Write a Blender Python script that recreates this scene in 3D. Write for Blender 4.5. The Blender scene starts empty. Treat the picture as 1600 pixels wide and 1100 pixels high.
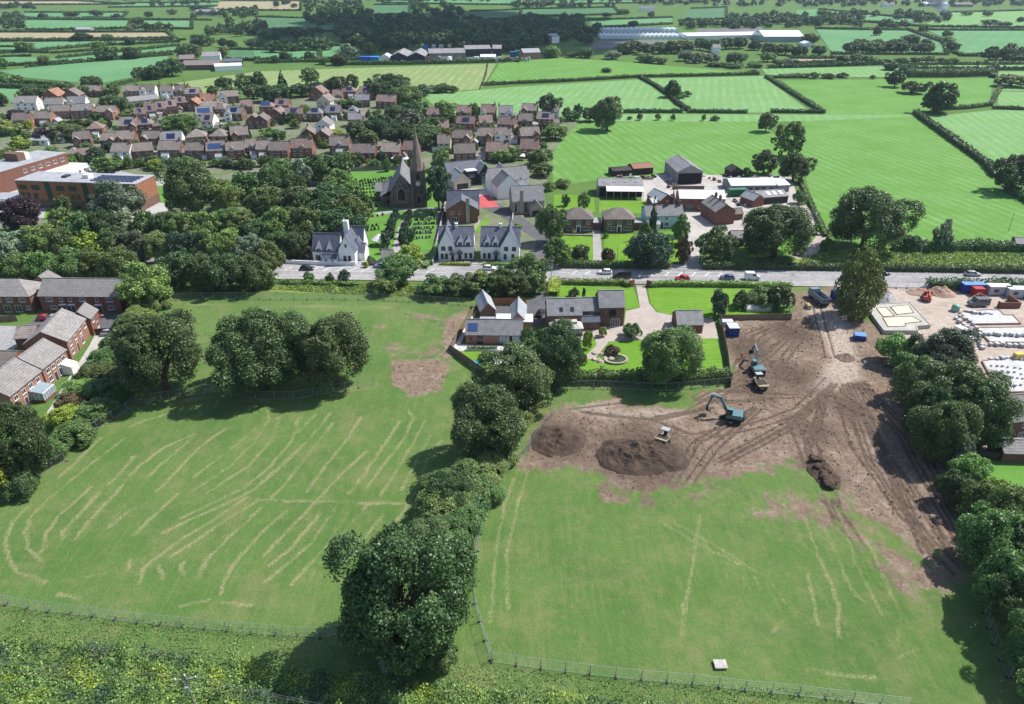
import bpy, bmesh, math, random
import numpy as np
from mathutils import Vector, noise as mnoise

SC = bpy.context.scene
COL = SC.collection
R_ = math.radians

# ---------------------------------------------------------------- camera, sky, sun, exposure
CAM_H, FPX, HOR = 83.0, 1110.0, -60.0          # metres up, focal length in photo pixels, horizon row
PITCH = math.atan((550.0 - HOR) / FPX)
cam = bpy.data.cameras.new('camera')
cam.sensor_width = 36.0
cam.lens = 36.0 * FPX / 1600.0
cam.clip_start = 1.0
cam.clip_end = 20000.0
camo = bpy.data.objects.new('camera', cam)
camo.location = (0, 0, CAM_H)
camo.rotation_euler = (math.pi / 2 - PITCH, 0, 0)
COL.objects.link(camo)
SC.camera = camo
SC.render.resolution_x, SC.render.resolution_y = 1024, 704

SUN_EL, SUN_AZ = R_(52), R_(66)                 # azimuth clockwise from +Y (away from the camera)
wd = bpy.data.worlds.new('World')
SC.world = wd
wd.use_nodes = True
nt = wd.node_tree
sky = nt.nodes.new('ShaderNodeTexSky')
sky.sky_type = 'NISHITA'
sky.sun_disc = False
sky.sun_elevation = SUN_EL
sky.sun_rotation = SUN_AZ
bg = nt.nodes['Background']
bg.inputs['Strength'].default_value = 0.115
nt.links.new(sky.outputs[0], bg.inputs['Color'])
sun = bpy.data.lights.new('sun', 'SUN')
sun.energy = 4.7
sun.angle = R_(0.55)
sun.color = (1.0, 0.955, 0.88)
suno = bpy.data.objects.new('sun', sun)
sd = Vector((math.sin(SUN_AZ) * math.cos(SUN_EL), math.cos(SUN_AZ) * math.cos(SUN_EL), math.sin(SUN_EL)))
suno.rotation_euler = sd.to_track_quat('Z', 'Y').to_euler()
suno.location = (60, 60, 300)
COL.objects.link(suno)
vs = SC.view_settings
vs.view_transform = 'Standard'
vs.look = 'None'
vs.exposure = 0.5
vs.gamma = 1.0
vs.use_curve_mapping = False

# ---------------------------------------------------------------- photo pixel -> place on the ground
def gd(py):
    return CAM_H / math.tan(PITCH + math.atan((py - 550.0) / FPX))
def P(px, py, z=0.0):
    y = gd(py) * (CAM_H - z) / CAM_H
    dep = y * math.cos(PITCH) + (CAM_H - z) * math.sin(PITCH)
    return Vector(((px - 800.0) / FPX * dep, y, z))
def depth(y, z=0.0):
    return y * math.cos(PITCH) + (CAM_H - z) * math.sin(PITCH)
def ppm(py):                                    # photo pixels per metre at the ground of a row
    return FPX / depth(gd(py))
def top_z(y, py):                               # height at distance y that is seen at row py
    return CAM_H - y * math.tan(PITCH + math.atan((py - 550.0) / FPX))
def proj(x, y, z=0):
    d = y * math.cos(PITCH) + (CAM_H - z) * math.sin(PITCH)
    u = -y * math.sin(PITCH) + (CAM_H - z) * math.cos(PITCH)
    return 800 + FPX * x / d, 550 + FPX * u / d

ORD = ['', 'first', 'second', 'third', 'fourth', 'fifth', 'sixth', 'seventh', 'eighth', 'ninth', 'tenth', 'eleventh',
       'twelfth', 'thirteenth', 'fourteenth', 'fifteenth', 'sixteenth', 'seventeenth', 'eighteenth', 'nineteenth', 'twentieth']
def ordi(n):
    if n > 79: return 'number %d' % n
    if n <= 20: return ORD[n]
    t = ['', '', 'twenty', 'thirty', 'forty', 'fifty', 'sixty', 'seventy'][n // 10]
    return (t + '-' + ORD[n % 10]) if n % 10 else {20: 'twentieth', 30: 'thirtieth', 40: 'fortieth', 50: 'fiftieth', 60: 'sixtieth', 70: 'seventieth'}[n]

# ---------------------------------------------------------------- materials
MATS = {}
def _coords(nt, world):
    if world:
        g = nt.nodes.new('ShaderNodeNewGeometry')
        return g.outputs['Position']
    t = nt.nodes.new('ShaderNodeTexCoord')
    return t.outputs['Object']
def _noise(nt, co, scale, detail=4, rough=.6):
    n = nt.nodes.new('ShaderNodeTexNoise')
    n.inputs['Scale'].default_value = scale
    n.inputs['Detail'].default_value = detail
    n.inputs['Roughness'].default_value = rough
    nt.links.new(co, n.inputs['Vector'])
    return n.outputs['Fac']
def _ramp(nt, fac, a=.35, b=.65):
    r = nt.nodes.new('ShaderNodeMapRange')
    r.inputs[1].default_value = a; r.inputs[2].default_value = b
    nt.links.new(fac, r.inputs[0])
    return r.outputs[0]
def _mix(nt, fac, a, b, mode='MIX'):
    m = nt.nodes.new('ShaderNodeMix')
    m.data_type = 'RGBA'; m.blend_type = mode
    for s, v in ((0, fac), (6, a), (7, b)):
        if isinstance(v, (int, float)): m.inputs[s].default_value = v
        elif isinstance(v, tuple): m.inputs[s].default_value = (*v, 1)
        else: nt.links.new(v, m.inputs[s])
    return m.outputs[2]
def _math(nt, op, a, b=None):
    m = nt.nodes.new('ShaderNodeMath'); m.operation = op
    for i, v in ((0, a), (1, b)):
        if v is None: continue
        if isinstance(v, (int, float)): m.inputs[i].default_value = v
        else: nt.links.new(v, m.inputs[i])
    return m.outputs[0]
def newmat(name):
    m = bpy.data.materials.new(name); m.use_nodes = True
    return m, m.node_tree, m.node_tree.nodes['Principled BSDF']
def M(name, c1, c2=None, scale=.5, rough=.85, bump=0., bscale=6., rand=0., world=False, spec=.3, metal=0., band=None, fine=None):
    """procedural surface: two colours mixed by noise; band=(axis, period, strength) adds courses or ribs"""
    if name in MATS: return MATS[name]
    m, nt, bs = newmat(name)
    co = _coords(nt, world)
    c2 = c2 or tuple(x * .78 for x in c1)
    col = _mix(nt, _ramp(nt, _noise(nt, co, scale, 5)), c1, c2)
    if fine:
        f = _ramp(nt, _noise(nt, co, fine, 3), .3, .7)
        col = _mix(nt, f, col, _mix(nt, 1.0, col, (.72, .72, .72), 'MULTIPLY'))
    h = None
    if band:
        sx = nt.nodes.new('ShaderNodeSeparateXYZ'); nt.links.new(co, sx.inputs[0])
        w = _math(nt, 'SINE', _math(nt, 'MULTIPLY', sx.outputs['XYZ'.index(band[0])], 2 * math.pi / band[1]))
        w = _ramp(nt, w, .2, 1.)
        col = _mix(nt, _math(nt, 'MULTIPLY', w, band[2]), col, _mix(nt, 1.0, col, (.45, .45, .45), 'MULTIPLY'))
        h = w
    if rand:
        oi = nt.nodes.new('ShaderNodeObjectInfo')
        mr = nt.nodes.new('ShaderNodeMapRange'); mr.inputs[3].default_value = 1 - rand; mr.inputs[4].default_value = 1 + rand
        nt.links.new(oi.outputs['Random'], mr.inputs[0])
        hs = nt.nodes.new('ShaderNodeHueSaturation')
        nt.links.new(mr.outputs[0], hs.inputs['Value']); nt.links.new(col, hs.inputs['Color'])
        col = hs.outputs[0]
    nt.links.new(col, bs.inputs['Base Color'])
    bs.inputs['Roughness'].default_value = rough
    bs.inputs['Metallic'].default_value = metal
    bs.inputs['Specular IOR Level'].default_value = spec
    if bump:
        b = nt.nodes.new('ShaderNodeBump'); b.inputs['Strength'].default_value = bump; b.inputs['Distance'].default_value = .1
        nt.links.new(_noise(nt, co, bscale, 3), b.inputs['Height'])
        nt.links.new(b.outputs[0], bs.inputs['Normal'])
    MATS[name] = m
    return m
def leafmat(name, c=None, var=.28, hue=.02, sat=1.0):
    if name in MATS: return MATS[name]
    m, nt, bs = newmat(name)
    nt.nodes.remove(bs)
    oi = nt.nodes.new('ShaderNodeObjectInfo')
    co = _coords(nt, False)
    n = _ramp(nt, _noise(nt, co, 1.6, 3), .3, .7)
    g = nt.nodes.new('ShaderNodeNewGeometry')
    r2 = g.outputs['Random Per Island']
    v = _math(nt, 'MULTIPLY', oi.outputs['Random'], var * 2)
    v = _math(nt, 'ADD', v, 1 - var)
    v = _math(nt, 'MULTIPLY', v, _math(nt, 'ADD', _math(nt, 'MULTIPLY', n, .45), .8))
    v = _math(nt, 'MULTIPLY', v, _math(nt, 'ADD', _math(nt, 'MULTIPLY', r2, .9), .55))
    hs = nt.nodes.new('ShaderNodeHueSaturation')
    if c: hs.inputs['Color'].default_value = (*c, 1)
    else: nt.links.new(oi.outputs['Color'], hs.inputs['Color'])
    hs.inputs['Saturation'].default_value = sat
    nt.links.new(v, hs.inputs['Value'])
    hv = _math(nt, 'ADD', _math(nt, 'MULTIPLY', _math(nt, 'FRACT', _math(nt, 'MULTIPLY', oi.outputs['Random'], 7.31)), hue * 2), .5 - hue)
    nt.links.new(hv, hs.inputs['Hue'])
    d = nt.nodes.new('ShaderNodeBsdfPrincipled'); d.inputs['Roughness'].default_value = .42; d.inputs['Specular IOR Level'].default_value = .38; t = nt.nodes.new('ShaderNodeBsdfTranslucent')
    nt.links.new(hs.outputs[0], d.inputs[0]); nt.links.new(hs.outputs[0], t.inputs[0])
    ms = nt.nodes.new('ShaderNodeMixShader'); ms.inputs[0].default_value = .22
    nt.links.new(d.outputs[0], ms.inputs[1]); nt.links.new(t.outputs[0], ms.inputs[2])
    nt.links.new(ms.outputs[0], nt.nodes['Material Output'].inputs['Surface'])
    MATS[name] = m
    return m
def grassmat(name, c1, c2, scale=.03, ang=0., period=0., stripe=.25, bump=.5, fine=1.2):
    """pasture in world coordinates, with faint working lines at the given heading"""
    if name in MATS: return MATS[name]
    m, nt, bs = newmat(name)
    co = _coords(nt, True)
    col = _mix(nt, _ramp(nt, _noise(nt, co, scale, 6, .65), .35, .68), c1, c2)
    f = _ramp(nt, _noise(nt, co, fine, 5, .75), .3, .75)
    col = _mix(nt, _math(nt, 'MULTIPLY', f, .55), col, _mix(nt, 1.0, col, (.5, .56, .5), 'MULTIPLY'))
    sp_ = _ramp(nt, _noise(nt, co, .28, 4, .8), .5, .72)
    col = _mix(nt, _math(nt, 'MULTIPLY', sp_, .35), col, tuple(min(1, x * 1.25 + .03) for x in c2))
    if period:
        mp = nt.nodes.new('ShaderNodeMapping'); mp.inputs['Rotation'].default_value = (0, 0, ang)
        nt.links.new(co, mp.inputs[0])
        sx = nt.nodes.new('ShaderNodeSeparateXYZ'); nt.links.new(mp.outputs[0], sx.inputs[0])
        wob = _math(nt, 'MULTIPLY', _noise(nt, co, .02, 2), 3.0)
        w = _math(nt, 'SINE', _math(nt, 'ADD', _math(nt, 'MULTIPLY', sx.outputs[0], 2 * math.pi / period), wob))
        mod = _ramp(nt, _noise(nt, co, .05, 3), .35, .7)
        k = _math(nt, 'MULTIPLY', _math(nt, 'MULTIPLY', _ramp(nt, w, -.2, 1.), mod), stripe)
        col = _mix(nt, k, col, tuple(min(1, x * 1.35 + .04) for x in c2))
    nt.links.new(col, bs.inputs['Base Color'])
    bs.inputs['Roughness'].default_value = .95
    bs.inputs['Specular IOR Level'].default_value = .1
    if bump:
        b = nt.nodes.new('ShaderNodeBump'); b.inputs['Strength'].default_value = bump; b.inputs['Distance'].default_value = .15
        nt.links.new(_noise(nt, co, 2.5, 4), b.inputs['Height']); nt.links.new(b.outputs[0], bs.inputs['Normal'])
    MATS[name] = m
    return m

BRICK = M('brick', (.26, .120, .085), (.19, .085, .063), 1.2, .9, .3, 9, .18, fine=8)
BRICKP = M('pale brick', (.38, .20, .145), (.30, .155, .11), 1.2, .9, .3, 9, .12, fine=8)
BRICKB = M('brown brick', (.23, .14, .105), (.165, .10, .075), 1.2, .9, .3, 9, .18, fine=8)
WHITE = M('white render', (.86, .86, .86), (.78, .78, .78), .8, .8, .1, 8, .05)
CREAM = M('cream render', (.62, .56, .46), (.52, .47, .38), .8, .8, .1, 8, .08)
BLUEW = M('pale blue render', (.42, .60, .68), (.36, .52, .60), .8, .8)
STONE = M('sandstone', (.25, .19, .15), (.13, .10, .085), .7, .9, .4, 4, .05, fine=3)
STONEL = M('pale stone', (.42, .37, .30), (.30, .27, .22), .7, .9, .3, 4)
SLATE = M('blue slate', (.13, .145, .19), (.09, .10, .135), .6, .6, .2, 5, .08, band=('Z', .35, .35))
SLATEG = M('grey slate', (.27, .27, .28), (.19, .19, .21), .7, .65, .2, 5, .12, band=('Z', .35, .35), fine=2.5)
SLATEL = M('pale new slate', (.36, .38, .41), (.30, .31, .34), .7, .6, .1, 5, .06, band=('Z', .35, .25))
TILE = M('brown concrete tile', (.285, .24, .222), (.21, .176, .163), .5, .85, .2, 5, .22, band=('Z', .36, .4), fine=2)
TILER = M('red brown tile', (.30, .215, .19), (.22, .155, .14), .5, .85, .2, 5, .2, band=('Z', .36, .4), fine=2)
TILEG = M('grey concrete tile', (.31, .295, .29), (.25, .235, .23), .5, .85, .2, 5, .12, band=('Z', .30, .55), fine=2)
TILEO = M('orange clay tile', (.30, .16, .11), (.22, .12, .085), .5, .85, .2, 5, .2)
METW = M('white sheet roof', (.74, .75, .77), (.62, .63, .66), .3, .5, 0, 1, 0, band=('X', 1.0, .22), spec=.5)
METG = M('grey fibre cement roof', (.33, .32, .33), (.24, .23, .235), .25, .8, 0, 1, 0, band=('X', 1.1, .3), fine=.8)
METGY = M('grey ribbed roof along y', (.33, .32, .33), (.24, .23, .235), .25, .8, 0, 1, 0, band=('Y', 1.1, .3), fine=.8)
RUST = M('rusty sheet', (.32, .13, .07), (.22, .16, .14), .6, .9, 0, 1, 0)
BOARD = M('dark timber boards', (.05, .045, .04), (.03, .028, .026), .6, .8)
FLATR = M('flat roof felt', (.42, .43, .46), (.33, .34, .37), .2, .7, fine=.7)
LEAD = M('dark flat roof', (.06, .06, .07), (.04, .04, .05), .5, .6)
PAINTW = M('white paint', (.80, .80, .80), (.72, .72, .72), 2, .5)
GLASS = M('window glass', (.035, .045, .055), (.02, .025, .03), 1.5, .12, spec=.6)
GLASSL = M('pale glass', (.30, .36, .40), (.22, .28, .32), 1.5, .15, spec=.6)
DARK = M('dark opening', (.02, .02, .02), (.012, .012, .012), 1, .9)
DOORM = M('dark door', (.06, .05, .06), (.04, .04, .05), 1, .5, 0, 1, .3)
SOLAR = M('solar cells', (.02, .03, .09), (.015, .02, .06), 1, .2, spec=.6)
SOLARB = M('bright blue solar cells', (.04, .075, .20), (.035, .06, .16), 1, .2, spec=.6)
TIMB = M('fence timber', (.30, .215, .15), (.20, .14, .10), .8, .9, 0, 1, .1, fine=6)
TIMG = M('weathered timber', (.26, .24, .22), (.18, .165, .15), .8, .9, fine=6)
STEEL = M('galvanised steel', (.50, .52, .55), (.42, .44, .47), 2, .45, metal=.6)
CONC = M('concrete', (.50, .48, .45), (.40, .385, .36), .6, .9, .2, 4, 0, fine=2)
CONCW = M('pale slab', (.58, .58, .60), (.48, .48, .49), .5, .85, fine=1.5)
RUB = M('rubber', (.025, .025, .027), (.018, .018, .02), 2, .85)
BLKM = M('black steel', (.03, .03, .033), (.02, .02, .022), 1, .5)
BARK = M('bark', (.12, .095, .07), (.07, .055, .045), 3, .95, .5, 6)
ASPH = M('asphalt', (.37, .365, .375), (.27, .265, .275), .09, .9, .15, 12, 0, True, fine=.9)
ASPHD = M('fresh asphalt', (.13, .13, .14), (.10, .10, .11), .2, .9, .15, 12, 0, True, fine=.9)
PAVE = M('pavement', (.40, .385, .38), (.33, .32, .31), .25, .9, .1, 8, 0, True, fine=1.2)
GRAV = M('gravel drive', (.47, .41, .37), (.40, .345, .31), .3, .95, .3, 5, 0, True, fine=2)
YARD = M('yard concrete', (.52, .49, .46), (.40, .37, .34), .12, .95, .2, 4, 0, True, fine=.8)
SITEG = M('dusty site ground', (.50, .42, .36), (.38, .31, .26), .10, .95, .5, 2, 0, True, fine=.6)
REDP = M('red paving', (.50, .10, .10), (.42, .08, .085), .3, .9, 0, 1, 0, True)
LAWN = grassmat('garden lawn', (.115, .25, .024), (.15, .285, .034), .12, R_(80), 1.6, .25)
LAWN2 = grassmat('churchyard lawn', (.13, .28, .05), (.095, .215, .042), .12, 0, 0)

# ---------------------------------------------------------------- mesh building
class MB:
    def __init__(s): s.v = []; s.f = []; s.m = []
    def face(s, pts, m=0):
        n = len(s.v); s.v += [tuple(p) for p in pts]; s.f.append(tuple(range(n, n + len(pts)))); s.m.append(m)
    def box(s, x0, x1, y0, y1, z0, z1, m=0, bottom=True):
        n = len(s.v)
        s.v += [(x0, y0, z0), (x1, y0, z0), (x1, y1, z0), (x0, y1, z0), (x0, y0, z1), (x1, y0, z1), (x1, y1, z1), (x0, y1, z1)]
        q = [(0, 1, 5, 4), (1, 2, 6, 5), (2, 3, 7, 6), (3, 0, 4, 7), (4, 5, 6, 7)] + ([(3, 2, 1, 0)] if bottom else [])
        s.f += [tuple(n + i for i in a) for a in q]; s.m += [m] * len(q)
    def prism(s, prof, axis, a, b, m=0):
        """closed profile of 2-D points extruded along axis from a to b"""
        k = len(prof); n = len(s.v)
        def pt(u, w, t): return (t, u, w) if axis == 'x' else ((u, t, w) if axis == 'y' else (u, w, t))
        s.v += [pt(u, w, a) for u, w in prof] + [pt(u, w, b) for u, w in prof]
        for i in range(k):
            j = (i + 1) % k; s.f.append((n + i, n + j, n + k + j, n + k + i)); s.m.append(m)
        s.f.append(tuple(n + i for i in range(k))[::-1]); s.f.append(tuple(n + k + i for i in range(k))); s.m += [m, m]
    def bar(s, p, q, r, m=0, r2=None, sides=6):
        p, q = Vector(p), Vector(q); d = (q - p)
        if d.length < 1e-6: return
        d.normalize(); a = d.orthogonal().normalized(); b = d.cross(a); n = len(s.v); r2 = r if r2 is None else r2
        for c, rr in ((p, r), (q, r2)):
            for i in range(sides):
                t = 2 * math.pi * i / sides
                s.v.append(tuple(c + a * (rr * math.cos(t)) + b * (rr * math.sin(t))))
        for i in range(sides):
            j = (i + 1) % sides; s.f.append((n + i, n + j, n + sides + j, n + sides + i)); s.m.append(m)
        s.f.append(tuple(n + i for i in range(sides))[::-1]); s.f.append(tuple(n + sides + i for i in range(sides))); s.m += [m, m]
    def lathe(s, prof, c, m=0, sides=12):
        """(radius, z) profile round a vertical axis at c"""
        n = len(s.v)
        for r, z in prof:
            for i in range(sides):
                t = 2 * math.pi * i / sides; s.v.append((c[0] + r * math.cos(t), c[1] + r * math.sin(t), c[2] + z))
        for k in range(len(prof) - 1):
            for i in range(sides):
                j = (i + 1) % sides; a = n + k * sides
                s.f.append((a + i, a + j, a + sides + j, a + sides + i)); s.m.append(m)
        s.f.append(tuple(n + i for i in range(sides))[::-1]); a = n + (len(prof) - 1) * sides
        s.f.append(tuple(a + i for i in range(sides))); s.m += [m, m]
    def mesh(s, name, mats, smooth=False):
        me = bpy.data.meshes.new(name)
        me.from_pydata(s.v, [], s.f)
        for mm in (mats if isinstance(mats, (list, tuple)) else [mats]): me.materials.append(mm)
        me.polygons.foreach_set('material_index', s.m)
        if smooth: me.polygons.foreach_set('use_smooth', [True] * len(me.polygons))
        bm = bmesh.new(); bm.from_mesh(me); bmesh.ops.recalc_face_normals(bm, faces=bm.faces); bm.to_mesh(me); bm.free()
        return me
def O(name, me, parent=None, loc=(0, 0, 0), rz=0., sc=None, label=None, cat=None, group=None, kind=None):
    o = bpy.data.objects.new(name, me); COL.objects.link(o)
    o.parent = parent; o.location = loc; o.rotation_euler = (0, 0, rz)
    if sc is not None: o.scale = sc if isinstance(sc, (tuple, list)) else (sc, sc, sc)
    if label: o['label'] = label
    if cat: o['category'] = cat
    if group: o['group'] = group
    if kind: o['kind'] = kind
    return o
def E(name, loc, rz, label, cat, group=None, sc=None):
    return O(name, None, None, loc, rz, sc, label, cat, group)
def part(name, mb, mats, parent, smooth=False, **k):
    return O(name, mb.mesh(name, mats, smooth), parent, **k)
def copy_tree(o, parent=None):
    c = o.copy(); COL.objects.link(c); c.parent = parent
    for ch in list(o.children): copy_tree(ch, c)
    return c
def sheet(name, pts, z, mat, world=False, label=None):
    """flat piece of ground from photo outline points laid on the ground plane"""
    vv = [Vector((p[0], p[1], z)) if world else P(p[0], p[1]) + Vector((0, 0, z)) for p in pts]
    bm = bmesh.new(); f = bm.faces.new([bm.verts.new(v) for v in vv])
    if f.normal.z < 0 or True:
        f.normal_update()
        if f.normal.z < 0: f.normal_flip()
    bmesh.ops.triangulate(bm, faces=[f])
    me = bpy.data.meshes.new(name); bm.to_mesh(me); bm.free(); me.materials.append(mat)
    return O(name, me, kind='structure', label=label)
def strip(name, line, w, z, mat, world=False):
    """ribbon of ground w metres wide along a line"""
    pts = [Vector((*p, 0)) if world else P(*p) for p in line]
    mb = MB(); L = []
    for i, p in enumerate(pts):
        d = (pts[min(i + 1, len(pts) - 1)] - pts[max(i - 1, 0)]).normalized(); n = Vector((-d.y, d.x, 0)) * w / 2
        L.append((p + n, p - n))
    for i in range(len(L) - 1):
        mb.face([L[i][1], L[i + 1][1], L[i + 1][0], L[i][0]])
    for i, v in enumerate(mb.v): mb.v[i] = (v[0], v[1], z)
    return O(name, mb.mesh(name, mat), kind='structure')

# ---------------------------------------------------------------- foliage
LEAFC = {'dk': (.086, .140, .048), 'md': (.130, .205, .062), 'lt': (.185, .285, .075), 'yl': (.27, .34, .05), 'sv': (.20, .25, .155), 'cu': (.062, .032, .042), 'br': (.15, .12, .055), 'bl': (.056, .104, .056)}
LEAF1 = leafmat('leaves tinted by tree', None, .32, .028)
LEAF = {k: leafmat('leaves ' + k, c, .1, .01) for k, c in LEAFC.items()}
KSPEC = {  # centre z, radii, clumps, clump radius range, shell factor range
 'oak':   (1.03, (1.0, 1.0, .98), 70, (.16, .34), (.50, .88)),
 'round': (1.02, (1.0, 1.0, 1.0), 60, (.15, .33), (.50, .85)),
 'ash':   (1.06, (.95, .95, 1.05), 80, (.10, .27), (.45, .98)),
 'bush':  (.50, (1.0, 1.0, .80), 46, (.14, .36), (.40, .85)),
}
def leaf_quads(c, n, s, rng, flat=1.0):
    """rhombic leaf sprays: centres c, facing n, sizes s"""
    r = rng.normal(size=c.shape); t = np.cross(n, r); t /= np.linalg.norm(t, axis=1)[:, None] + 1e-9
    b = np.cross(n, t); s = s[:, None]; k = .62 + .3 * rng.rand(len(c), 1)
    bend = n * s * (.18 * rng.rand(len(c), 1))
    v = np.stack([c - t * s - bend, c - b * s * k + bend, c + t * s - bend, c + b * s * k + bend], 1).reshape(-1, 3)
    return v
def crown_points(kind, seed, n):
    rng = np.random.RandomState(seed)
    if kind in KSPEC:
        cz, rad, nc, (r0, r1), (f0, f1) = KSPEC[kind]
        d = rng.normal(size=(nc, 3)); d /= np.linalg.norm(d, axis=1)[:, None]
        if kind != 'bush': d[:, 2] = np.where(d[:, 2] < -.86, -d[:, 2] * .6, d[:, 2])
        else: d[:, 2] = np.abs(d[:, 2]) * 1.0 - .25
        f = rng.uniform(f0, f1, nc)
        cc = d * np.array(rad) * f[:, None]; cc[:, 2] += cz
        cr = rng.uniform(r0, r1, nc)
        lob = 1 + .13 * np.sin(3 * np.arctan2(cc[:, 1], cc[:, 0]) + seed) + .10 * np.sin(5 * np.arctan2(cc[:, 1], cc[:, 0]) + 2 * cc[:, 2] + seed * 2) ; cc[:, 0] *= lob; cc[:, 1] *= lob
    elif kind in ('col', 'cone'):
        cc, cr = [], []
        for z in np.linspace(.18, 2.05, 15):
            t = z / 2.2
            rr = (math.sin(math.pi * min(1, (t * .86 + .12))) ** .7) if kind == 'col' else (1.02 - t) * 1.0
            m = max(1, int(7 * rr) + 1)
            for i in range(m):
                a = rng.uniform(0, 6.28); q = rr * rng.uniform(.45, .8)
                cc.append((math.cos(a) * q, math.sin(a) * q, z + rng.uniform(-.07, .07))); cr.append(max(.09, .34 * rr * rng.uniform(.7, 1.1)))
        cc, cr = np.array(cc), np.array(cr); cz = 1.0
    elif kind == 'pine':
        cc, cr = [], []
        for z in (.85, 1.15, 1.45, 1.7, 1.95):
            for i in range(7):
                a = rng.uniform(0, 6.28); q = rng.uniform(.2, .85) * (1.1 - abs(z - 1.3) * .6)
                cc.append((math.cos(a) * q, math.sin(a) * q, z + rng.uniform(-.1, .1))); cr.append(rng.uniform(.18, .32))
        cc, cr = np.array(cc), np.array(cr); cz = 1.3
    w = cr ** 2; n2 = n * 3; idx = rng.choice(len(cc), n2, p=w / w.sum())
    d = rng.normal(size=(n2, 3)); out = cc[idx] - np.array([0, 0, cz - .25])
    out /= np.linalg.norm(out, axis=1)[:, None] + 1e-9
    d = d / np.linalg.norm(d, axis=1)[:, None] + out * .55 + np.array([0, 0, .25]); d /= np.linalg.norm(d, axis=1)[:, None]
    p = cc[idx] + d * (cr[idx] * rng.uniform(.66, 1.1, n2))[:, None] * (np.array([1, 1, .55]) if kind == 'pine' else 1)
    inside = np.zeros(n2, bool)
    for k in range(len(cc)): inside |= (np.linalg.norm(p - cc[k], axis=1) < cr[k] * .5)
    if kind != 'pine':
        hole = np.array([mnoise.noise((q[0] * 3.8 + seed, q[1] * 3.8, q[2] * 3.8)) for q in p]) < -.34
        stray = rng.rand(len(p)) < .12
        p = np.where(stray[:, None], p + d * rng.uniform(.01, .07, (len(p), 1)), p)
        inside |= hole
    keep = np.where(~inside & (p[:, 2] > .03))[0][:n]
    p, d = p[keep], d[keep]
    sc = 1.0 / np.percentile(np.hypot(p[:, 0], p[:, 1]), 97); p[:, :2] *= sc; p[:, 2] *= 2.2 / p[:, 2].max()
    nn = d + rng.normal(size=p.shape) * .7; nn /= np.linalg.norm(nn, axis=1)[:, None]
    return p, nn, rng
LODS = {'X': (48000, .0235), 'N': (15000, .041), 'M': (4200, .077), 'F': (900, .16)}
PROTO = {}
def quads_mesh(name, v, mat):
    n = len(v) // 4
    me = bpy.data.meshes.new(name)
    me.from_pydata(v, [], np.arange(n * 4).reshape(-1, 4))
    me.materials.append(mat)
    return me
def crown_mesh(kind, lod, seed, m):
    key = (kind, lod, seed)
    if key not in PROTO:
        n, ls = LODS[lod]
        if kind in ('cone', 'col'): n = int(n * .8)
        p, nn, rng = crown_points(kind, 11 + seed * 17 + len(kind), n)
        PROTO[key] = quads_mesh('crown', leaf_quads(p, nn, ls * rng.uniform(.5, 1.3, len(p)), rng), LEAF1)
    return PROTO[key]
def trunk_mesh(kind):
    key = ('trunk', kind)
    if key in PROTO: return PROTO[key]
    mb = MB(); rng = random.Random(5)
    if kind in ('cone', 'col'):
        mb.bar((0, 0, -.05), (0, 0, 1.9), .08, 0, .02, 7)
    else:
        h = .5 if kind != 'bush' else .2
        mb.bar((0, 0, -.05), (.02, .01, h), .085, 0, .06, 8)
        for i in range(6):
            a = i * 1.05 + rng.uniform(-.3, .3); q = rng.uniform(.4, .65)
            e = (math.cos(a) * q * .5, math.sin(a) * q * .5, h + rng.uniform(.25, .5))
            mb.bar((.02, .01, h - .12 * rng.random()), e, .042, 0, .028, 6)
            mb.bar(e, (math.cos(a) * q * 1.1, math.sin(a) * q * 1.1, e[2] + rng.uniform(.15, .45)), .028, 0, .01, 5)
    PROTO[key] = mb.mesh('trunk', BARK, True)
    return PROTO[key]
TREE_N = [0]
KNAME = {'oak': 'oak_tree', 'round': 'broadleaf_tree', 'ash': 'ash_tree', 'bush': 'shrub', 'col': 'cypress_tree', 'cone': 'conifer_tree', 'pine': 'pine_tree'}
def tree(kind, x, y, w, h, m, label, group=None, lod=None, cat=None):
    TREE_N[0] += 1
    i = TREE_N[0]; rng = random.Random(i * 7 + 3)
    if lod is None:
        d = math.hypot(x, y)
        px = w / d * 710
        lod = 'X' if px > 62 else 'N' if px > 30 else 'M' if px > 13 else 'F'
    seed = i % {'X': 2, 'N': 3, 'M': 3, 'F': 2}[lod]
    sc = (w / 2, w / 2, h / 2.2); rz = rng.uniform(0, 6.28)
    nm = KNAME[kind]; cat = cat or ('shrub' if kind == 'bush' else 'tree')
    e = E(nm, (x, y, 0), rz, label, cat, group, sc)
    O('crown', crown_mesh(kind, lod, seed, m), e).color = (*LEAFC[m], 1)
    O('trunk', trunk_mesh(kind), e)
    return e
def treeB(kind, bx, by, wpx, top, m, label, group=None, **k):
    """single tree: foot at pixel (bx, by), crown wpx wide, top at row top"""
    p = P(bx, by); h = max(1., top_z(p.y, top)); return tree(kind, p.x, p.y, wpx / ppm(by), h, m, label, group, **k)
def treeC(kind, cx, cy, rpx, h, m, label, group=None, **k):
    """tree in a mass: middle of the crown seen at (cx, cy), radius rpx"""
    p = P(cx, cy, h * .53); return tree(kind, p.x, p.y, 2 * rpx * depth(p.y, h * .53) / FPX, h, m, label, group, **k)
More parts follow.
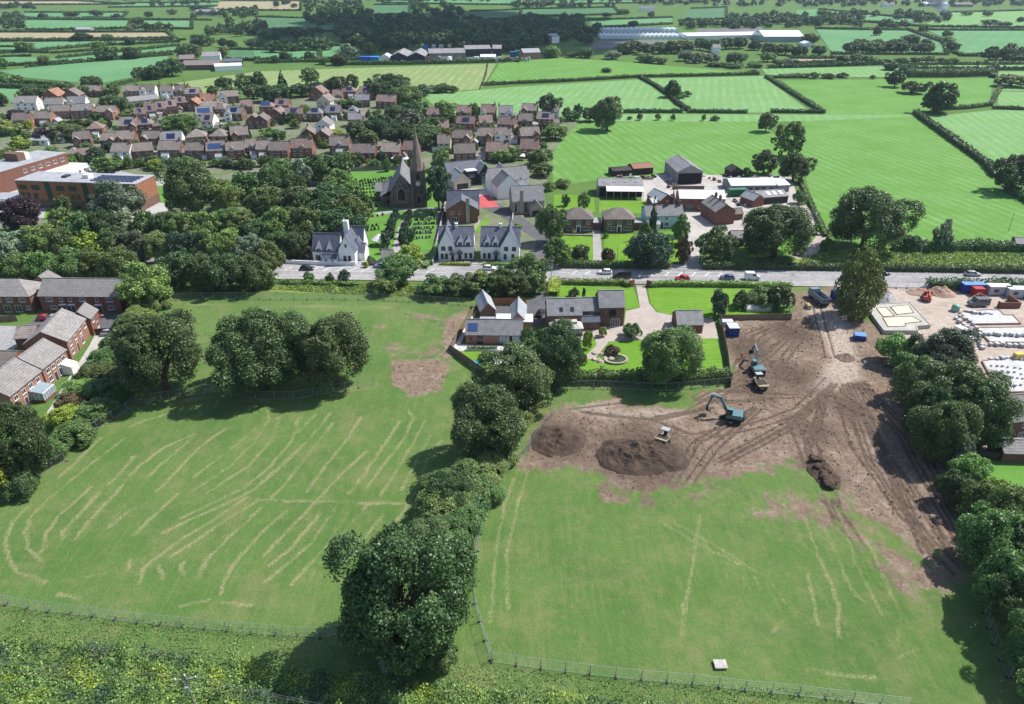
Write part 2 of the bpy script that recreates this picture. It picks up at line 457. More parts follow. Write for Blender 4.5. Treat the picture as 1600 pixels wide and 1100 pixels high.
def hedge(line, w, h, m, label, leaf=.3, dens=9., rough=.25, world=False, name='hedge', group=None, gap=None):
    """leafy hedge along a line: leaf sprays over an uneven loaf"""
    pts = [Vector((*p, 0)) if world else P(*p) for p in line]
    rng = np.random.RandomState(int(abs(pts[0].x * 31 + pts[0].y * 7)) % 9999)
    C, N = [], []
    for a, b in zip(pts[:-1], pts[1:]):
        L = (b - a).length; n = int(L * (w + 2 * h) * dens)
        if n < 4: continue
        d = (b - a) / L; pn = np.array([-d.y, d.x, 0])
        t = rng.rand(n) * (L + w * .6) - w * .3; s = rng.rand(n) * (w + 2 * h)
        lump = np.array([mnoise.noise(((a.x + d.x * q) * .45, (a.y + d.y * q) * .45, 1.7)) for q in t]) * rough + 1
        hh = h * lump * (1 + .06 * rng.randn(n)); ww = w * (1 + (lump - 1) * .6)
        off = np.where(s < h, -ww / 2, np.where(s > h + w, ww / 2, (s - h) / w * ww - ww / 2))
        z = np.where(s < h, s / h * hh, np.where(s > h + w, (s - h - w) / h * hh, hh))
        nn = np.where((s < h)[:, None], -pn, np.where((s > h + w)[:, None], pn, np.array([0, 0, 1.])))
        base = np.array([a.x, a.y, 0]) + np.outer(t, np.array([d.x, d.y, 0]))
        c = base + np.outer(off, pn); c[:, 2] = np.maximum(z, .05)
        c += rng.randn(n, 3) * .05 * w
        C.append(c); N.append(nn + rng.randn(n, 3) * .45)
    C = np.concatenate(C); N = np.concatenate(N); N /= np.linalg.norm(N, axis=1)[:, None]
    o0 = np.array([pts[0].x, pts[0].y, 0]); v = leaf_quads(C - o0, N, leaf * rng.uniform(.6, 1.25, len(C)), rng)
    core = []
    for a, b in zip(pts[:-1], pts[1:]):
        d = (b - a).normalized(); n = np.array([-d.y, d.x, 0]) * w * .38; k = max(1, int((b - a).length / 3))
        for i in range(k):
            p0, p1 = np.array(a.lerp(b, i / k)) - o0, np.array(a.lerp(b, (i + 1) / k)) - o0; u = np.array([0, 0, h * (.78 - .12 * rng.rand() * (1 + rough))])
            core += [p0 - n, p1 - n, p1 - n + u, p0 - n + u, p0 + n, p1 + n, p1 + n + u, p0 + n + u, p0 - n + u, p1 - n + u, p1 + n + u, p0 + n + u]
    v = np.concatenate([v, np.array(core)])
    o = O(name, quads_mesh(name, v, LEAF1), None, tuple(o0), label=label, cat='hedge', group=group); o.color = (*LEAFC[m], 1)
    return o

# ---------------------------------------------------------------- the setting: ground, fields, road
BASEG = grassmat('rough pasture', (.085, .16, .04), (.11, .19, .05), .02, 0, 0, bump=.4)
mb = MB(); mb.face([(-6000, -300, 0), (6000, -300, 0), (6000, 9000, 0), (-6000, 9000, 0)])
O('ground', mb.mesh('ground', BASEG), kind='structure')
GA = grassmat('bright pasture', (.11, .25, .042), (.14, .28, .078), .045, R_(-12), 5, .42)
GB = grassmat('pale pasture', (.155, .305, .095), (.185, .33, .14), .03, R_(14), 6, .35)
GC = grassmat('blue green pasture', (.105, .25, .105), (.14, .29, .14), .012, R_(35), 14, .2)
GD = grassmat('deep green pasture', (.07, .165, .075), (.095, .20, .095), .012, R_(-20), 14, .2)
GH = grassmat('cut hay field', (.235, .29, .125), (.20, .275, .10), .03, R_(4), 7, .6)
GT = grassmat('tan stubble', (.36, .30, .19), (.31, .28, .17), .02, R_(80), 8, .4)
FIELDS = [
 (GA, [(866, 292), (860, 250), (872, 225), (905, 192), (1005, 190), (1190, 190), (1215, 215), (1250, 235), (1250, 275), (1180, 278), (1060, 272), (940, 280)]),
 (GA, [(1222, 126), (1552, 122), (1546, 168), (1455, 172), (1430, 180), (1450, 196), (1530, 250), (1575, 290), (1660, 345), (1660, 378), (1410, 376), (1345, 382), (1285, 352), (1262, 292), (1252, 240), (1225, 200), (1290, 180)]),
 (GB, [(1452, 182), (1552, 172), (1720, 176), (1720, 360), (1600, 300), (1545, 255), (1495, 222)]),
 (GB, [(660, 148), (800, 136), (1002, 124), (1045, 152), (1072, 176), (905, 176), (860, 186), (690, 176)]),
 (GB, [(1014, 123), (1192, 119), (1268, 176), (1082, 176), (1052, 152)]),
 (GB, [(905, 178), (1470, 180), (1250, 190), (905, 190)]),
 (GA, [(780, 100), (870, 91), (960, 96), (1180, 115), (1005, 119), (760, 131)]),
 (GB, [(1190, 108), (1390, 104), (1550, 108), (1555, 120), (1200, 122)]),
 (GH, [(520, 108), (775, 100), (752, 140), (640, 148), (560, 140), (400, 140), (408, 112)]),
 (GH, [(190, 142), (400, 112), (400, 140), (300, 150)]),
 (GC, [(0, 112), (40, 122), (150, 132), (260, 112), (262, 88), (60, 104)]),
 (GC, [(0, 104), (120, 98), (280, 82), (280, 72), (90, 92), (0, 88)]),
 (GC, [(0, 84), (150, 72), (280, 66), (282, 62), (0, 67)]),
 (GT, [(-40, 64), (275, 61), (262, 51), (-40, 51)]),
 (GC, [(40, 48), (200, 45), (205, 32), (40, 31)]),
 (GC, [(215, 44), (300, 46), (300, 32), (225, 32)]),
 (GC, [(30, 29), (190, 29), (200, 20), (40, 20)]),
 (GT, [(-60, 8), (210, 7), (120, 2), (-60, 2)]),
 (GC, [(170, 12), (340, 10), (340, 4), (200, 5)]),
 (GT, [(330, 16), (470, 17), (470, 2), (345, 2)]),
 (GC, [(-100, 150), (35, 160), (70, 148), (60, 138), (-100, 138)]),
 (GD, [(355, 95), (500, 95), (500, 80), (360, 78)]),
 (GC, [(400, 96), (560, 94), (560, 72), (395, 74)]),
 (GD, [(400, 70), (480, 66), (480, 56), (400, 56)]),
 (GD, [(400, 48), (520, 50), (540, 30), (400, 27)]),
 (GD, [(580, 24), (640, 22), (640, 8), (585, 8)]),
 (GD, [(730, 32), (810, 30), (815, 16), (735, 18)]),
 (GC, [(600, 5), (800, 8), (1000, 5), (1000, 0), (600, 0)]),
 (GD, [(800, 27), (970, 23), (960, 12), (800, 15)]),
 (GC, [(930, 44), (1050, 38), (1050, 28), (920, 32)]),
 (GD, [(1060, 33), (1135, 30), (1135, 12), (1080, 14)]),
 (GC, [(1240, 27), (1400, 38), (1440, 42), (1430, 30), (1280, 15), (1245, 16)]),
 (GC, [(1275, 46), (1420, 48), (1475, 68), (1480, 84), (1300, 84)]),
 (GC, [(1450, 48), (1640, 48), (1640, 86), (1500, 88), (1480, 62)]),
 (GB, [(1440, 42), (1640, 44), (1640, 16), (1480, 20)]),
 (GT, [(1236, 100), (1310, 98), (1310, 92), (1236, 92)]),
 (GH, [(1200, 107), (1380, 101), (1390, 98), (1240, 102)]),
 (GB, [(1430, 108), (1640, 110), (1640, 101), (1430, 102)]),
 (GB, [(1558, 166), (1660, 168), (1660, 145), (1560, 143)]),
 (GB, [(1560, 142), (1660, 144), (1660, 112), (1560, 112)]),
]
for i, (m, poly) in enumerate(FIELDS):
    far = min(p[1] for p in poly)
    sheet('field', poly, .04 + .004 * i + (.2 if far < 110 else 0), m)
# village ground under gardens
VILG = M('garden ground', (.10, .17, .045), (.22, .21, .17), .09, .95, .4, 2, 0, True, fine=.5)
sheet('garden_ground', [(-60, 360), (-60, 160), (120, 145), (300, 150), (430, 155), (560, 145), (660, 185), (870, 180), (905, 192), (862, 250), (850, 300), (870, 415), (430, 420), (200, 345)], .02, VILG)
# road: a straight main road running across the view
RA, RB = Vector((-150, 207.0, 0)), Vector((320, 190.5, 0))
RD = (RB - RA).normalized(); RN = Vector((-RD.y, RD.x, 0))
def rd(t, s, z=0.):                              # t along from RA, s across (plus is away from the camera)
    return RA + RD * t + RN * s + Vector((0, 0, z))
LROAD = (RB - RA).length
def rstrip(name, s0, s1, z, mat, t0=0, t1=LROAD, h=None):
    mb = MB()
    a, b, c, d = rd(t0, s0), rd(t1, s0), rd(t1, s1), rd(t0, s1)
    if h is None:
        mb.face([(p.x, p.y, z) for p in (a, b, c, d)])
    else:
        n = len(mb.v); mb.v += [(p.x, p.y, z) for p in (a, b, c, d)] + [(p.x, p.y, z + h) for p in (a, b, c, d)]
        for q in ((0, 1, 5, 4), (1, 2, 6, 5), (2, 3, 7, 6), (3, 0, 4, 7), (4, 5, 6, 7)): mb.f.append(q); mb.m.append(0)
    return O(name, mb.mesh(name, mat), kind='structure')
rstrip('road', -5.2, 5.2, .10, ASPH)
rstrip('pavement', -8.2, -5.2, .02, PAVE, h=.2)
rstrip('pavement', 5.2, 7.6, .02, PAVE, 0, 215, h=.2)
VERGE = grassmat('road verge', (.13, .25, .05), (.19, .27, .07), .1, 0, 0)
rstrip('verge', 5.2, 8.0, .16, VERGE, 215)
LINE = M('road paint', (.72, .72, .70), (.6, .6, .58), 1, .7)
mk = MB()
def mark(t0, t1, s, w=.12):
    p = [rd(t0, s - w / 2), rd(t1, s - w / 2), rd(t1, s + w / 2), rd(t0, s + w / 2)]
    mk.face([(q.x, q.y, .105) for q in p])
t = 20
while t < LROAD - 10:
    if 60 < t < 130 or 170 < t < 215: pass
    else: mark(t, t + 4, 0, .16)
    t += 6
for a, b in ((60, 130), (168, 216)):
    mark(a, b, 1.4, .15); mark(a, b, -1.4, .15)
    q = a
    while q < b - 3:
        p = [rd(q, -1.4), rd(q + .35, -1.4), rd(q + 2.2, 1.4), rd(q + 1.85, 1.4)]
        mk.face([(v.x, v.y, .106) for v in p]); q += 4
mark(0, LROAD, 4.7, .12); mark(0, LROAD, -4.7, .12)
O('road_marking', mk.mesh('road_marking', LINE), kind='structure')

# smaller ground pieces
sheet('rough_verge', [(1220, 424), (1250, 400), (1330, 388), (1400, 386), (1640, 392), (1640, 428)], .05, grassmat('rough verge grass', (.15, .24, .05), (.24, .29, .09), .15, 0, 0, bump=1.))
sheet('rough_verge', [(420, 440), (600, 443), (745, 452), (745, 472), (560, 462), (280, 452), (400, 448)], .05, grassmat('weedy grass', (.17, .25, .05), (.26, .28, .08), .25, 0, 0, bump=1.))
sheet('lawn', [(540, 296), (548, 268), (690, 266), (700, 300), (690, 325), (678, 390), (640, 405), (585, 412), (560, 400), (560, 340)], .06, LAWN2)
strip('path', [(642, 330), (628, 356), (618, 394), (612, 412)], 2.6, .07, PAVE)
strip('path', [(588, 335), (625, 328), (690, 326), (684, 340)], 3, .072, PAVE)
strip('path', [(697, 300), (690, 340), (678, 402), (674, 418)], 2.4, .074, ASPHD)
sheet('drive', [(815, 420), (835, 395), (838, 375), (800, 350), (778, 335), (760, 328), (745, 322), (762, 312), (775, 316), (800, 330), (835, 352), (862, 365), (868, 395), (856, 422)], .062, ASPHD)
sheet('drive', [(708, 308), (712, 296), (775, 294), (772, 308), (748, 308)], .064, M('pale block paving', (.58, .52, .49), (.50, .45, .42), .5, .9, world=True))
sheet('drive', [(748, 325), (750, 305), (765, 305), (780, 323)], .066, REDP)
sheet('lawn', [(695, 358), (748, 352), (760, 340), (768, 344), (750, 362), (690, 362)], .064, LAWN)
sheet('lawn', [(864, 332), (866, 304), (928, 306), (930, 332)], .06, LAWN)
sheet('lawn', [(936, 334), (936, 314), (1014, 314), (1014, 334)], .06, LAWN)
sheet('lawn', [(868, 412), (876, 368), (926, 370), (930, 412)], .062, LAWN)
sheet('lawn', [(944, 412), (944, 364), (990, 366), (992, 412)], .062, LAWN)
sheet('lawn', [(1000, 410), (1006, 362), (1072, 362), (1068, 410)], .064, LAWN)
sheet('drive', [(927, 410), (926, 345), (936, 345), (942, 410)], .066, PAVE)
sheet('yard', [(1002, 318), (1005, 280), (1030, 272), (1236, 276), (1250, 320), (1270, 345), (1180, 350), (1150, 372), (1075, 376), (1070, 330), (1025, 330)], .05, YARD)
strip('track', [(1085, 340), (1080, 380), (1078, 422)], 5.5, .068, YARD)
strip('track', [(1250, 320), (1276, 345), (1284, 372), (1262, 398), (1240, 402)], 4, .055, GRAV)
sheet('lawn', [(1180, 402), (1200, 360), (1270, 360), (1272, 384), (1240, 402)], .052, LAWN2)
# gardens below the road
sheet('lawn', [(872, 478), (872, 446), (990, 450), (1000, 481), (976, 484)], .06, LAWN)
sheet('lawn', [(1012, 450), (1228, 452), (1228, 494), (1118, 498), (1060, 494), (1028, 488), (1016, 474)], .061, LAWN)
sheet('lawn', [(950, 534), (1012, 530), (1120, 529), (1136, 594), (900, 594), (902, 562), (940, 560)], .062, LAWN)
sheet('lawn', [(900, 552), (905, 532), (930, 528), (932, 540), (916, 556)], .064, LAWN)
sheet('drive', [(994, 446), (1008, 446), (1014, 474), (1026, 488), (1058, 494), (1114, 498), (1124, 530), (1010, 532), (950, 536), (930, 560), (905, 566), (895, 540), (905, 515), (975, 508), (978, 486), (1000, 481)], .056, GRAV)
sheet('drive', [(858, 440), (872, 440), (858, 470), (850, 505), (818, 520), (778, 512), (770, 480), (800, 474), (826, 470), (846, 455)], .054, ASPHD)
sheet('patio', [(712, 548), (716, 538), (760, 540), (830, 540), (835, 560), (812, 575), (758, 566), (765, 552)], .056, CONCW)
sheet('lawn', [(712, 548), (764, 550), (756, 568), (730, 566)], .06, LAWN)
sheet('gravel_strip', [(733, 484), (745, 486), (716, 545), (704, 546)], .05, M('white gravel', (.72, .70, .66), (.6, .58, .55), .5, .9, world=True))
# building plot on the right and gardens at the edges
sheet('building_plot', [(1352, 448), (1660, 446), (1660, 640), (1560, 640), (1440, 560), (1352, 490)], .05, SITEG)
sheet('lawn', [(1524, 722), (1640, 716), (1640, 768), (1534, 762)], .06, LAWN2)
sheet('patio', [(1524, 708), (1545, 690), (1640, 680), (1640, 716), (1524, 720)], .058, CONC)
sheet('estate_road', [(-40, 590), (-40, 508), (30, 510), (34, 530), (12, 562)], .05, ASPH)
sheet('car_park', [(40, 512), (60, 492), (196, 490), (190, 512), (140, 520), (60, 520)], .052, ASPHD)
sheet('patio', [(140, 540), (150, 520), (178, 518), (172, 540), (128, 580), (108, 606), (84, 660), (70, 650)], .053, CONC)
sheet('lawn', [(160, 535), (166, 526), (182, 526), (176, 538)], .058, LAWN)
sheet('school_ground', [(-60, 330), (-60, 260), (60, 252), (150, 258), (262, 285), (262, 330), (180, 345), (60, 340)], .045, M('school paving', (.40, .40, .40), (.30, .31, .30), .1, .9, world=True))
sheet('lawn', [(68, 344), (72, 326), (220, 328), (214, 342)], .05, LAWN)
sheet('lawn', [(236, 315), (240, 290), (268, 290), (262, 318)], .052, LAWN2)

# ---------------------------------------------------------------- the site: mown meadow and stripped soil, one fine sheet
SITE = [(-160, 880), (0, 772), (95, 690), (160, 600), (262, 455), (300, 450), (560, 461), (744, 471), (741, 484), (704, 548), (764, 592), (900, 597), (1141, 606),
        (1126, 501), (1236, 499), (1224, 449), (1352, 449), (1352, 492), (1430, 560), (1500, 700), (1560, 850), (1720, 1120), (1400, 1135), (800, 1135), (-160, 1040)]
def inpoly(x, y, poly):
    x = np.asarray(x); ins = np.zeros(x.shape, bool); n = len(poly)
    for i in range(n):
        x0, y0 = poly[i]; x1, y1 = poly[(i + 1) % n]
        if y0 == y1: continue
        ins ^= ((y0 > y) != (y1 > y)) & (x < (x1 - x0) * (y - y0) / (y1 - y0) + x0)
    return ins
def segdist(x, y, line):
    d = np.full(np.shape(x), 1e9)
    for (ax, ay), (bx, by) in zip(line[:-1], line[1:]):
        dx, dy = bx - ax, by - ay; t = np.clip(((x - ax) * dx + (y - ay) * dy) / (dx * dx + dy * dy + 1e-9), 0, 1)
        d = np.minimum(d, np.hypot(x - ax - t * dx, y - ay - t * dy))
    return d
def softpoly(x, y, poly, w):
    """1 inside, 0 outside, soft over w metres"""
    q = [tuple(P(*p)[:2]) for p in poly]
    d = segdist(x, y, q + [q[0]]); s = np.where(inpoly(x, y, q), d, -d)
    return np.clip(s / w + .5, 0, 1)
def lines(x, y, ls, w):
    o = np.zeros(np.shape(x))
    for l in ls: o = np.maximum(o, np.clip(1.5 - segdist(x, y, [tuple(P(*p)[:2]) for p in l]) / w, 0, 1))
    return o
STEP = .28
gx = np.arange(-128, 108, STEP); gy = np.arange(52, 196, STEP)
XX, YY = np.meshgrid(gx, gy)
sw = [tuple(P(*p)[:2]) for p in SITE]
lum0 = np.array([[mnoise.fractal((x * .09, y * .09, 8.1), 1., 2., 3) for x in gx[::2]] for y in gy[::2]])
lum0 = np.repeat(np.repeat(lum0, 2, 0), 2, 1)[:XX.shape[0], :XX.shape[1]]
soil = softpoly(XX + 5 * lum0, YY + 7 * lum0, [(1238, 452), (1330, 452), (1352, 480), (1420, 570), (1465, 700), (1530, 850), (1500, 905), (1420, 880), (1350, 800), (1300, 748), (1230, 720), (1120, 752),
                         (1010, 780), (930, 745), (850, 725), (828, 690), (850, 655), (880, 630), (930, 622), (1010, 632), (1080, 628), (1140, 605), (1128, 500), (1240, 492)], 9)
soil = np.maximum(soil, .9 * softpoly(XX, YY, [(610, 565), (690, 560), (700, 585), (690, 612), (640, 622), (612, 600)], 3))
soil = np.maximum(soil, .75 * softpoly(XX, YY, [(690, 500), (735, 480), (712, 548), (702, 590), (685, 590)], 4))
soil = np.maximum(soil, (.34 + .5 * lum0) * softpoly(XX, YY, [(560, 484), (735, 482), (706, 560), (600, 568), (580, 540)], 10))
soil = np.maximum(soil, .62 * softpoly(XX, YY, [(1330, 800), (1420, 860), (1500, 880), (1520, 930), (1440, 960), (1360, 900)], 8))
soil = np.maximum(soil, .58 * softpoly(XX, YY, [(1180, 760), (1330, 760), (1440, 900), (1380, 900), (1300, 840), (1150, 820)], 10))
track = softpoly(XX, YY, [(1258, 482), (1318, 478), (1342, 570), (1345, 592), (1300, 612), (1262, 606), (1298, 565), (1282, 520)], 2.5)
track = np.maximum(track, .8 * softpoly(XX, YY, [(930, 640), (1075, 642), (1060, 658), (960, 656)], 3))
track = np.maximum(track, .6 * softpoly(XX, YY, [(880, 620), (960, 632), (950, 660), (900, 640)], 4))
# dried swathes of the mown meadow run away from the camera, with the turns at the near end
n1a = np.array([[mnoise.fractal((x * .55, y * .55, 5.3), 1., 2., 3) for x in gx] for y in gy])
u = (XX - .17 * YY)
fl = softpoly(XX, YY, [(-30, 800), (110, 705), (215, 645), (330, 632), (420, 645), (600, 615), (735, 625), (720, 690), (670, 800), (575, 900), (530, 940), (380, 930), (60, 880), (-30, 870)], 6)
fr = softpoly(XX, YY, [(850, 720), (1000, 790), (1200, 780), (1330, 830), (1480, 920), (1560, 1060), (1400, 1080), (760, 1000), (745, 900), (780, 770)], 8)
lum = np.array([[mnoise.noise((x * .12, y * .055, 3.1)) for x in gx[::4]] for y in gy[::4]])
lum = np.repeat(np.repeat(lum, 4, 0), 4, 1)[:XX.shape[0], :XX.shape[1]]
bend = 2.6 * np.sin(YY * .05) + 1.3 * lum
ph = np.abs(((u + bend) / 3.5) % 1 - .5) * 3.5
st = np.clip(1.25 - ph / (.42 + .25 * lum0), 0, 1)
dry = .85 * st * fl * np.clip(.5 + 1.5 * lum, 0, 1)
ph2 = np.abs(((u + 1.5 + .8 * np.sin(YY * .04)) / 8.3) % 1 - .5) * 8.3
dry = np.maximum(dry, .75 * np.clip(1.3 - ph2 / .6, 0, 1) * fr * np.clip(.3 + 1.7 * lum, 0, 1))
LS = """100 400 45 450 20 510 25 570 60 620 150 655|230 320 160 380 100 440 85 490 95 540 140 585|300 340 200 430 155 490 140 550|330 360 260 430 215 480 205 510|410 330 330 410 280 470 245 515
440 240 370 320 350 335|330 180 240 270 190 310|410 180 330 240 230 320|570 95 480 120 430 140|640 165 540 210 460 270 430 300|640 170 560 240 490 305|740 150 660 205 590 280 520 350|840 145 780 200 700 260 640 305
880 90 885 120 840 190 760 270 640 350|920 110 890 190 820 270 680 360|985 110 960 190 880 280 800 345 600 440|1040 100 980 160|990 210 900 290 840 345 740 400|1090 95 1020 180 940 260 860 330|1095 130 1000 250 940 330 880 390
1190 110 1130 200 1080 260 1010 355|1210 220 1130 290 1020 410 930 500 870 565|1315 125 1250 220 1190 310 1150 360|1345 85 1360 115 1330 180 1260 270 1200 350|1400 120 1350 210 1290 310 1250 370|1415 170 1370 250 1320 350
1450 190 1400 260 1380 330 1330 420 1260 510|1250 440 1180 540 1100 610|1210 400 1120 500 1020 640|1145 425 1080 530 960 660|1110 400 1020 530 870 655|1050 430 960 540 890 595|940 420 850 500 780 580 740 640 730 690
860 410 760 500 690 570 650 640|850 385 740 450 640 520 560 570|810 375 700 450 600 510 520 570 470 610 460 655|780 380 640 440 540 490|590 360 510 430 440 500|420 420 365 470|520 600 535 640|600 590 600 630|290 635 340 625|430 580 420 610|600 730 690 710|730 720 830 730|200 690 260 705|840 382 1330 396"""
RS = """140 220 90 350 65 480 50 690|170 210 130 350 100 480 95 580 105 650|660 380 640 500 620 620 605 740|540 400 700 490 850 560 910 640|580 400 720 480 860 570|960 380 990 470 1040 580 1060 640 1060 740|1000 370 1050 490 1100 600 1140 640
1080 430 1110 520 1170 630 1190 670|1140 450 1200 580 1240 680 1235 750|735 500 735 560|970 550 990 640 1000 700|970 835 1165 855|780 540 785 590|820 560 830 600|610 640 605 740|870 720 900 690|1230 800 1290 770"""
def plines(s, x0, y0, k):
    o = []
    for q in s.replace('\n', '|').split('|'):
        v = [float(t) for t in q.split()]; o.append([(x0 + v[i] / k, y0 + v[i + 1] / k) for i in range(0, len(v), 2)])
    return o
wx = XX + .35 * n1a; wy = YY + .35 * n1a
brk = np.clip(.78 + .7 * lum + .5 * n1a, .35, 1)
dry = np.maximum(dry * .35, lines(wx, wy, plines(LS, 0, 600, 2.105), .38) * brk)
dry = np.maximum(dry, .9 * lines(wx, wy, plines(RS, 740, 600, 1.86), .33) * brk)
dry = np.maximum(dry, .8 * lines(XX, YY, [[(100, 700), (200, 640), (320, 622), (420, 628)], [(280, 475), (400, 478), (600, 480), (690, 500)], [(700, 560), (620, 600), (540, 610)]], .9) * np.clip(.5 + 1.4 * lum, .2, 1))
TYRES = []
tr_ = random.Random(41)
for q0, q1, q2 in (((1262, 500), (1200, 560), (1060, 640)), ((1300, 600), (1230, 660), (1120, 720)), ((1320, 600), (1370, 720), (1480, 880)), ((1285, 610), (1250, 700), (1300, 820)), ((1100, 640), (1000, 660), (900, 650)), ((1250, 620), (1150, 620), (960, 612)), ((1230, 500), (1160, 520), (1140, 580)), ((1340, 600), (1420, 680), (1500, 840)), ((1180, 640), (1100, 700), (1060, 760)), ((1350, 660), (1400, 760), (1440, 860))):
    for rep in range(2):
        dx, dy = tr_.uniform(-22, 22), tr_.uniform(-8, 8); k_ = tr_.uniform(.8, 1.2)
        for off in (0, 11 * k_): TYRES.append([(q0[0] + dx * .3 + off * .6, q0[1] + dy * .3), (q1[0] + dx + off, q1[1] + dy + off * .25), (q2[0] + dx * .7 + off, q2[1] + dy + off * .25)])
rut = lines(XX + .25 * n1a, YY + .25 * n1a, [
    [(1250, 500), (1180, 545), (1120, 590), (1040, 612), (960, 622), (900, 620)], [(1258, 505), (1190, 552), (1128, 598), (1040, 620), (960, 632), (890, 640)],
    [(1290, 590), (1240, 640), (1180, 660), (1080, 680), (1000, 650)], [(1298, 600), (1250, 648), (1190, 668), (1090, 690)],
    [(1300, 610), (1330, 700), (1400, 800), (1490, 900)], [(1312, 606), (1345, 700), (1412, 795), (1500, 890)], [(1340, 600), (1380, 700), (1450, 790)],
    [(1230, 660), (1270, 760), (1330, 850), (1370, 920)], [(1242, 655), (1285, 760), (1345, 845), (1385, 915)],
    [(690, 590), (740, 600), (790, 612)], [(690, 600), (740, 612), (790, 625)], [(1270, 480), (1290, 560)], [(1282, 480), (1304, 560)]] + TYRES, .30)
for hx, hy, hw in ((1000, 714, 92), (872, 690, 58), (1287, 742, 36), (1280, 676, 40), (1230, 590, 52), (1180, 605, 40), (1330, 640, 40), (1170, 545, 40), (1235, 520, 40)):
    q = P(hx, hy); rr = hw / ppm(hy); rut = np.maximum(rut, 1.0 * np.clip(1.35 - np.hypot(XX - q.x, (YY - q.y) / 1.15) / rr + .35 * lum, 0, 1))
# relief: soft undulation, churned soil, ruts
rng = np.random.RandomState(3)
n1 = np.array([[mnoise.fractal((x * .16, y * .16, 0.3), 1., 2., 4) for x in gx] for y in gy])
ZZ = .10 + .05 * n1 + soil * (.22 * n1 + .30 * np.abs(n1a) + .08 * rng.rand(*XX.shape)) * (1 - .8 * track) - .12 * rut * soil
ZZ = np.maximum(ZZ, .03)
ins = inpoly(XX, YY, sw)
cell = ins[:-1, :-1] & ins[1:, :-1] & ins[:-1, 1:] & ins[1:, 1:]
nx = XX.shape[1]; idx = np.arange(XX.size).reshape(XX.shape)
fq = np.stack([idx[:-1, :-1][cell], idx[:-1, 1:][cell], idx[1:, 1:][cell], idx[1:, :-1][cell]], 1)
used, inv = np.unique(fq, return_inverse=True)
co = np.stack([XX.ravel()[used], YY.ravel()[used], ZZ.ravel()[used]], 1)
me = bpy.data.meshes.new('meadow'); me.from_pydata(co, [], inv.reshape(-1, 4))
at = me.attributes.new('wear', 'FLOAT_COLOR', 'POINT')
cc = np.stack([soil.ravel()[used], dry.ravel()[used], track.ravel()[used], rut.ravel()[used]], 1).astype(np.float32)
at.data.foreach_set('color', cc.ravel())
me.polygons.foreach_set('use_smooth', [True] * len(me.polygons))
m, nt_, bs = newmat('meadow with stripped soil')
co_ = _coords(nt_, True)
a = nt_.nodes.new('ShaderNodeAttribute'); a.attribute_name = 'wear'
sp = nt_.nodes.new('ShaderNodeSeparateColor'); nt_.links.new(a.outputs['Color'], sp.inputs[0])
nz = _noise(nt_, co_, .35, 6, .7); nf = _noise(nt_, co_, 2.2, 5, .75)
g1 = _mix(nt_, _ramp(nt_, _noise(nt_, co_, .05, 5, .6), .35, .65), (.085, .165, .042), (.12, .20, .055))
g1 = _mix(nt_, _math(nt_, 'MULTIPLY', _ramp(nt_, nf, .35, .75), .6), g1, (.06, .12, .03))
g1 = _mix(nt_, _math(nt_, 'MULTIPLY', _ramp(nt_, _noise(nt_, co_, .6, 5, .7), .55, .75), .45), g1, (.24, .23, .11))
mp_ = nt_.nodes.new('ShaderNodeMapping'); mp_.inputs['Rotation'].default_value = (0, 0, R_(-9.6)); mp_.inputs['Scale'].default_value = (1.1, .09, 1)
mp_.vector_type = 'TEXTURE' if False else 'POINT'; nt_.links.new(co_, mp_.inputs[0])
sk_ = _noise(nt_, mp_.outputs[0], 1.0, 5, .7)
g1 = _mix(nt_, _math(nt_, 'MULTIPLY', _ramp(nt_, sk_, .52, .72), .32), g1, (.21, .235, .085))
g1 = _mix(nt_, _math(nt_, 'MULTIPLY', _ramp(nt_, sk_, .48, .3), .25), g1, (.055, .12, .03))
g1 = _mix(nt_, _math(nt_, 'MULTIPLY', _ramp(nt_, _noise(nt_, co_, .11, 6, .8), .47, .62), .55), g1, (.19, .20, .085))
g1 = _mix(nt_, _math(nt_, 'MULTIPLY', _ramp(nt_, _noise(nt_, co_, .07, 6, .8), .52, .66), .5), g1, (.058, .125, .034))
nr_ = _ramp(nt_, _noise(nt_, co_, 3.4, 4, .8), .40, .60)
dm = _math(nt_, 'MULTIPLY', sp.outputs[1], _math(nt_, 'ADD', _math(nt_, 'MULTIPLY', nr_, .85), .15))
g1 = _mix(nt_, _math(nt_, 'MULTIPLY', _ramp(nt_, dm, .12, .8), .72), g1, (.33, .29, .17))
s1 = _mix(nt_, _ramp(nt_, nz, .3, .7), (.25, .18, .13), (.15, .105, .078))
s1 = _mix(nt_, _math(nt_, 'MULTIPLY', _ramp(nt_, nf, .4, .7), .5), s1, (.31, .245, .19))
s1 = _mix(nt_, _math(nt_, 'MULTIPLY', _ramp(nt_, _noise(nt_, co_, .22, 6, .8), .5, .62), .6), s1, (.36, .295, .245))
s1 = _mix(nt_, sp.outputs[2], s1, _mix(nt_, _ramp(nt_, nf, .3, .7), (.46, .39, .33), (.38, .31, .255)))
vo_ = nt_.nodes.new('ShaderNodeTexVoronoi'); vo_.inputs['Scale'].default_value = 1.3; nt_.links.new(co_, vo_.inputs['Vector'])
s1 = _mix(nt_, _math(nt_, 'MULTIPLY', _ramp(nt_, vo_.outputs['Distance'], .55, .1), .35), s1, (.33, .27, .215))
ch = _ramp(nt_, _noise(nt_, co_, .9, 7, .85), .45, .58)
s1 = _mix(nt_, _math(nt_, 'MULTIPLY', ch, .5), s1, (.115, .082, .062))
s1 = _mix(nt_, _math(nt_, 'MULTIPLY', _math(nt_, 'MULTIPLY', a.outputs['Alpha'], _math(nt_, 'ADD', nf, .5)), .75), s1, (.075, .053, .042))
sm = _math(nt_, 'ADD', sp.outputs[0], _math(nt_, 'MULTIPLY', _math(nt_, 'SUBTRACT', nz, .5), 1.3))
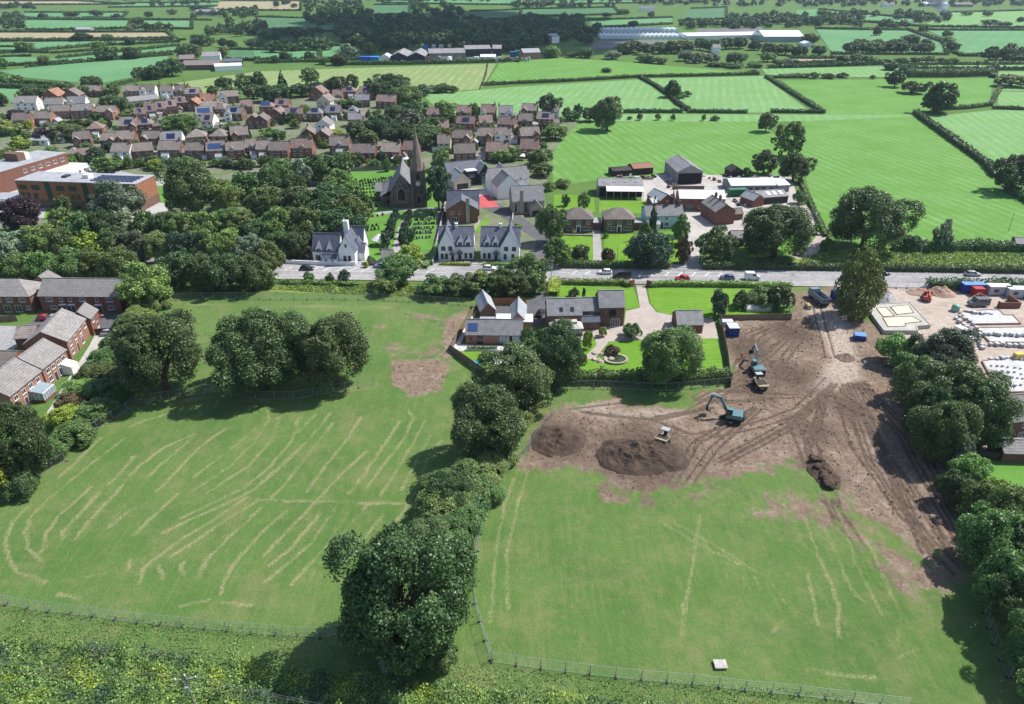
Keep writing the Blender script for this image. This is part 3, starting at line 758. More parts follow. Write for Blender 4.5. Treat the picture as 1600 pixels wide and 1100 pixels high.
nt_.links.new(_mix(nt_, _ramp(nt_, sm, .38, .6), g1, s1), bs.inputs['Base Color'])
bs.inputs['Roughness'].default_value = .95; bs.inputs['Specular IOR Level'].default_value = .1
b_ = nt_.nodes.new('ShaderNodeBump'); b_.inputs['Strength'].default_value = 1.0; b_.inputs['Distance'].default_value = .2
nt_.links.new(_noise(nt_, co_, 2.6, 5, .7), b_.inputs['Height']); nt_.links.new(b_.outputs[0], bs.inputs['Normal'])
me.materials.append(m)
O('meadow', me, kind='structure')

# clods turned up over the stripped soil: too many to count
cr_ = np.random.RandomState(12); w_ = np.clip((np.clip(soil - .55, 0, 1) * ins * (1 - .75 * track) + .3 * np.clip(rut, 0, 1) * np.clip(soil - .55, 0, 1)).ravel(), 0, None); ii = cr_.choice(XX.size, 9000, p=w_ / w_.sum())
oc = np.array([(1, 0, 0), (0, 1, 0), (-1, 0, 0), (0, -1, 0), (0, 0, 1), (0, 0, -.6)], float); of = np.array([(0, 1, 4), (1, 2, 4), (2, 3, 4), (3, 0, 4), (1, 0, 5), (2, 1, 5), (3, 2, 5), (0, 3, 5)])
sz = .05 + .16 * cr_.rand(9000) ** 3; V = oc[None] * (1 + .45 * cr_.randn(9000, 6, 1)) * sz[:, None, None]
an = cr_.rand(9000) * 6.28; ca, sa = np.cos(an)[:, None], np.sin(an)[:, None]; V = np.stack([V[:, :, 0] * ca - V[:, :, 1] * sa, V[:, :, 0] * sa + V[:, :, 1] * ca, V[:, :, 2]], 2)
V += np.stack([XX.ravel()[ii] + .2 * cr_.randn(9000), YY.ravel()[ii] + .2 * cr_.randn(9000), ZZ.ravel()[ii] + .02], 1)[:, None]
me = bpy.data.meshes.new('soil_clods'); me.from_pydata(V.reshape(-1, 3), [], (of[None] + 6 * np.arange(9000)[:, None, None]).reshape(-1, 3)); me.materials.append(M('clod', (.20, .145, .108), (.12, .085, .065), .8, .95, world=True))
O('soil_clods', me, kind='stuff', label='scattered clods and stones over the stripped brown soil', cat='soil')

# ---------------------------------------------------------------- buildings
WC = {}
FRAMES = {'w': PAINTW, 'd': BLKM, 't': TIMB, 's': STONEL}
def win_meshes(w, h, style, cols, lod, glass):
    key = (round(w, 2), round(h, 2), style, cols, lod, glass.name)
    if key in WC: return WC[key]
    f = MB(); t = .07 if lod == 'near' else .10
    f.box(-w / 2, w / 2, -.06, .03, 0, t); f.box(-w / 2, w / 2, -.06, .03, h - t, h)
    f.box(-w / 2, -w / 2 + t, -.06, .03, t, h - t); f.box(w / 2 - t, w / 2, -.06, .03, t, h - t)
    for i in range(1, cols):
        x = -w / 2 + w * i / cols; f.box(x - .035, x + .035, -.055, .03, t, h - t)
    f.box(-w / 2 - .06, w / 2 + .06, -.12, .02, -.07, 0)                       # sill
    g = MB(); g.box(-w / 2 + t, w / 2 - t, -.025, .02, t, h - t)
    if lod == 'near': r = (f.mesh('window', FRAMES[style]), g.mesh('pane', glass))
    else:
        n = len(f.v); f.v += g.v; f.f += [tuple(n + i for i in q) for q in g.f]; f.m += [1] * len(g.f)
        r = (f.mesh('window', [FRAMES[style], glass]), None)
    WC[key] = r
    return r
ROT = {'f': 0, 'r': math.pi / 2, 'l': -math.pi / 2, 'b': math.pi}
class Bld:
    def __init__(s, name, label, A, B, cat='house', group=None, lod='near', world=False, rz=None):
        a = Vector((*A, 0)) if world else P(*A); b = Vector((*B, 0)) if world else P(*B)
        d = b - a; s.w = d.length; s.lod = lod
        s.e = E(name, (a.x, a.y, 0), math.atan2(d.y, d.x), label, cat, group)
    def block(s, x0, x1, y0, y1, ze, rise, axis='x', wall=None, roof=None, z0=-.1, oh=.35, th=.16, hipf=.5):
        wall = wall or BRICK; roof = roof or TILE
        W, R = MB(), MB()
        xm, ym = (x0 + x1) / 2, (y0 + y1) / 2
        c = [(x0, y0), (x1, y0), (x1, y1), (x0, y1)]
        for i in range(4):
            p, q = c[i], c[(i + 1) % 4]; W.face([(*p, z0), (*q, z0), (*q, ze), (*p, ze)])
        if axis == 'x':
            for x in (x0, x1): W.face([(x, y0, ze), (x, y1, ze), (x, ym, ze + rise)])
            k = rise / (ym - y0); e = oh * k
            pr = [(y0 - oh, ze - e), (ym, ze + rise), (y1 + oh, ze - e)]
            R.prism([(u, z + .01) for u, z in pr] + [(u, z + th) for u, z in pr[::-1]], 'x', x0 - oh * .5, x1 + oh * .5)
            R.box(x0 - oh * .5, x1 + oh * .5, ym - .14, ym + .14, ze + rise + th - .05, ze + rise + th + .07)
        elif axis == 'y':
            for y in (y0, y1): W.face([(x0, y, ze), (x1, y, ze), (xm, y, ze + rise)])
            k = rise / (xm - x0); e = oh * k
            pr = [(x0 - oh, ze - e), (xm, ze + rise), (x1 + oh, ze - e)]
            R.prism([(u, z + .01) for u, z in pr] + [(u, z + th) for u, z in pr[::-1]], 'y', y0 - oh * .5, y1 + oh * .5)
            R.box(xm - .14, xm + .14, y0 - oh * .5, y1 + oh * .5, ze + rise + th - .05, ze + rise + th + .07)
        elif axis == 'h':
            a0, a1, b0, b1 = x0 - oh, x1 + oh, y0 - oh, y1 + oh
            zt = ze + rise
            if (x1 - x0) >= (y1 - y0): r = (y1 - y0) * hipf; t0, t1 = (xm - max(.1, (x1 - x0) / 2 - r), ym), (xm + max(.1, (x1 - x0) / 2 - r), ym)
            else: r = (x1 - x0) * hipf; t0, t1 = (xm, ym - max(.1, (y1 - y0) / 2 - r)), (xm, ym + max(.1, (y1 - y0) / 2 - r))
            z = ze - .02; q = [(a0, b0, z), (a1, b0, z), (a1, b1, z), (a0, b1, z)]
            T0, T1 = (*t0, zt), (*t1, zt)
            if (x1 - x0) >= (y1 - y0): fs = [[q[0], q[1], T1, T0], [q[1], q[2], T1], [q[2], q[3], T0, T1], [q[3], q[0], T0]]
            else: fs = [[q[0], q[1], T0], [q[1], q[2], T1, T0], [q[2], q[3], T1], [q[3], q[0], T0, T1]]
            for f in fs: R.face(f)
            R.face([(a0, b0, z - .12), (a1, b0, z - .12), (a1, b1, z - .12), (a0, b1, z - .12)])
            for i in range(4):
                p_, q_ = q[i], q[(i + 1) % 4]; R.face([p_, q_, (q_[0], q_[1], z - .12), (p_[0], p_[1], z - .12)])
        else:                                                                # flat, with a low parapet edge
            R.box(x0 - .12, x1 + .12, y0 - .12, y1 + .12, ze - .02, ze + .22)
            R.box(x0 + .25, x1 - .25, y0 + .25, y1 - .25, ze + .1, ze + .24)
        part('wall', W, wall, s.e); r = part('roof', R, roof, s.e)
        return r
    def win(s, x, z, w=1.3, h=1.1, y=0., face='f', style='w', cols=2, glass=None):
        me, pm = win_meshes(w, h, style, cols, s.lod, glass or GLASS)
        o = O('window', me, s.e, (x, y, z), ROT[face])
        if pm: O('pane', pm, o)
        return o
    def row(s, x0, x1, n, z, w=1.3, h=1.1, **k):
        for i in range(n): s.win(x0 + (x1 - x0) * (i + .5) / n, z, w, h, **k)
    def door(s, x, y=0., w=.95, h=2.05, face='f', mat=None, z=0., name='door'):
        mb = MB(); mb.box(-w / 2, w / 2, -.05, .03, 0, h); mb.box(-w / 2 - .08, w / 2 + .08, -.03, .025, -.02, h + .08, 1)
        return part(name, mb, [mat or DOORM, PAINTW], s.e, loc=(x, y, z), rz=ROT[face])
    def chim(s, x, y, z0, z1, w=.7, d=.9, mat=None, pots=2):
        mb = MB(); mb.box(x - w / 2, x + w / 2, y - d / 2, y + d / 2, z0, z1)
        mb.box(x - w / 2 - .08, x + w / 2 + .08, y - d / 2 - .08, y + d / 2 + .08, z1, z1 + .15)
        for i in range(pots):
            yy = y + (i - (pots - 1) / 2) * .38; mb.lathe([(.12, 0), (.14, .1), (.11, .4)], (x, yy, z1 + .15), 1, 7)
        part('chimney', mb, [mat or BRICK, TILEO], s.e)
    def box(s, name, x0, x1, y0, y1, z0, z1, mat, parent=None):
        mb = MB(); mb.box(x0, x1, y0, y1, z0, z1); return part(name, mb, mat, parent or s.e)
    def gdormer(s, x, y, z, w, h, rise, dep, wall, roof, win=True, style='w'):
        """small gabled dormer standing on the eaves"""
        s.block(x - w / 2, x + w / 2, y, y + dep, z + h, rise, 'y', wall, roof, z0=z, oh=.2, th=.1)
        if win: s.win(x, z + .3, w * .6, h * .85, y, 'f', style)
    def panels(s, x0, n, rows, ym, ze, rise, half, mat, pw=1.0, ph=1.65, name='solar_panel'):
        """modules lying on the front slope; half is the run of the slope"""
        sl = math.atan2(rise, half); t = MB(); t.box(0, pw - .04, 0, ph - .04, 0, .06); me = t.mesh(name, mat)
        for j in range(rows):
            for i in range(n):
                run = .5 + j * ph * math.cos(sl)
                o = O(name, me, s.e, (x0 + i * pw, ym - half + run, ze + run * math.tan(sl) + .24)); o.rotation_euler = (sl, 0, 0)

# ---- estate houses in the middle distance
WALLS = {'b': BRICK, 'n': BRICKB, 'w': WHITE, 'p': BRICKP, 'c': CREAM}
ROOFS = {'t': TILE, 'r': TILER, 'g': TILEG, 'o': TILEO, 's': SLATEG, 'l': SLATEL}
WN = {'b': 'red brick', 'n': 'brown brick', 'w': 'white', 'p': 'pale brick', 'c': 'cream'}
RN_ = {'t': 'brown', 'r': 'red-brown', 'g': 'grey', 'o': 'orange', 's': 'grey slate', 'l': 'pale grey'}
def estate(cx, by, wpx, code, label, seed, yaw=0., solar=None):
    """code: wall, roof, form (x ridge across, y gable to us, c cross gable, h hipped)"""
    rng = random.Random(seed * 13 + 5)
    p = P(cx, by); w = max(6.2, .87 * wpx / ppm(by)); d = rng.uniform(7.5, 9); ze = rng.uniform(4.4, 4.8)
    rz = math.radians(yaw); a = (p.x - w / 2 * math.cos(rz), p.y - w / 2 * math.sin(rz)); b_ = (p.x + w / 2 * math.cos(rz), p.y + w / 2 * math.sin(rz))
    b = Bld('house', label, a, b_, 'house', 'houses of the village estate', 'far', True)
    wl, rf, fm = WALLS[code[0]], ROOFS[code[1]], code[2]
    rise = d * .5 * rng.uniform(.72, .85)
    if fm == 'x':
        b.block(0, w, 0, d, ze, rise, 'x', wl, rf); half = d / 2
    elif fm == 'y':
        rise = w * .5 * .75; b.block(0, w, 0, d + 1.5, ze, rise, 'y', wl, rf)
    elif fm == 'h':
        b.block(0, w, 0, d, ze, rise * .95, 'h', wl, rf); half = d / 2
    else:
        b.block(0, w, 0, d, ze, rise, 'x', wl, rf); half = d / 2
        gw = w * .42; s_ = rng.choice((0, 1)); x0 = .02 if s_ == 0 else w - gw - .02
        b.block(x0, x0 + gw, -1.6, d * .45, ze - .02, gw * .42, 'y', wl if rng.random() < .7 else WHITE, rf)
        b.win(x0 + gw / 2, 3.0, 1.6, 1.1, -1.6); b.win(x0 + gw / 2, .8, 1.8, 1.2, -1.6)
        free = (x0 + gw, w) if s_ == 0 else (0, x0); m_ = (free[0] + free[1]) / 2
        b.win(m_, 3.0, 1.5, 1.1); b.win(m_ + .8, .8, 1.4, 1.2); b.door(m_ - .9)
    if fm in 'xh':
        n = 2 if w < 9 else 3
        b.row(.4, w - .4, n, 3.0, 1.5, 1.1, cols=2); b.row(.4, w * .62, max(1, n - 1), .85, 1.6, 1.2, cols=3); b.door(w * .82)
        if rng.random() < .3:
            q = rng.uniform(.15, .5) * w; b.block(q, q + 3, -2.6, -.02, 2.2, .9, 'x', WHITE, ROOFS['l'])
    if fm == 'y':
        b.row(.5, w - .5, 2, 3.0, 1.4, 1.1); b.row(.5, w * .7, 1, .85, 2.0, 1.2); b.door(w * .8)
    if rng.random() < .45:                                                   # side garage or lean-to
        gx0 = w + .04 if rng.random() < .5 else -3.04
        b.block(gx0, gx0 + 3, 1.2, 6.8, 2.3, rng.choice((0, 1.1, 1.4)) or .01, rng.choice(('x', 'y', 'f')), wl, rf if rng.random() < .7 else FLATR); b.box('garage_door', gx0 + .4, gx0 + 2.6, 1.12, 1.2, .05, 2.05, PAINTW)
    if rng.random() < .3: b.block(w * .2, w * .6, d + .03, d + 2.8, 2.4, 1.0, 'x', wl, ROOFS['g'])
    if fm == 'x' and rng.random() < .3: b.gdormer(w * rng.uniform(.25, .75), .1, ze - .6, 1.8, 1.3, .9, 2.4, WHITE, rf)
    sd_ = 'r' if p.x < 0 else 'l'; xs = w if p.x < 0 else 0
    b.win(xs, 3.0, 1.0, 1.0, d * .5, sd_)
    if rng.random() < .75 and fm != 'h':
        if fm == 'y': b.chim(w * .5, d * .7, ze + rise - .6, ze + rise + 1.1, mat=wl if code[0] in 'bnp' else BRICK)
        else: b.chim(rng.choice((.45, w - .45)), d * .5, ze + rise - .9, ze + rise + 1.1, mat=wl if code[0] in 'bnp' else BRICK)
    if solar and fm in 'xch':
        nn = max(2, int(w * (.8 if solar == 'S' else .45))); b.panels(w * .1 if solar == 'S' else w * .3, nn, 2, d / 2, ze, rise, d / 2, SOLARB if solar == 'S' else SOLAR)
    return b
ROWS = [
 ('in the estate row nearest the wood', [(191, 252, 34, 'wtx'), (226, 250, 33, 'btx'), (266, 249, 38, 'ntx'), (306, 250, 33, 'ntx'), (339, 250, 31, 'ntx', 'S'), (370, 250, 31, 'btx'), (396, 246, 26, 'btx')]),
 ('in row behind churchyard wood', [(412, 248, 20, 'btx'), (436, 250, 34, 'btx'), (472, 246, 38, 'brx'), (531, 242, 34, 'btx'), (568, 254, 42, 'btx'), (610, 252, 34, 'btx'), (640, 249, 26, 'brx')]),
 ('in the second estate row', [(131, 231, 27, 'ntc'), (171, 233, 26, 'btc'), (198, 232, 30, 'btc'), (237, 231, 31, 'btc'), (270, 233, 36, 'wsx', 's'), (310, 228, 32, 'bth'), (342, 227, 30, 'bth'), (377, 225, 30, 'btc')]),
 ('in the third estate row', [(90, 223, 26, 'wtc'), (151, 215, 26, 'brh'), (202, 210, 30, 'btc', 's'), (229, 208, 24, 'bth', 's'), (252, 210, 22, 'bth'), (325, 203, 22, 'wtx', 's'), (397, 201, 24, 'bty')]),
 ('in the terrace with solar roofs', [(222, 190, 17, 'brx', 's'), (238, 186, 17, 'brx', 's'), (254, 182, 17, 'brx', 's'), (270, 178, 17, 'brx', 's'), (285, 172, 16, 'brx', 's')]),
 ('in the fourth estate row at left', [(36, 201, 30, 'btx'), (69, 197, 28, 'ptx'), (95, 186, 32, 'ptx'), (131, 185, 32, 'bgx'), (166, 187, 32, 'ptc')]),
 ('in the short row at the far left', [(42, 173, 38, 'wgx'), (86, 174, 32, 'cgx'), (122, 173, 30, 'wsc')]),
 ('in the back row against the fields', [(81, 161, 28, 'boy'), (113, 161, 28, 'nty'), (144, 152, 32, 'btx'), (207, 153, 26, 'ntx'), (232, 152, 26, 'wtc'), (262, 153, 22, 'wtx'), (284, 153, 24, 'btx')]),
 ('in cluster left of hay field', [(302, 157, 24, 'btx', 's'), (302, 174, 22, 'boy'), (326, 169, 24, 'boc'), (359, 162, 34, 'btc'), (330, 179, 24, 'btx'), (345, 182, 20, 'bth', 's'), (322, 190, 28, 'wgx', 'S'), (366, 189, 30, 'nsc', 's'), (386, 178, 20, 'brx')]),
 ('in cluster left of central wood', [(417, 179, 24, 'brh', 'S'), (441, 176, 24, 'brx', 's'), (432, 191, 22, 'bty'), (461, 191, 30, 'brx', 's'), (492, 190, 27, 'nsh', 's'), (521, 188, 26, 'nsx', 's'), (550, 188, 22, 'nsh', 's')]),
 ('in upper cluster beside hay field', [(495, 157, 28, 'ory'.replace('o', 'b'), None), (506, 170, 26, 'cty'), (546, 154, 24, 'brh', 's'), (572, 156, 26, 'brx', 's'), (528, 161, 11, 'brx'), (567, 168, 26, 'nsx'), (603, 170, 36, 'brx')]),
 ('in small group left of central wood', [(408, 201, 24, 'bty'), (505, 208, 26, 'wgy'), (482, 223, 24, 'bty'), (504, 227, 25, 'bty'), (555, 199, 22, 'nsx')]),
 ('in back row beside bright field', [(677, 191, 22, 'brx'), (724, 188, 26, 'brx'), (762, 188, 26, 'brc'), (790, 188, 26, 'wsc'), (826, 185, 28, 'ntc'), (860, 185, 30, 'ntc')]),
 ('in second row beside bright field', [(693, 213, 20, 'brx'), (727, 206, 32, 'brx', 's'), (760, 205, 24, 'brx'), (790, 207, 30, 'brx'), (821, 202, 25, 'btx'), (851, 198, 30, 'btx', 's')]),
 ('in the third row right of the spire', [(721, 230, 34, 'ntc'), (757, 227, 28, 'ntc'), (786, 225, 30, 'wtc'), (829, 226, 35, 'ntc')]),
 ('in row just behind modern houses', [(694, 238, 18, 'ctx'), (727, 254, 38, 'btx'), (776, 252, 38, 'brx'), (826, 247, 32, 'brx')]),
]
k = 0
for phrase, hs in ROWS:
    hs = sorted(hs, key=lambda h: h[0])
    for i, h in enumerate(hs):
        k += 1
        nm = 'leftmost' if i == 0 else 'rightmost' if i == len(hs) - 1 else ordi(i + 1) + ' from left'
        lab = '%s %s house, %s roof, %s' % (nm, WN[h[3][0]], RN_[h[3][1]], phrase)
        yaw = random.Random(k).uniform(-13, 13) + (8 if h[0] < 420 else 0)
        if 'terrace with solar' in phrase: yaw = 24
        estate(h[0], h[1], h[2], h[3], lab, k, yaw, h[4] if len(h) > 4 else None)
b = Bld('bungalow', 'long low grey-roofed bungalow in front of the back estate row', (203, 165), (250, 160), 'bungalow', None, 'far'); b.block(0, b.w, 0, 8, 2.6, 2.2, 'x', CREAM, TILEG); b.row(1, b.w - 1, 4, .9, 1.6, 1.2)
b = Bld('bungalow', 'white bungalow with pale roof among gardens above the school', (44, 227), (76, 227), 'bungalow', None, 'far'); b.block(0, b.w, 0, 8, 2.6, 2.0, 'h', WHITE, SLATEL); b.row(1, b.w - 1, 3, .9, 1.6, 1.2)
b = Bld('bungalow', 'brown hip-roofed brick bungalow just above the school roof', (102, 249), (124, 249), 'bungalow', None, 'far'); b.block(0, b.w, 0, 7, 2.6, 2.4, 'h', BRICK, TILE); b.row(.5, b.w - .5, 2, .9, 1.6, 1.2)
b = Bld('bungalow', 'red brick gabled bungalow partly behind dark tree above the school', (124, 252), (144, 250), 'bungalow', None, 'far'); b.block(0, b.w, 0, 7, 2.8, 2.4, 'x', BRICK, TILER); b.row(.5, b.w - .5, 2, .9, 1.6, 1.2)

# ---- two-storey houses at the lower left
def gable_house(label, B, C, w, ze=4.9, roof=TILEG, wall=BRICKP):
    pb, pc = P(*B), P(*C); d = pc - pb; L = d.length; ang = math.atan2(d.y, d.x) - math.pi / 2
    a = Vector((pb.x - w * math.cos(ang), pb.y - w * math.sin(ang), 0))
    b = Bld('brick_house', label, a.xy, pb.xy, world=True)
    b.block(0, w, 0, L, ze, w * .5 * .62, 'y', wall, roof)
    for i, yy in enumerate(np.linspace(1.6, L - 1.6, 4)):
        b.win(w, 3.0, 1.2, 1.1, yy, 'r', cols=2)
        if i in (0, 2): b.win(w, .35 if i == 2 else .9, 1.3, 1.9 if i == 2 else 1.2, yy, 'r', cols=2)
        elif i == 1: b.door(w, yy, .95, 2.05, 'r')
    b.L = L
    return b
b = gable_house('brick house with pale grey gabled roof, highest of three at lower left', (113, 562), (142, 524), 9.2)
b.block(-4.2, -.03, 5, 11, 4.3, 1.7, 'x', BRICK, TILE); b.block(b.w * .6, b.w + .9, b.L + .03, b.L + 5.5, 4.6, 2.0, 'y', BRICK, TILEG)
b.win(b.w + .9, 3.0, 1.2, 1.1, b.L + 1.6, 'r'); b.win(b.w + .9, .6, 1.3, 1.6, b.L + 3.4, 'r')
b = gable_house('brick house with grey gabled roof, middle of three at lower left', (76, 606), (112, 575), 8.6)
b.block(-4.8, -.03, 2, 8.5, 4.4, 1.8, 'x', BRICK, TILE)
c_ = MB(); c_.prism([(0, 0), (2.4, 0), (2.4, 2.1), (0, 2.9)], 'y', 0, 2.6); part('lean_to', c_, PAINTW, b.e, loc=(b.w, b.L - 3.2, 0))
b = gable_house('brick house with grey gabled roof at left edge with white conservatory', (26, 650), (74, 609), 9.5)
cv = MB(); cv.box(0, 3.0, 0, 4.0, 0, .6)
co_o = part('conservatory', cv, BRICK, b.e, loc=(b.w + .02, b.L - 5.2, 0))
cv = MB(); cv.box(.08, 2.92, .08, 3.92, .6, 2.2); cv.prism([(0, 2.2), (3, 2.2), (3, 2.3), (0, 2.9)], 'y', 0, 4); part('glazing', cv, GLASSL, co_o)
cv = MB()
for i in range(6): cv.box(2.88, 3.0, i * .78, i * .78 + .1, .6, 2.2)
for i in range(4): cv.box(i * .96, i * .96 + .1, -.02, .1, .6, 2.2)
cv.box(2.86, 3.04, -.03, 4.0, 2.2, 2.32); part('frame', cv, PAINTW, co_o)
b = Bld('brick_terrace', 'long brick terrace with grey roof and parked cars in front, lower left', (68, 487), (192, 488))
w = b.w; b.block(0, w, 0, 8.6, 4.8, 3.1, 'x', BRICK, TILEG)
for i in range(3):
    x0 = w * i / 3; u = w / 3
    sgn = (i == 0)
    b.win(x0 + u * (.38 if sgn else .62), 3.1, 1.7, 1.1, cols=3); b.win(x0 + u * (.82 if sgn else .15), 3.1, .8, 1.0, cols=1)
    b.win(x0 + u * .62 if i else x0 + u * .45, .8, 1.7, 1.1, cols=3); b.door(x0 + u * (.85 if i == 0 else .18))
    b.box('canopy', x0 + u * (.85 if i == 0 else .18) - .9, x0 + u * (.85 if i == 0 else .18) + .9, -.8, .04, 2.3, 2.42, PAINTW)
for i in (1, 2): b.box('downpipe', w * i / 3 - .06, w * i / 3 + .06, -.13, -.02, 0, 4.6, BLKM)
b.win(w, 3.0, 1.0, 1.0, 4.2, 'r')
b = Bld('brick_house', 'hip-roofed brick semi left of the long terrace at left edge', (-26, 488), (54, 488))
b.block(0, b.w, 0, 8.5, 4.8, 3.2, 'h', BRICK, TILEG); b.block(b.w - 5, b.w + 1.5, 8.55, 13, 4.6, 2.2, 'y', BRICKP, TILEG)
for x in (b.w - 8.6, b.w - 5.6, b.w - 2.2): b.win(x, 3.1, 1.6, 1.1, cols=3)
for x in (b.w - 6.9, b.w - 3.9): b.win(x, .15, 1.7, 2.0, cols=2)
b.win(b.w - 1.2, .8, 1.0, 1.1)

# ---- school
b = Bld('school', 'three-storey orange brick school block with flat grey roof and dark windows', (37, 324), (222, 331), 'school')
w = b.w; ORB = M('orange brick', (.38, .17, .09), (.30, .13, .075), 1, .9, .2, 8, 0, fine=6)
b.block(0, w, 0, 13, 10.4, 0, 'f', ORB, FLATR)
b.box('brick_band', -.04, w + .04, -.05, 13.05, 0, 3.4, BRICKB)
for i in range(9):
    x = 2.6 + i * (w - 5) / 8.6
    if i in (2, 5): b.box('stair_glazing', x - 1.0, x + 1.0, -.12, .02, .2, 10.2, M('dark green glass', (.03, .06, .07), (.02, .045, .05), 1, .15)); continue
    b.win(x, 7.2, 3.2, 1.7, -.0, 'f', 'd', 3); b.win(x - .8, 4.0, 1.6, 1.9, 0, 'f', 'd', 2); b.win(x, .5, 2.0, 2.2, -.06, 'f', 'd', 2)
    if i % 2 == 0: b.win(x + 1.4, 4.0, 1.4, 1.9, 0, 'f', 'd', 2)
t_ = MB(); t_.box(0, 1.6, 0, .96, 0, .05); sm_ = t_.mesh('solar_panel', SOLAR)
for i in range(10):
    for j in range(4):
        o = O('solar_panel', sm_, b.e, (w * .60 + i * 1.75, 2 + j * 2.2, 10.75)); o.rotation_euler = (R_(10), 0, 0)
b.box('roof_plant', w * .5, w * .55, 5, 8, 10.6, 12, METW); b.box('roof_plant', w * .32, w * .36, 5, 8, 10.6, 11.3, LEAD)
b = Bld('school_hall', 'red brick school wing with white-topped flat roof at left edge', (-2, 306), (112, 269), 'school')
w = b.w; b.block(0, w, 0, 16, 8.6, 0, 'f', BRICK, FLATR); b.row(w * .35, w - 1, 6, 5.6, 1.8, 1.4, cols=2); b.row(w * .35, w - 1, 6, 1.8, 1.8, 1.4, cols=2)
b.box('roof_plant', w * .5, w * .6, 6, 13, 8.8, 12, BRICKB); b.box('roof_plant', w * .6 + .05, w * .66, 6, 12, 8.8, 11.6, PAINTW)
b = Bld('school_annexe', 'low white flat-roofed annexe behind the orange brick school block', (96, 286), (140, 268), 'school', lod='far')
b.block(0, b.w, 0, 14, 3.6, 0, 'f', WHITE, METW); b.row(1, b.w - 1, 5, 1., 1.6, 1.3)
b = Bld('school_canopy', 'low glazed canopy building at left edge below the red brick wing', (-22, 325), (34, 325), 'school', lod='far')
b.block(0, b.w, 0, 9, 3.2, 0, 'f', WHITE, SLATEL); b.row(1, b.w - 1, 5, .7, 1.8, 1.8, style='d')

# ---- the church
pA, pB = P(604, 324), P(672, 323)
ch = Bld('church', 'dark sandstone church with tall spire, clock and steep slate roof', (602, 325), (672, 323), 'church')
w = ch.w; k1 = w / 17.0
ch.block(2.6 * k1, 10.4 * k1, .0, 24, 6.4, 6.2, 'y', STONE, SLATEG, oh=.3)         # nave, gable to the road
ch.block(-1.6 * k1, 2.55 * k1, 2.5, 22, 3.4, .1, 'f', STONE, SLATEG, oh=.1)
mb = MB(); mb.prism([(-1.9 * k1, 3.4), (2.7 * k1, 6.2), (2.7 * k1, 6.5), (-1.9 * k1, 3.72)], 'y', 2.3, 22.2); part('aisle_roof', mb, SLATEG, ch.e)
ch.block(-4.0 * k1, -1.65 * k1, 9, 16, 4.0, 2.6, 'x', STONE, SLATEG, oh=.2)          # side porch
mb = MB(); tx0, tx1 = 10.6 * k1, 15.4 * k1; tm = (tx0 + tx1) / 2; hw = (tx1 - tx0) / 2
mb.box(tx0, tx1, -.4, 4.6, -.1, 14.0); mb.box(tx0 - .15, tx1 + .15, -.55, 4.75, 7.6, 7.9); mb.box(tx0 - .2, tx1 + .2, -.6, 4.8, 13.6, 14.1)
for sx in (tx0, tx1):
    for sy in (-.4, 4.6):
        mb.box(sx - .55, sx + .55, sy - .55, sy + .55, -.1, 9); mb.box(sx - .35, sx + .35, sy - .35, sy + .35, 9, 14.6)
        mb.lathe([(.4, 0), (.02, 1.8)], (sx, sy, 14.6), 0, 4)
part('tower', mb, STONE, ch.e)
mb = MB(); mb.lathe([(hw * 1.12, 14.1), (hw * .98, 15.2), (hw * .52, 21.5), (.12, 29.0), (.03, 29.4)], (tm, 2.1, 0), 0, 8); sp_ = part('spire', mb, M('spire stone', (.26, .20, .17), (.16, .125, .105), .8, .9, .3, 4), ch.e)
mb = MB(); mb.bar((tm, 2.1, 29.3), (tm, 2.1, 31), .05); mb.bar((tm - .4, 2.1, 30.4), (tm + .4, 2.1, 30.4), .05); part('finial', mb, BLKM, sp_)
mb = MB(); mb.bar((0, 0, 0), (0, -.12, 0), .85, 0, None, 20); cl = part('clock_face', mb, PAINTW, ch.e, loc=(tm, -.42, 9.2))
mb = MB(); mb.box(-.05, .05, -.16, -.13, -.05, .6); mb.box(-.05, .4, -.15, -.125, -.05, .05); part('clock_hand', mb, BLKM, cl)
def lancet(parent, x, y, z, w, h, face='f', lights=1):
    fr, gl = MB(), MB()
    def arch(ww, hh, z0): return [(-ww / 2, z0), (ww / 2, z0), (ww / 2, hh * .66), (ww * .28, hh * .88), (0, hh), (-ww * .28, hh * .88), (-ww / 2, hh * .66)]
    fr.prism(arch(w, h, 0), 'y', -.06, .04); gl.prism(arch(w * .84, h * .93, .12), 'y', -.09, -.05)
    o = part('window', fr, STONEL if lights > 1 else STONE, parent, loc=(x, y, z), rz=ROT[face]); part('pane', gl, DARK, o)
    if lights > 1:
        t = MB()
        for i in range(1, lights): t.box(-w * .42 + w * .84 * i / lights - .06, -w * .42 + w * .84 * i / lights + .06, -.13, -.06, .1, h * .62)
        t.box(-w * .42, w * .42, -.12, -.06, h * .38, h * .38 + .1); part('tracery', t, STONE, o)
lancet(ch.e, 6.5 * k1, 0, 2.6, 3.4, 5.2, lights=4); lancet(ch.e, 1.0 * k1, 2.5, .9, 1.0, 1.9)
lancet(ch.e, tm, -.4, 1.6, 1.2, 2.8); lancet(ch.e, tm, -.4, 10.6, 1.3, 2.6); lancet(ch.e, tm - .9, -.4, 5.6, .45, 1.3); lancet(ch.e, tm + .9, -.4, 5.6, .45, 1.3)
lancet(ch.e, tx1, 2.1, 10.6, 1.3, 2.6, 'r')
for x in (2.6 * k1, 10.4 * k1):
    mb = MB(); mb.prism([(-1.1, -.1), (0.02, -.1), (0.02, 5.2), (-.45, 4.4), (-.45, 2.8), (-1.1, 2.2)], 'x', x - .45, x + .45); part('buttress', mb, STONE, ch.e)
mb = MB(); mb.box(4 * k1, 9 * k1, -.25, -.02, 2.0, 2.25); part('string_course', mb, STONEL, ch.e)
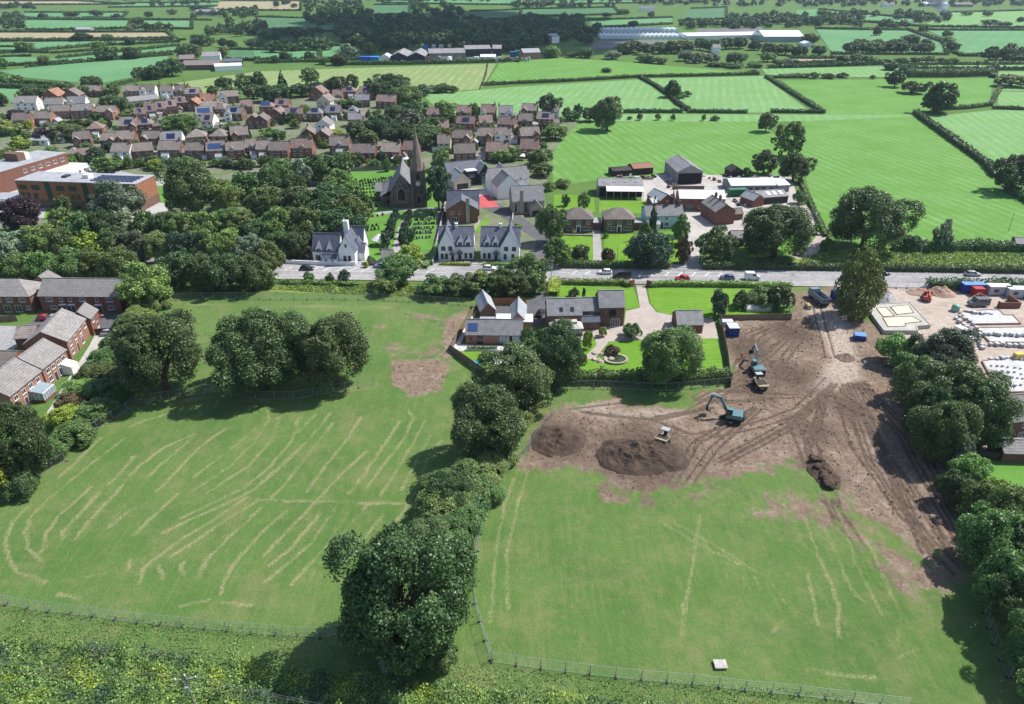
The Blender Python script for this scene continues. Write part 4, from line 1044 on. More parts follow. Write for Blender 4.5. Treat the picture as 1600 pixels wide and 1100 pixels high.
mb = MB(); mb.box(5.2 * k1, 6.4 * k1, 22.2, 23.4, 10, 14.2); mb.box(5.1 * k1, 6.5 * k1, 22.1, 23.5, 14.2, 14.6); part('bellcote', mb, STONE, ch.e)

# ---- white gothic lodge by the road
b = Bld('gothic_cottage', 'white gothic cottage with dark slate roofs and tall white chimney by the road', (489, 411), (556, 413))
w = b.w
b.block(0, w * .62, .8, 7.2, 4.0, 4.4, 'x', WHITE, SLATE, oh=.3); b.block(w * .63, w * 1.0, 0, 7.5, 4.6, 4.6, 'y', WHITE, SLATE, oh=.35)
b.block(w * .40, w * 1.06, 7.25, 12.5, 4.4, 4.6, 'x', WHITE, SLATE, oh=.35)
b.block(w * 1.0 + .02, w * 1.16, 3, 8, 2.8, 2.2, 'x', WHITE, SLATE, oh=.2)
for x in (.15, .40): b.gdormer(w * x, .75, 3.1, 1.9, 1.5, 1.9, 3.2, WHITE, SLATE)
b.block(w * .26, w * .60, -1.4, .78, 2.2, .9, 'x', WHITE, SLATE, oh=.2)
b.win(w * .12, .8, 1.5, 1.6, .8, style='d'); b.win(w * .35, .9, .6, .9, -1.4, style='d', cols=1); b.win(w * .50, .9, .6, .9, -1.4, style='d', cols=1)
b.win(w * .765, .9, .9, 1.9, style='d', cols=1); b.win(w * .87, .9, .9, 1.9, style='d', cols=1); b.win(w * .81, 5.6, .6, .9, style='d', cols=1)
b.gdormer(w * .98, 4.5, 3.6, 1.8, 1.4, 1.8, 2.6, WHITE, SLATE, False)
b.chim(w * .72, 6.6, 6.5, 11.8, 1.5, 1.3, WHITE, 3)
for y in (5, 9.5): b.win(w * 1.06 + .03, 1.0, 1.0, 1.4, y, 'r', 'd')

# ---- pair of white semi-detached houses with slate roofs
for j, (A, B, lab) in enumerate((((686, 408), (740, 408), 'white house pair nearest the church with steep left gable and slate roof'),
                                 ((751, 408), (811, 409), 'white house pair with steep right gable and slate roof beside the drive'))):
    b = Bld('white_house', lab, A, B, 'house', 'white slate-roofed houses facing the road'); w = b.w
    b.block(0, w, .6, 9.6, 5.0, 4.6, 'x', WHITE, SLATE, oh=.35)
    gw = w * .48; g0 = -.02 if j == 0 else w - gw + .02
    b.block(g0, g0 + gw, 0, 9.2, 5.0, 5.3, 'y', WHITE, SLATE, oh=.3)
    d0, d1 = (w * .62, w * .85) if j == 0 else (w * .17, w * .38)
    for x in (d0, d1): b.gdormer(x, .55, 4.3, 2.0, 1.7, 1.6, 3.2, WHITE, SLATE, True, 'd')
    for x in (g0 + gw * .3, g0 + gw * .72): b.win(x, 3.6, 1.3, 1.3, 0, style='d')
    for x in ((.1, .22, .78, .92) if j == 0 else (.1, .22, .64, .84)):
        b.win(w * x, .8, .95, 1.7, 0 if g0 < w * x < g0 + gw else .6, style='d', cols=1)
    for x in ((.40, .60) if j == 0 else (.40,)):
        yy = 0 if g0 < w * x < g0 + gw else .6
        b.door(w * x, yy); b.block(w * x - .85, w * x + .85, yy - .9, yy - .02, 2.5, .8, 'y', SLATE, SLATE, z0=2.3, oh=.1)
    b.win(w if j == 0 else w, 1.2, .9, 1.2, 5, 'r', 'd')
    b.box('plinth', -.06, w + .06, .5, 9.66, -.1, .4, BRICKB)
    b.chim(w * .5, 5.2, 8.6, 10.6, .8, 1.0, WHITE, 2)

# ---- modern houses round the new drive
b = Bld('brick_house', 'brick house with slate roof and tall stone chimney behind white pair', (698, 349), (747, 348)); w = b.w
b.block(0, w, 0, 8, 5.0, 3.4, 'y', BRICK, SLATE); b.block(w * .02, w * 1.06, 8.05, 14, 5.0, 3.9, 'x', BRICK, SLATE)
b.box('chimney', w * .62, w * .74, -.6, -.02, 0, 9.4, STONEL); b.win(w * .27, .5, 2.6, 1.7, cols=3); b.win(w * .18, 3.4, 1.4, 1.0); b.win(w * .42, 3.3, .7, 1.2, cols=1)
b = Bld('modern_house', 'modern house with glazed dark gable and white double garage', (710, 297), (771, 290)); w = b.w
b.block(0, w * .42, 0, 9, 3.4, 3.4, 'y', CREAM, SLATEL); b.block(.3, w * .98, 9.05, 17, 4.6, 3.6, 'x', BRICK, SLATE)
b.block(w * .44, w * .70, 5.2, 9.0, 5.6, 0, 'f', BOARD, METW); b.block(w * .71, w * 1.0, 3.0, 9.0, 5.2, 3.4, 'y', BOARD, SLATEL)
b.box('garage_door', w * .07, w * .35, -.06, .03, 0, 2.3, BLKM); b.win(w * .855, .2, 3.0, 2.3, 3.0, style='w', cols=4, glass=GLASSL); b.win(w * .855, 3.2, 3.0, 1.6, 3.0, style='w', cols=3); b.win(w * .56, .3, 2.2, 2.2, 5.2, style='d'); b.win(w * .56, 3.2, 2.0, .9, 5.2)
b = Bld('modern_house', 'large white modern house with grey slate gables beside the drive', (778, 312), (812, 309)); w = b.w
b.block(0, w, 0, 9, 5.2, 4.2, 'y', WHITE, SLATEG); b.block(-.5, w * 1.75, 9.05, 17, 5.2, 4.0, 'x', WHITE, SLATEG); b.block(w * .5, w * .98, 17.05, 22, 5, 4, 'y', WHITE, SLATEL); b.block(w * 1.0, w * 1.7, 6, 9.0, 3.2, 2.6, 'y', WHITE, SLATEL)
b.win(w * .6, .6, .8, 1.0, style='d', cols=1); b.win(w * .6, 3.2, .8, 1.0, style='d', cols=1); b.box('flat_roof', w * .7, w * 1.7, 17.05, 24, 0, 5.4, LEAD)
b = Bld('stone_house', 'grey slate house with stone walls and small gabled porch beside the drive', (801, 335), (850, 333)); w = b.w
b.block(0, w, 0, 9.5, 5.0, 4.4, 'x', STONEL, SLATEG); b.block(w * .52, w * .90, -3.4, -.02, 3.0, 2.6, 'y', STONEL, SLATEG)
b.box('chimney', w * .22, w * .33, -.5, -.02, 0, 9.2, STONEL); b.win(w * .1, 1, .7, 2.8, style='d', cols=1); b.win(w * .42, .8, .9, 3.4, style='d', cols=1); b.box('garage_door', w * .58, w * .84, -3.46, -3.38, 0, 2.2, BLKM)

# ---- two brick villas, blue cottage
for A, B, lab in (((881, 363), (926, 363), 'left of two matching brown brick villas with hipped roof and arched white door'),
                  ((944, 363), (990, 363), 'right of two matching brown brick villas with hipped roof and arched white door')):
    b = Bld('brick_villa', lab, A, B, 'house', 'matching brown brick villas above the road'); w = b.w
    b.block(0, w, 0, 8.5, 4.8, 2.9, 'h', BRICKB, TILE)
    for x in (.17, .5, .83): b.win(w * x, 3.0, 1.5 if x != .5 else 1.4, 1.2, cols=3)
    for x in (.22, .78): b.win(w * x, .6, 2.6, 1.5, cols=5)
    b.door(w * .5, 0, 1.0, 2.1); b.box('door_surround', w * .5 - .85, w * .5 + .85, -.12, -.06, 2.15, 2.6, PAINTW)
    for s_ in (-1, 1): b.box('door_surround', w * .5 + s_ * .72 - .14, w * .5 + s_ * .72 + .14, -.14, -.02, 0, 2.15, PAINTW)
    b.block(w + .05, w + 3.3, 2.5, 8, 2.5, 0, 'f', BRICKB, FLATR)
b = Bld('blue_cottage', 'pale blue rendered cottage with slate roof and two chimneys', (1008, 357), (1066, 355)); w = b.w
b.block(0, w, 0, 6.5, 4.6, 2.6, 'x', BLUEW, SLATEG); b.block(w * .02, w * .34, -2.2, -.02, 2.3, .7, 'x', PAINTW, SLATEL)
for x in (.3, .55, .85): b.win(w * x, 2.9, 1.1, 1.1)
b.win(w * .56, .7, 1.5, 1.3); b.door(w * .44); b.chim(w * .6, 3.2, 6.6, 8.6); b.chim(w * .93, 3.2, 6.6, 8.6)

# ---- farm buildings
b = Bld('hay_barn', 'tall open-fronted grey barn with rows of skylights at the field edge', (1057, 288), (1096, 287), 'barn'); w = b.w
b.block(0, w, 0, 19, 5.2, 2.7, 'y', METGY, METGY, oh=.3)
b.box('opening', .4, w - .4, -.06, .02, 0, 4.6, DARK)
for i in range(5):
    for s_ in (-1, 1):
        t_ = MB(); t_.box(-.6, .6, -.9, .9, 0, .06); o = part('skylight', t_, GLASSL, b.e, loc=(w / 2 + s_ * w * .25, 2 + i * 3.6, 5.2 + 1.35 + .22)); o.rotation_euler = (0, s_ * math.atan2(2.7, w / 2), 0)
b = Bld('cattle_shed', 'long low grey shed with white front canopy left of the farmyard', (935, 311), (1005, 312), 'shed'); w = b.w
b.block(0, w, 4, 14, 4.2, 1.8, 'x', METG, METG, oh=.3); b.box('opening', .5, w - .3, 3.9, 4.02, 0, 3.6, DARK)
mb = MB(); mb.prism([(-.2, 3.2), (4.4, 4.3), (4.4, 4.42), (-.2, 3.32)], 'x', w * .17, w * 1.0); part('canopy', mb, METW, b.e)
for i in range(6): b.box('post', w * .17 + i * w * .164, w * .17 + i * w * .164 + .15, 0, .15, 0, 3.2, STEEL)
for i in range(4):
    t_ = MB(); t_.box(-.6, .6, -.5, .5, 0, .06); o = part('skylight', t_, GLASSL, b.e, loc=(w * (.14 + .24 * i), 6.6, 5.4)); o.rotation_euler = (math.atan2(1.8, 5), 0, 0)
b = Bld('brick_barn', 'long red brick barn with white sheet roof beside the farm drive', (1060, 329), (1131, 330), 'barn'); w = b.w
b.block(0, w, 0, 8.5, 4.8, 2.0, 'x', BRICK, METW); b.box('opening', w * .58, w * .76, -.05, .02, 0, 3.6, DARK); b.box('door', w * .16, w * .30, -.05, .02, 0, 2.6, TIMG)
for x in (.1, .24, .46): b.win(w * x, 3.4, .9, .7, style='t')
b.win(w * .46, .9, 1.4, 1.0, style='w'); b.win(w * .68, 3.7, 2.4, .6, style='d')
b = Bld('farmhouse', 'small red brick farmhouse gable-on with grey tiled roof by the drive', (1116, 352), (1146, 350)); w = b.w
b.block(0, w, 0, 12, 5.0, 2.4, 'y', BRICK, TILEG); b.chim(w * .5, 5.5, 7, 8.9); b.chim(w * .5, 9, 7, 8.9); b.block(w + .03, w + 5.5, 4, 8, 2.4, 1.4, 'x', BRICK, TILE)
b = Bld('byre', 'small brick outbuilding with pale slate gable behind the blue cottage', (1031, 326), (1051, 323), 'outbuilding'); w = b.w
b.block(0, w, 0, 9, 3.2, 2.0, 'y', BRICK, SLATEL); b.block(-3, -.03, 1, 5, 2.4, 1.2, 'x', BRICK, SLATEL)
b = Bld('cattle_shed', 'long white-roofed shed at the right side of the farmyard', (1141, 301), (1213, 300), 'shed'); w = b.w
b.block(0, w, 0, 11, 2.9, 1.4, 'x', METG, METW); b.row(1, w - 1, 6, 1.0, 1.6, 1.0, style='d')
b = Bld('cattle_shed', 'grey shed with three bright roof sheets right of the farmyard', (1186, 320), (1230, 317), 'shed'); w = b.w
b.block(0, w, 0, 9, 2.8, 1.2, 'x', BOARD, METG)
for i in range(3):
    t_ = MB(); t_.box(-.7, .7, -1.4, 1.4, 0, .05); o = part('roof_sheet', t_, METW, b.e, loc=(w * (.38 + .22 * i), 2.4, 3.65)); o.rotation_euler = (math.atan2(1.2, 4.5), 0, 0)
b = Bld('cattle_shed', 'small white-roofed lean-to at the top right of the farmyard', (1214, 301), (1232, 300), 'shed'); b.block(0, b.w, 0, 10, 3, .9, 'x', METG, METW)
b = Bld('rusty_shed', 'rusty red-roofed shed beside the field above the farmyard', (989, 274), (1020, 272), 'shed'); w = b.w
b.block(0, w, 0, 7, 3.0, 1.2, 'x', BOARD, RUST); b.block(-9.5, -.05, 0, 6, 2.4, .9, 'x', BOARD, BOARD)
b = Bld('timber_shed', 'small dark timber shed with open front behind the farm sheds', (1141, 277), (1160, 276), 'shed'); b.block(0, b.w, 0, 6, 2.6, 1.6, 'y', BOARD, BOARD); b.box('opening', .6, b.w - .6, -.05, .02, 0, 2.2, DARK)
b = Bld('farm_container', 'dark green corrugated container beside the farm sheds', (1140, 308), (1166, 307), 'container'); b.block(0, b.w, 0, 2.6, 2.7, 0, 'f', M('green steel', (.03, .14, .07), (.02, .10, .05), 1, .6, band=('X', .4, .4)), M('green steel roof', (.05, .18, .1), (.04, .13, .07), 1, .6))
b = Bld('grey_outhouse', 'grey-roofed brick outhouse between two trees above the road', (1143, 385), (1162, 385), 'outbuilding'); b.block(0, b.w, 0, 6, 2.6, 1.8, 'x', BRICK, TILEG); b.win(b.w * .5, .9, 1.2, 1.)
b = Bld('blue_outhouse', 'small pale slate gabled shed beside the large dark oak', (1176, 325), (1192, 322), 'outbuilding'); b.block(0, b.w, 0, 7, 3., 1.8, 'y', BRICK, SLATEL)
b = Bld('pale_shed', 'pale flat-roofed shed right of the large dark oak', (1228, 342), (1248, 339), 'shed'); b.block(0, b.w, 0, 5, 2.4, 0, 'f', WHITE, METW)
b = Bld('field_shed', 'dark low shed by the hedge at the right edge', (1584, 392), (1622, 396), 'shed'); b.block(0, b.w, 0, 6, 2.6, 1.0, 'x', BRICK, SLATE)

# ---- houses in the gardens below the road
b = Bld('long_bungalow', 'long brick bungalow with mottled slate roof and blue skylight', (728, 537), (816, 538), 'bungalow'); w = b.w
b.block(0, w, 0, 6.6, 2.7, 2.4, 'x', BRICKP, SLATEG); b.win(w * .25, .15, 1.5, 2.0, style='d'); b.win(w * .09, 1.1, .7, .8, style='d', cols=1)
b.win(w * .68, .1, 2.6, 2.2, style='d', cols=3, glass=GLASSL); b.win(w * .90, .1, 2.4, 2.2, style='d', cols=3, glass=GLASSL); b.box('opening', w * .785, w * .825, -.05, .02, .05, 2.3, DARK)
b.panels(w * .04, 2, 1, 3.3, 2.7, 2.4, 3.3, SOLARB, 1.2, 2.2, 'skylight')
b.block(w * .52, w * 1.18, 6.65, 11, 2.8, 0, 'f', BRICKP, METW); b.block(w * .78, w * 1.05, 7.5, 17, 2.9, 2.1, 'y', BRICKP, SLATEL); b.block(w * .22, w * .50, 6.65, 9.5, 2.6, 0, 'f', BRICKP, FLATR)
b = Bld('garage', 'small brick gabled garage with pale slate roof behind the long bungalow', (752, 499), (774, 497), 'garage'); b.block(0, b.w, 0, 8.5, 2.5, 2.0, 'y', BRICKP, SLATEL)
b = Bld('barn_house', 'converted brick barn house with slate roofs and conservatory in large garden', (855, 515), (908, 514)); w = b.w
b.block(0, w, 0, 7, 4.2, 2.9, 'x', BRICKB, SLATEG)
b.block(w + .03, w * 1.52, 1.5, 7.2, 4.6, 2.2, 'x', BRICKB, SLATEG); b.block(w * 1.53, w * 2.27, 1.2, 8.4, 5.6, 2.9, 'x', BRICKB, SLATEG)
b.block(w + .05, w * 1.52, -.6, 1.45, 2.5, .9, 'x', BRICKB, SLATE)
b.panels(w * .36, 1, 1, 3.5, 4.2, 2.9, 3.5, GLASS, .9, 1.2, 'skylight'); b.panels(w * .68, 1, 1, 3.5, 4.2, 2.9, 3.5, GLASS, .9, 1.2, 'skylight')
for x in (1.62, 1.92, ): b.win(w * x, 3.2, .8 if x < 1.7 else 1.7, .9 if x < 1.7 else 1.6, 1.2, style='d')
b.win(w * 2.02, .1, 2.4, 2.1, 1.2, cols=4); b.win(w * 1.62, .9, .8, .8, 1.2, style='d'); b.win(w * 1.3, 3.2, 1.0, .9, 1.5); b.box('balcony', w * 1.84, w * 2.02, .85, 1.15, 2.95, 3.9, BLKM)
cvo = b.box('conservatory', w * .05, w * .98, -4.2, -.6, 0, .8, BRICKB)
mb = MB(); mb.box(w * .06, w * .97, -4.1, -.65, .8, 2.3); part('glazing', mb, GLASSL, cvo)
mb = MB(); x0, x1 = w * .03, w * 1.0
for f in ([(x0, -4.4, 2.3), (x1, -4.4, 2.3), (x1 - 1.6, -2.9, 3.1), (x0 + 1.6, -2.9, 3.1)], [(x1, -4.4, 2.3), (x1, -.3, 2.3), (x1 - 1.6, -1.6, 3.1), (x1 - 1.6, -2.9, 3.1)], [(x0, -.3, 2.3), (x0, -4.4, 2.3), (x0 + 1.6, -2.9, 3.1), (x0 + 1.6, -1.6, 3.1)], [(x1, -.3, 2.3), (x0, -.3, 2.3), (x0 + 1.6, -1.6, 3.1), (x1 - 1.6, -1.6, 3.1)]): mb.face(f)
mb.box(x0 + 1.5, x1 - 1.5, -3.0, -1.5, 3.08, 3.6); part('lantern_roof', mb, M('conservatory roof', (.50, .46, .42), (.42, .39, .36), 1, .5), cvo)
mb = MB()
for i in range(8): xx = w * .055 + i * w * .131; mb.box(xx - .05, xx + .05, -4.16, -4.06, .8, 2.3)
part('frame', mb, TIMB, cvo)
b = Bld('garage', 'brick double garage with weathered slate roof on gravel drive', (1057, 521), (1097, 521), 'garage'); b.block(0, b.w, 0, 6.6, 2.6, 2.2, 'x', BRICK, SLATEG)
# ---- right edge
b = Bld('brick_house', 'brick house with dark ribbed tile roof at the right edge', (1570, 690), (1660, 680)); w = b.w
b.block(0, w, 0, 8, 4.9, 3.2, 'x', BRICKB, TILEG); b.win(-.0, 3.0, 1.0, 1.1, 4, 'l'); b.win(0, .1, 2.0, 2.1, 2.2, 'l', 'w', 3); b.win(w * .25, 3.0, 1.3, 1.1); b.win(w * .25, .8, 1.6, 1.2)
b = Bld('garage', 'low brick garage with tiled roof beside the back lawn at right edge', (1563, 722), (1640, 724), 'garage'); b.block(0, b.w, 0, 4.6, 2.3, 1.3, 'x', BRICK, TILEG)

# ---- distant works, tunnels and farms
def shedrow(name, label, A, B, d, ze, rise, axis, wall, roof, cat='shed', n=1, gap=.5):
    b = Bld(name, label, A, B, cat, None, 'far'); ww = b.w / n
    for i in range(n): b.block(i * ww + gap / 2, (i + 1) * ww - gap / 2, 0, d, ze, rise, axis, wall, roof, oh=.2)
    return b
NAVY = M('dark shed front', (.03, .035, .06), (.02, .025, .045), .3, .7)
b = shedrow('works_shed', 'pair of dark-fronted grey gabled sheds at the distant works', (610, 99), (665, 99), 38, 6, 3.4, 'y', NAVY, METGY, n=2)
shedrow('works_shed', 'long grey shed in the middle of the distant works', (670, 94), (728, 93), 24, 6, 3, 'x', METG, METG)
shedrow('works_shed', 'dark open-sided shed at the right of the distant works', (727, 89), (768, 88), 20, 7, 2.6, 'x', NAVY, METG)
shedrow('works_shed', 'short dark shed at the right end of the distant works', (769, 88), (784, 88), 20, 7, 2.6, 'x', NAVY, METG)
shedrow('works_shed', 'white walled shed at the left of the distant works', (595, 98), (609, 98), 16, 5, 2, 'y', WHITE, METW)
shedrow('works_shed', 'pale shed with white roof in front of the distant works', (750, 96), (775, 96), 12, 4, 1.6, 'x', WHITE, METW)
for i, (x0, x1, y, c, nm) in enumerate(((562, 578, 98, (.03, .12, .5), 'blue'), (579, 592, 98, (.05, .25, .6), 'bright blue'), (660, 668, 80, (.05, .2, .5), 'small blue'), (675, 680, 79, (.6, .6, .6), 'white'), (686, 692, 79, (.6, .6, .6), 'second white'), (700, 704, 80, (.3, .3, .32), 'grey'),
                                        (797, 806, 90, (.03, .1, .35), 'navy'), (806, 815, 88, (.03, .25, .2), 'green'))):
    b = Bld('works_container', nm + ' container stack at the distant works', (x0, y), (x1, y), 'container', None, 'far'); b.block(0, b.w, 0, 6, 5, 0, 'f', M('cont%d' % i, c, None, .3, .6), M('contr%d' % i, tuple(min(1, v * 1.3) for v in c), None, .3, .6))
shedrow('works_house', 'brick works building with pale roof right of the distant works', (817, 93), (845, 92), 14, 6, 3, 'x', BRICKP, SLATEL, 'building')
TUN = M('polytunnel skin', (.72, .76, .80), (.62, .66, .70), .2, .5, spec=.4)
def tunnels(label, x0, x1, y, n, d):
    a, c = P(x0, y), P(x1, y); W = (c - a).length / n
    e = E('polytunnel_block', (a.x, a.y, 0), math.atan2(c.y - a.y, c.x - a.x), label, 'greenhouse')
    mb = MB(); pr = [(W * .5 - W * .48 * math.cos(t), max(0, 1.6 + W * .5 * math.sin(t)) if 0 < t < math.pi else 1.6) for t in np.linspace(0, math.pi, 9)]
    mb.prism([(W * .02, 0)] + pr + [(W * .98, 0)], 'y', 0, d); me = mb.mesh('tunnel', TUN)
    for i in range(n): O('tunnel', me, e, (i * W, 0, 0))
tunnels('back row of white polytunnels at the distant nursery', 936, 1060, 51, 17, 30)
tunnels('front row of white polytunnels at the distant nursery', 938, 1064, 61, 18, 36)
sheet('nursery_bed', [(915, 78), (960, 76), (1065, 64), (935, 63)], .3, M('nursery bed', (.17, .16, .17), (.12, .11, .13), .05, .9, world=True))
sheet('nursery_bed', [(1085, 52), (1195, 51), (1190, 44), (1090, 46)], .3, MATS['nursery bed'])
shedrow('glasshouse', 'long white low glasshouse beside the polytunnels', (1073, 62), (1190, 60), 40, 4, 2, 'x', TUN, TUN, 'greenhouse')
b = shedrow('glasshouse', 'tall white-roofed glasshouse at the right end of the nursery', (1192, 66), (1256, 66), 45, 6, 5, 'x', GLASSL, METW, 'greenhouse')
shedrow('glasshouse', 'small white tunnel right of the tall glasshouse', (1256, 73), (1271, 73), 16, 3, 2, 'y', TUN, TUN, 'greenhouse')
shedrow('farm_shed', 'long brown-roofed farm shed among trees at upper left', (284, 110), (342, 109), 26, 4, 2.6, 'x', BRICKB, TILE, 'barn')
shedrow('farm_shed', 'white-ended farm shed at upper left farm', (336, 112), (380, 110), 14, 4, 1.6, 'x', WHITE, METW, 'barn')
shedrow('farm_shed', 'pale grey farm shed behind the upper left farm', (317, 99), (346, 98), 16, 6, 3, 'x', WHITE, METG, 'barn')
shedrow('farm_shed', 'grey-roofed gabled barn at the left of the upper left farm', (281, 102), (306, 101), 14, 5, 3, 'x', BRICK, TILE, 'barn')
shedrow('farm_shed', 'dark roofed farm shed right of the upper left farm', (352, 104), (380, 103), 12, 4, 2, 'x', BOARD, SLATE, 'barn')
shedrow('far_barn', 'grey barn on the tan stubble field at upper left', (118, 51), (141, 51), 14, 4, 2, 'x', METG, SLATEL, 'barn')
shedrow('far_barn', 'long pale barn near the top left of the picture', (305, 24), (340, 24), 18, 6, 3, 'x', METG, METG, 'barn')
shedrow('far_barn', 'pale farmhouse with sheds near the top centre', (1000, 18), (1024, 18), 12, 6, 3, 'x', WHITE, SLATEG, 'barn')
shedrow('far_barn', 'white far house near the top right', (1380, 11), (1398, 11), 14, 6, 3, 'x', WHITE, TILER, 'building')
shedrow('far_barn', 'long pink-roofed barn near the top right corner', (1492, 11), (1520, 11), 16, 5, 3, 'x', METG, TILER, 'barn')
shedrow('far_barn', 'pale long roof beside the smoke near the top right', (1440, 10), (1480, 10), 16, 5, 3, 'x', METG, METW, 'barn')
shedrow('far_house', 'small white house left of the polytunnels', (862, 68), (874, 67), 12, 7, 3, 'x', WHITE, SLATEL, 'house')
shedrow('far_house', 'small grey-roofed house among trees below the glasshouse', (1113, 83), (1126, 83), 9, 5, 3, 'x', WHITE, SLATEG, 'house')

# ---------------------------------------------------------------- trees
# notable single trees: kind, foot x, foot y, crown width, top row, leaf, label
for a in [
 ('oak', 1346, 392, 124, 291, 'dk', 'huge spreading oak beside the road at the foot of the right field'),
 ('col', 1331, 494, 66, 383, 'lt', 'tall oval roadside tree at the corner of the building plot'),
 ('oak', 1208, 402, 116, 317, 'dk', 'very large dark oak between the farmyard and the road'),
 ('ash', 1117, 408, 64, 352, 'md', 'light feathery ash right of the farm drive'),
 ('round', 1013, 418, 70, 359, 'bl', 'dense dark round tree on the lawn beside the farm drive'),
 ('ash', 1065, 412, 26, 366, 'br', 'bronze-leaved slim tree beside the farm drive'),
 ('ash', 1062, 382, 28, 334, 'md', 'slim green tree in front of the blue cottage'),
 ('cone', 1018, 372, 15, 308, 'bl', 'thin spindly conifer beside the blue cottage'),
 ('ash', 1008, 376, 24, 346, 'md', 'low leafy tree at the left end of the blue cottage'),
 ('round', 906, 408, 30, 381, 'md', 'small round garden tree on the left villa lawn'),
 ('bush', 950, 412, 25, 387, 'br', 'brownish clipped bush on the right villa lawn'),
 ('ash', 884, 322, 14, 303, 'md', 'small young tree on the lawn behind the left villa'),
 ('ash', 911, 326, 20, 299, 'md', 'taller young tree on the lawn behind the left villa'),
 ('oak', 860, 380, 50, 318, 'dk', 'dark tree at the bend of the new drive'),
 ('round', 868, 414, 46, 370, 'md', 'broad tree beside the road left of the left villa'),
 ('oak', 948, 204, 50, 150, 'dk', 'lone dark oak with shadow at the top edge of the bright field'),
 ('oak', 858, 182, 38, 146, 'dk', 'oak rising behind the back estate houses'),
 ('oak', 1050, 152, 29, 125, 'dk', 'hedgerow oak in the middle of the pale fields'),
 ('oak', 1238, 284, 52, 238, 'dk', 'nearer dark oak at the right of the farm'),
 ('ash', 1231, 246, 48, 188, 'md', 'tall leafy tree above the farm at the field corner'),
 ('round', 1192, 272, 40, 234, 'dk', 'rounded tree behind the farm sheds'),
 ('oak', 1196, 206, 30, 175, 'dk', 'dark tree at the right end of the broken hedge'),
 ('oak', 1576, 300, 62, 238, 'dk', 'dark hedge oak at the right edge with shadow'),
 ('oak', 1463, 176, 52, 127, 'dk', 'leaning oak beside the hedge corner in the right fields'),
 ('bush', 1424, 146, 40, 126, 'md', 'low spreading thorn left of the leaning oak'),
 ('oak', 1397, 136, 30, 109, 'dk', 'small wind-shaped oak in the right field'),
 ('ash', 1467, 390, 30, 342, 'sv', 'pale grey-leaved slim tree in the hedge above the road'),
 ('round', 1418, 390, 30, 366, 'dk', 'dark thorn at the hedge right of the huge oak'),
 ('oak', 866, 598, 96, 503, 'dk', 'dense dark oak at the left end of the large garden'),
 ('oak', 808, 628, 132, 545, 'md', 'broad mid-green oak below the long bungalow'),
 ('oak', 1046, 600, 104, 510, 'md', 'big leafy oak at the bottom hedge of the large garden'),
 ('round', 1122, 494, 30, 452, 'bl', 'round dark conifer on the front lawn'),
 ('bush', 1160, 480, 34, 455, 'md', 'shrub left of the tarpaulin-covered boat'),
 ('bush', 1188, 478, 48, 448, 'md', 'large shrub behind the tarpaulin-covered boat'),
 ('bush', 1214, 482, 44, 446, 'dk', 'dark shrub right of the tarpaulin-covered boat'),
 ('bush', 986, 528, 32, 505, 'md', 'spiky palm-like shrub in the gravel circle'),
 ('round', 917, 546, 16, 516, 'yl', 'tiny pale lollipop tree by the barn house patio'),
 ('bush', 941, 526, 14, 510, 'lt', 'pale flowering shrub outside the barn house'),
 ('bush', 957, 553, 26, 540, 'br', 'heathery shrub beside the garden pond'),
 ('bush', 908, 568, 18, 552, 'dk', 'dark shrub left of the garden pond'),
 ('bush', 897, 464, 18, 450, 'dk', 'dark bush on the lawn behind the barn house'),
 ('bush', 912, 466, 6, 449, 'bl', 'slim clipped yew behind the barn house'),
 ('pine', 686, 330, 44, 260, 'bl', 'tall pine beside the church tower'),
 ('pine', 692, 326, 26, 290, 'bl', 'lower slim pine beside the church tower'),
 ('col', 690, 266, 30, 230, 'md', 'rounded evergreen right of the church spire'),
 ('round', 588, 248, 0, 0, '', ''),
 ('col', 605, 268, 12, 248, 'md', 'small evergreen against the churchyard back wall'),
 ('bush', 586, 262, 20, 248, 'md', 'green shrub in the garden behind the churchyard'),
 ('ash', 188, 342, 82, 278, 'sv', 'big silvery tree in front of the orange school block'),
 ('round', 38, 362, 64, 307, 'cu', 'purple copper beech left of the school'),
 ('ash', 104, 338, 24, 304, 'md', 'slim young tree before the school windows'),
 ('oak', 303, 335, 80, 246, 'dk', 'very large dark cedar-like oak right of the school'),
 ('round', 354, 330, 56, 278, 'lt', 'light green tree right of the dark oak near the school'),
 ('oak', 40, 742, 110, 632, 'dk', 'large dark tree at the left edge below the brick houses'),
 ('bush', 4, 775, 44, 722, 'yl', 'bright yellow-green shrub at the left edge'),
 ('oak', 262, 612, 140, 488, 'dk', 'leftmost of three large oaks standing in the upper meadow'),
 ('oak', 415, 608, 144, 486, 'dk', 'middle of three large oaks standing in the upper meadow'),
 ('oak', 528, 602, 122, 492, 'dk', 'rightmost of three large oaks standing in the upper meadow'),
 ('oak', 642, 1002, 210, 832, 'dk', 'huge oak nearest the camera at the foot of the dividing hedge'),
 ('oak', 760, 712, 124, 604, 'dk', 'dark oak halfway up the dividing hedge'),
 ('bush', 632, 1042, 64, 988, 'sv', 'pale shrub at the foot of the huge nearest oak'),
 ('bush', 690, 1040, 60, 1005, 'md', 'low bramble right of the huge nearest oak'),
]:
    if a[2] and a[3]: treeB(*a)
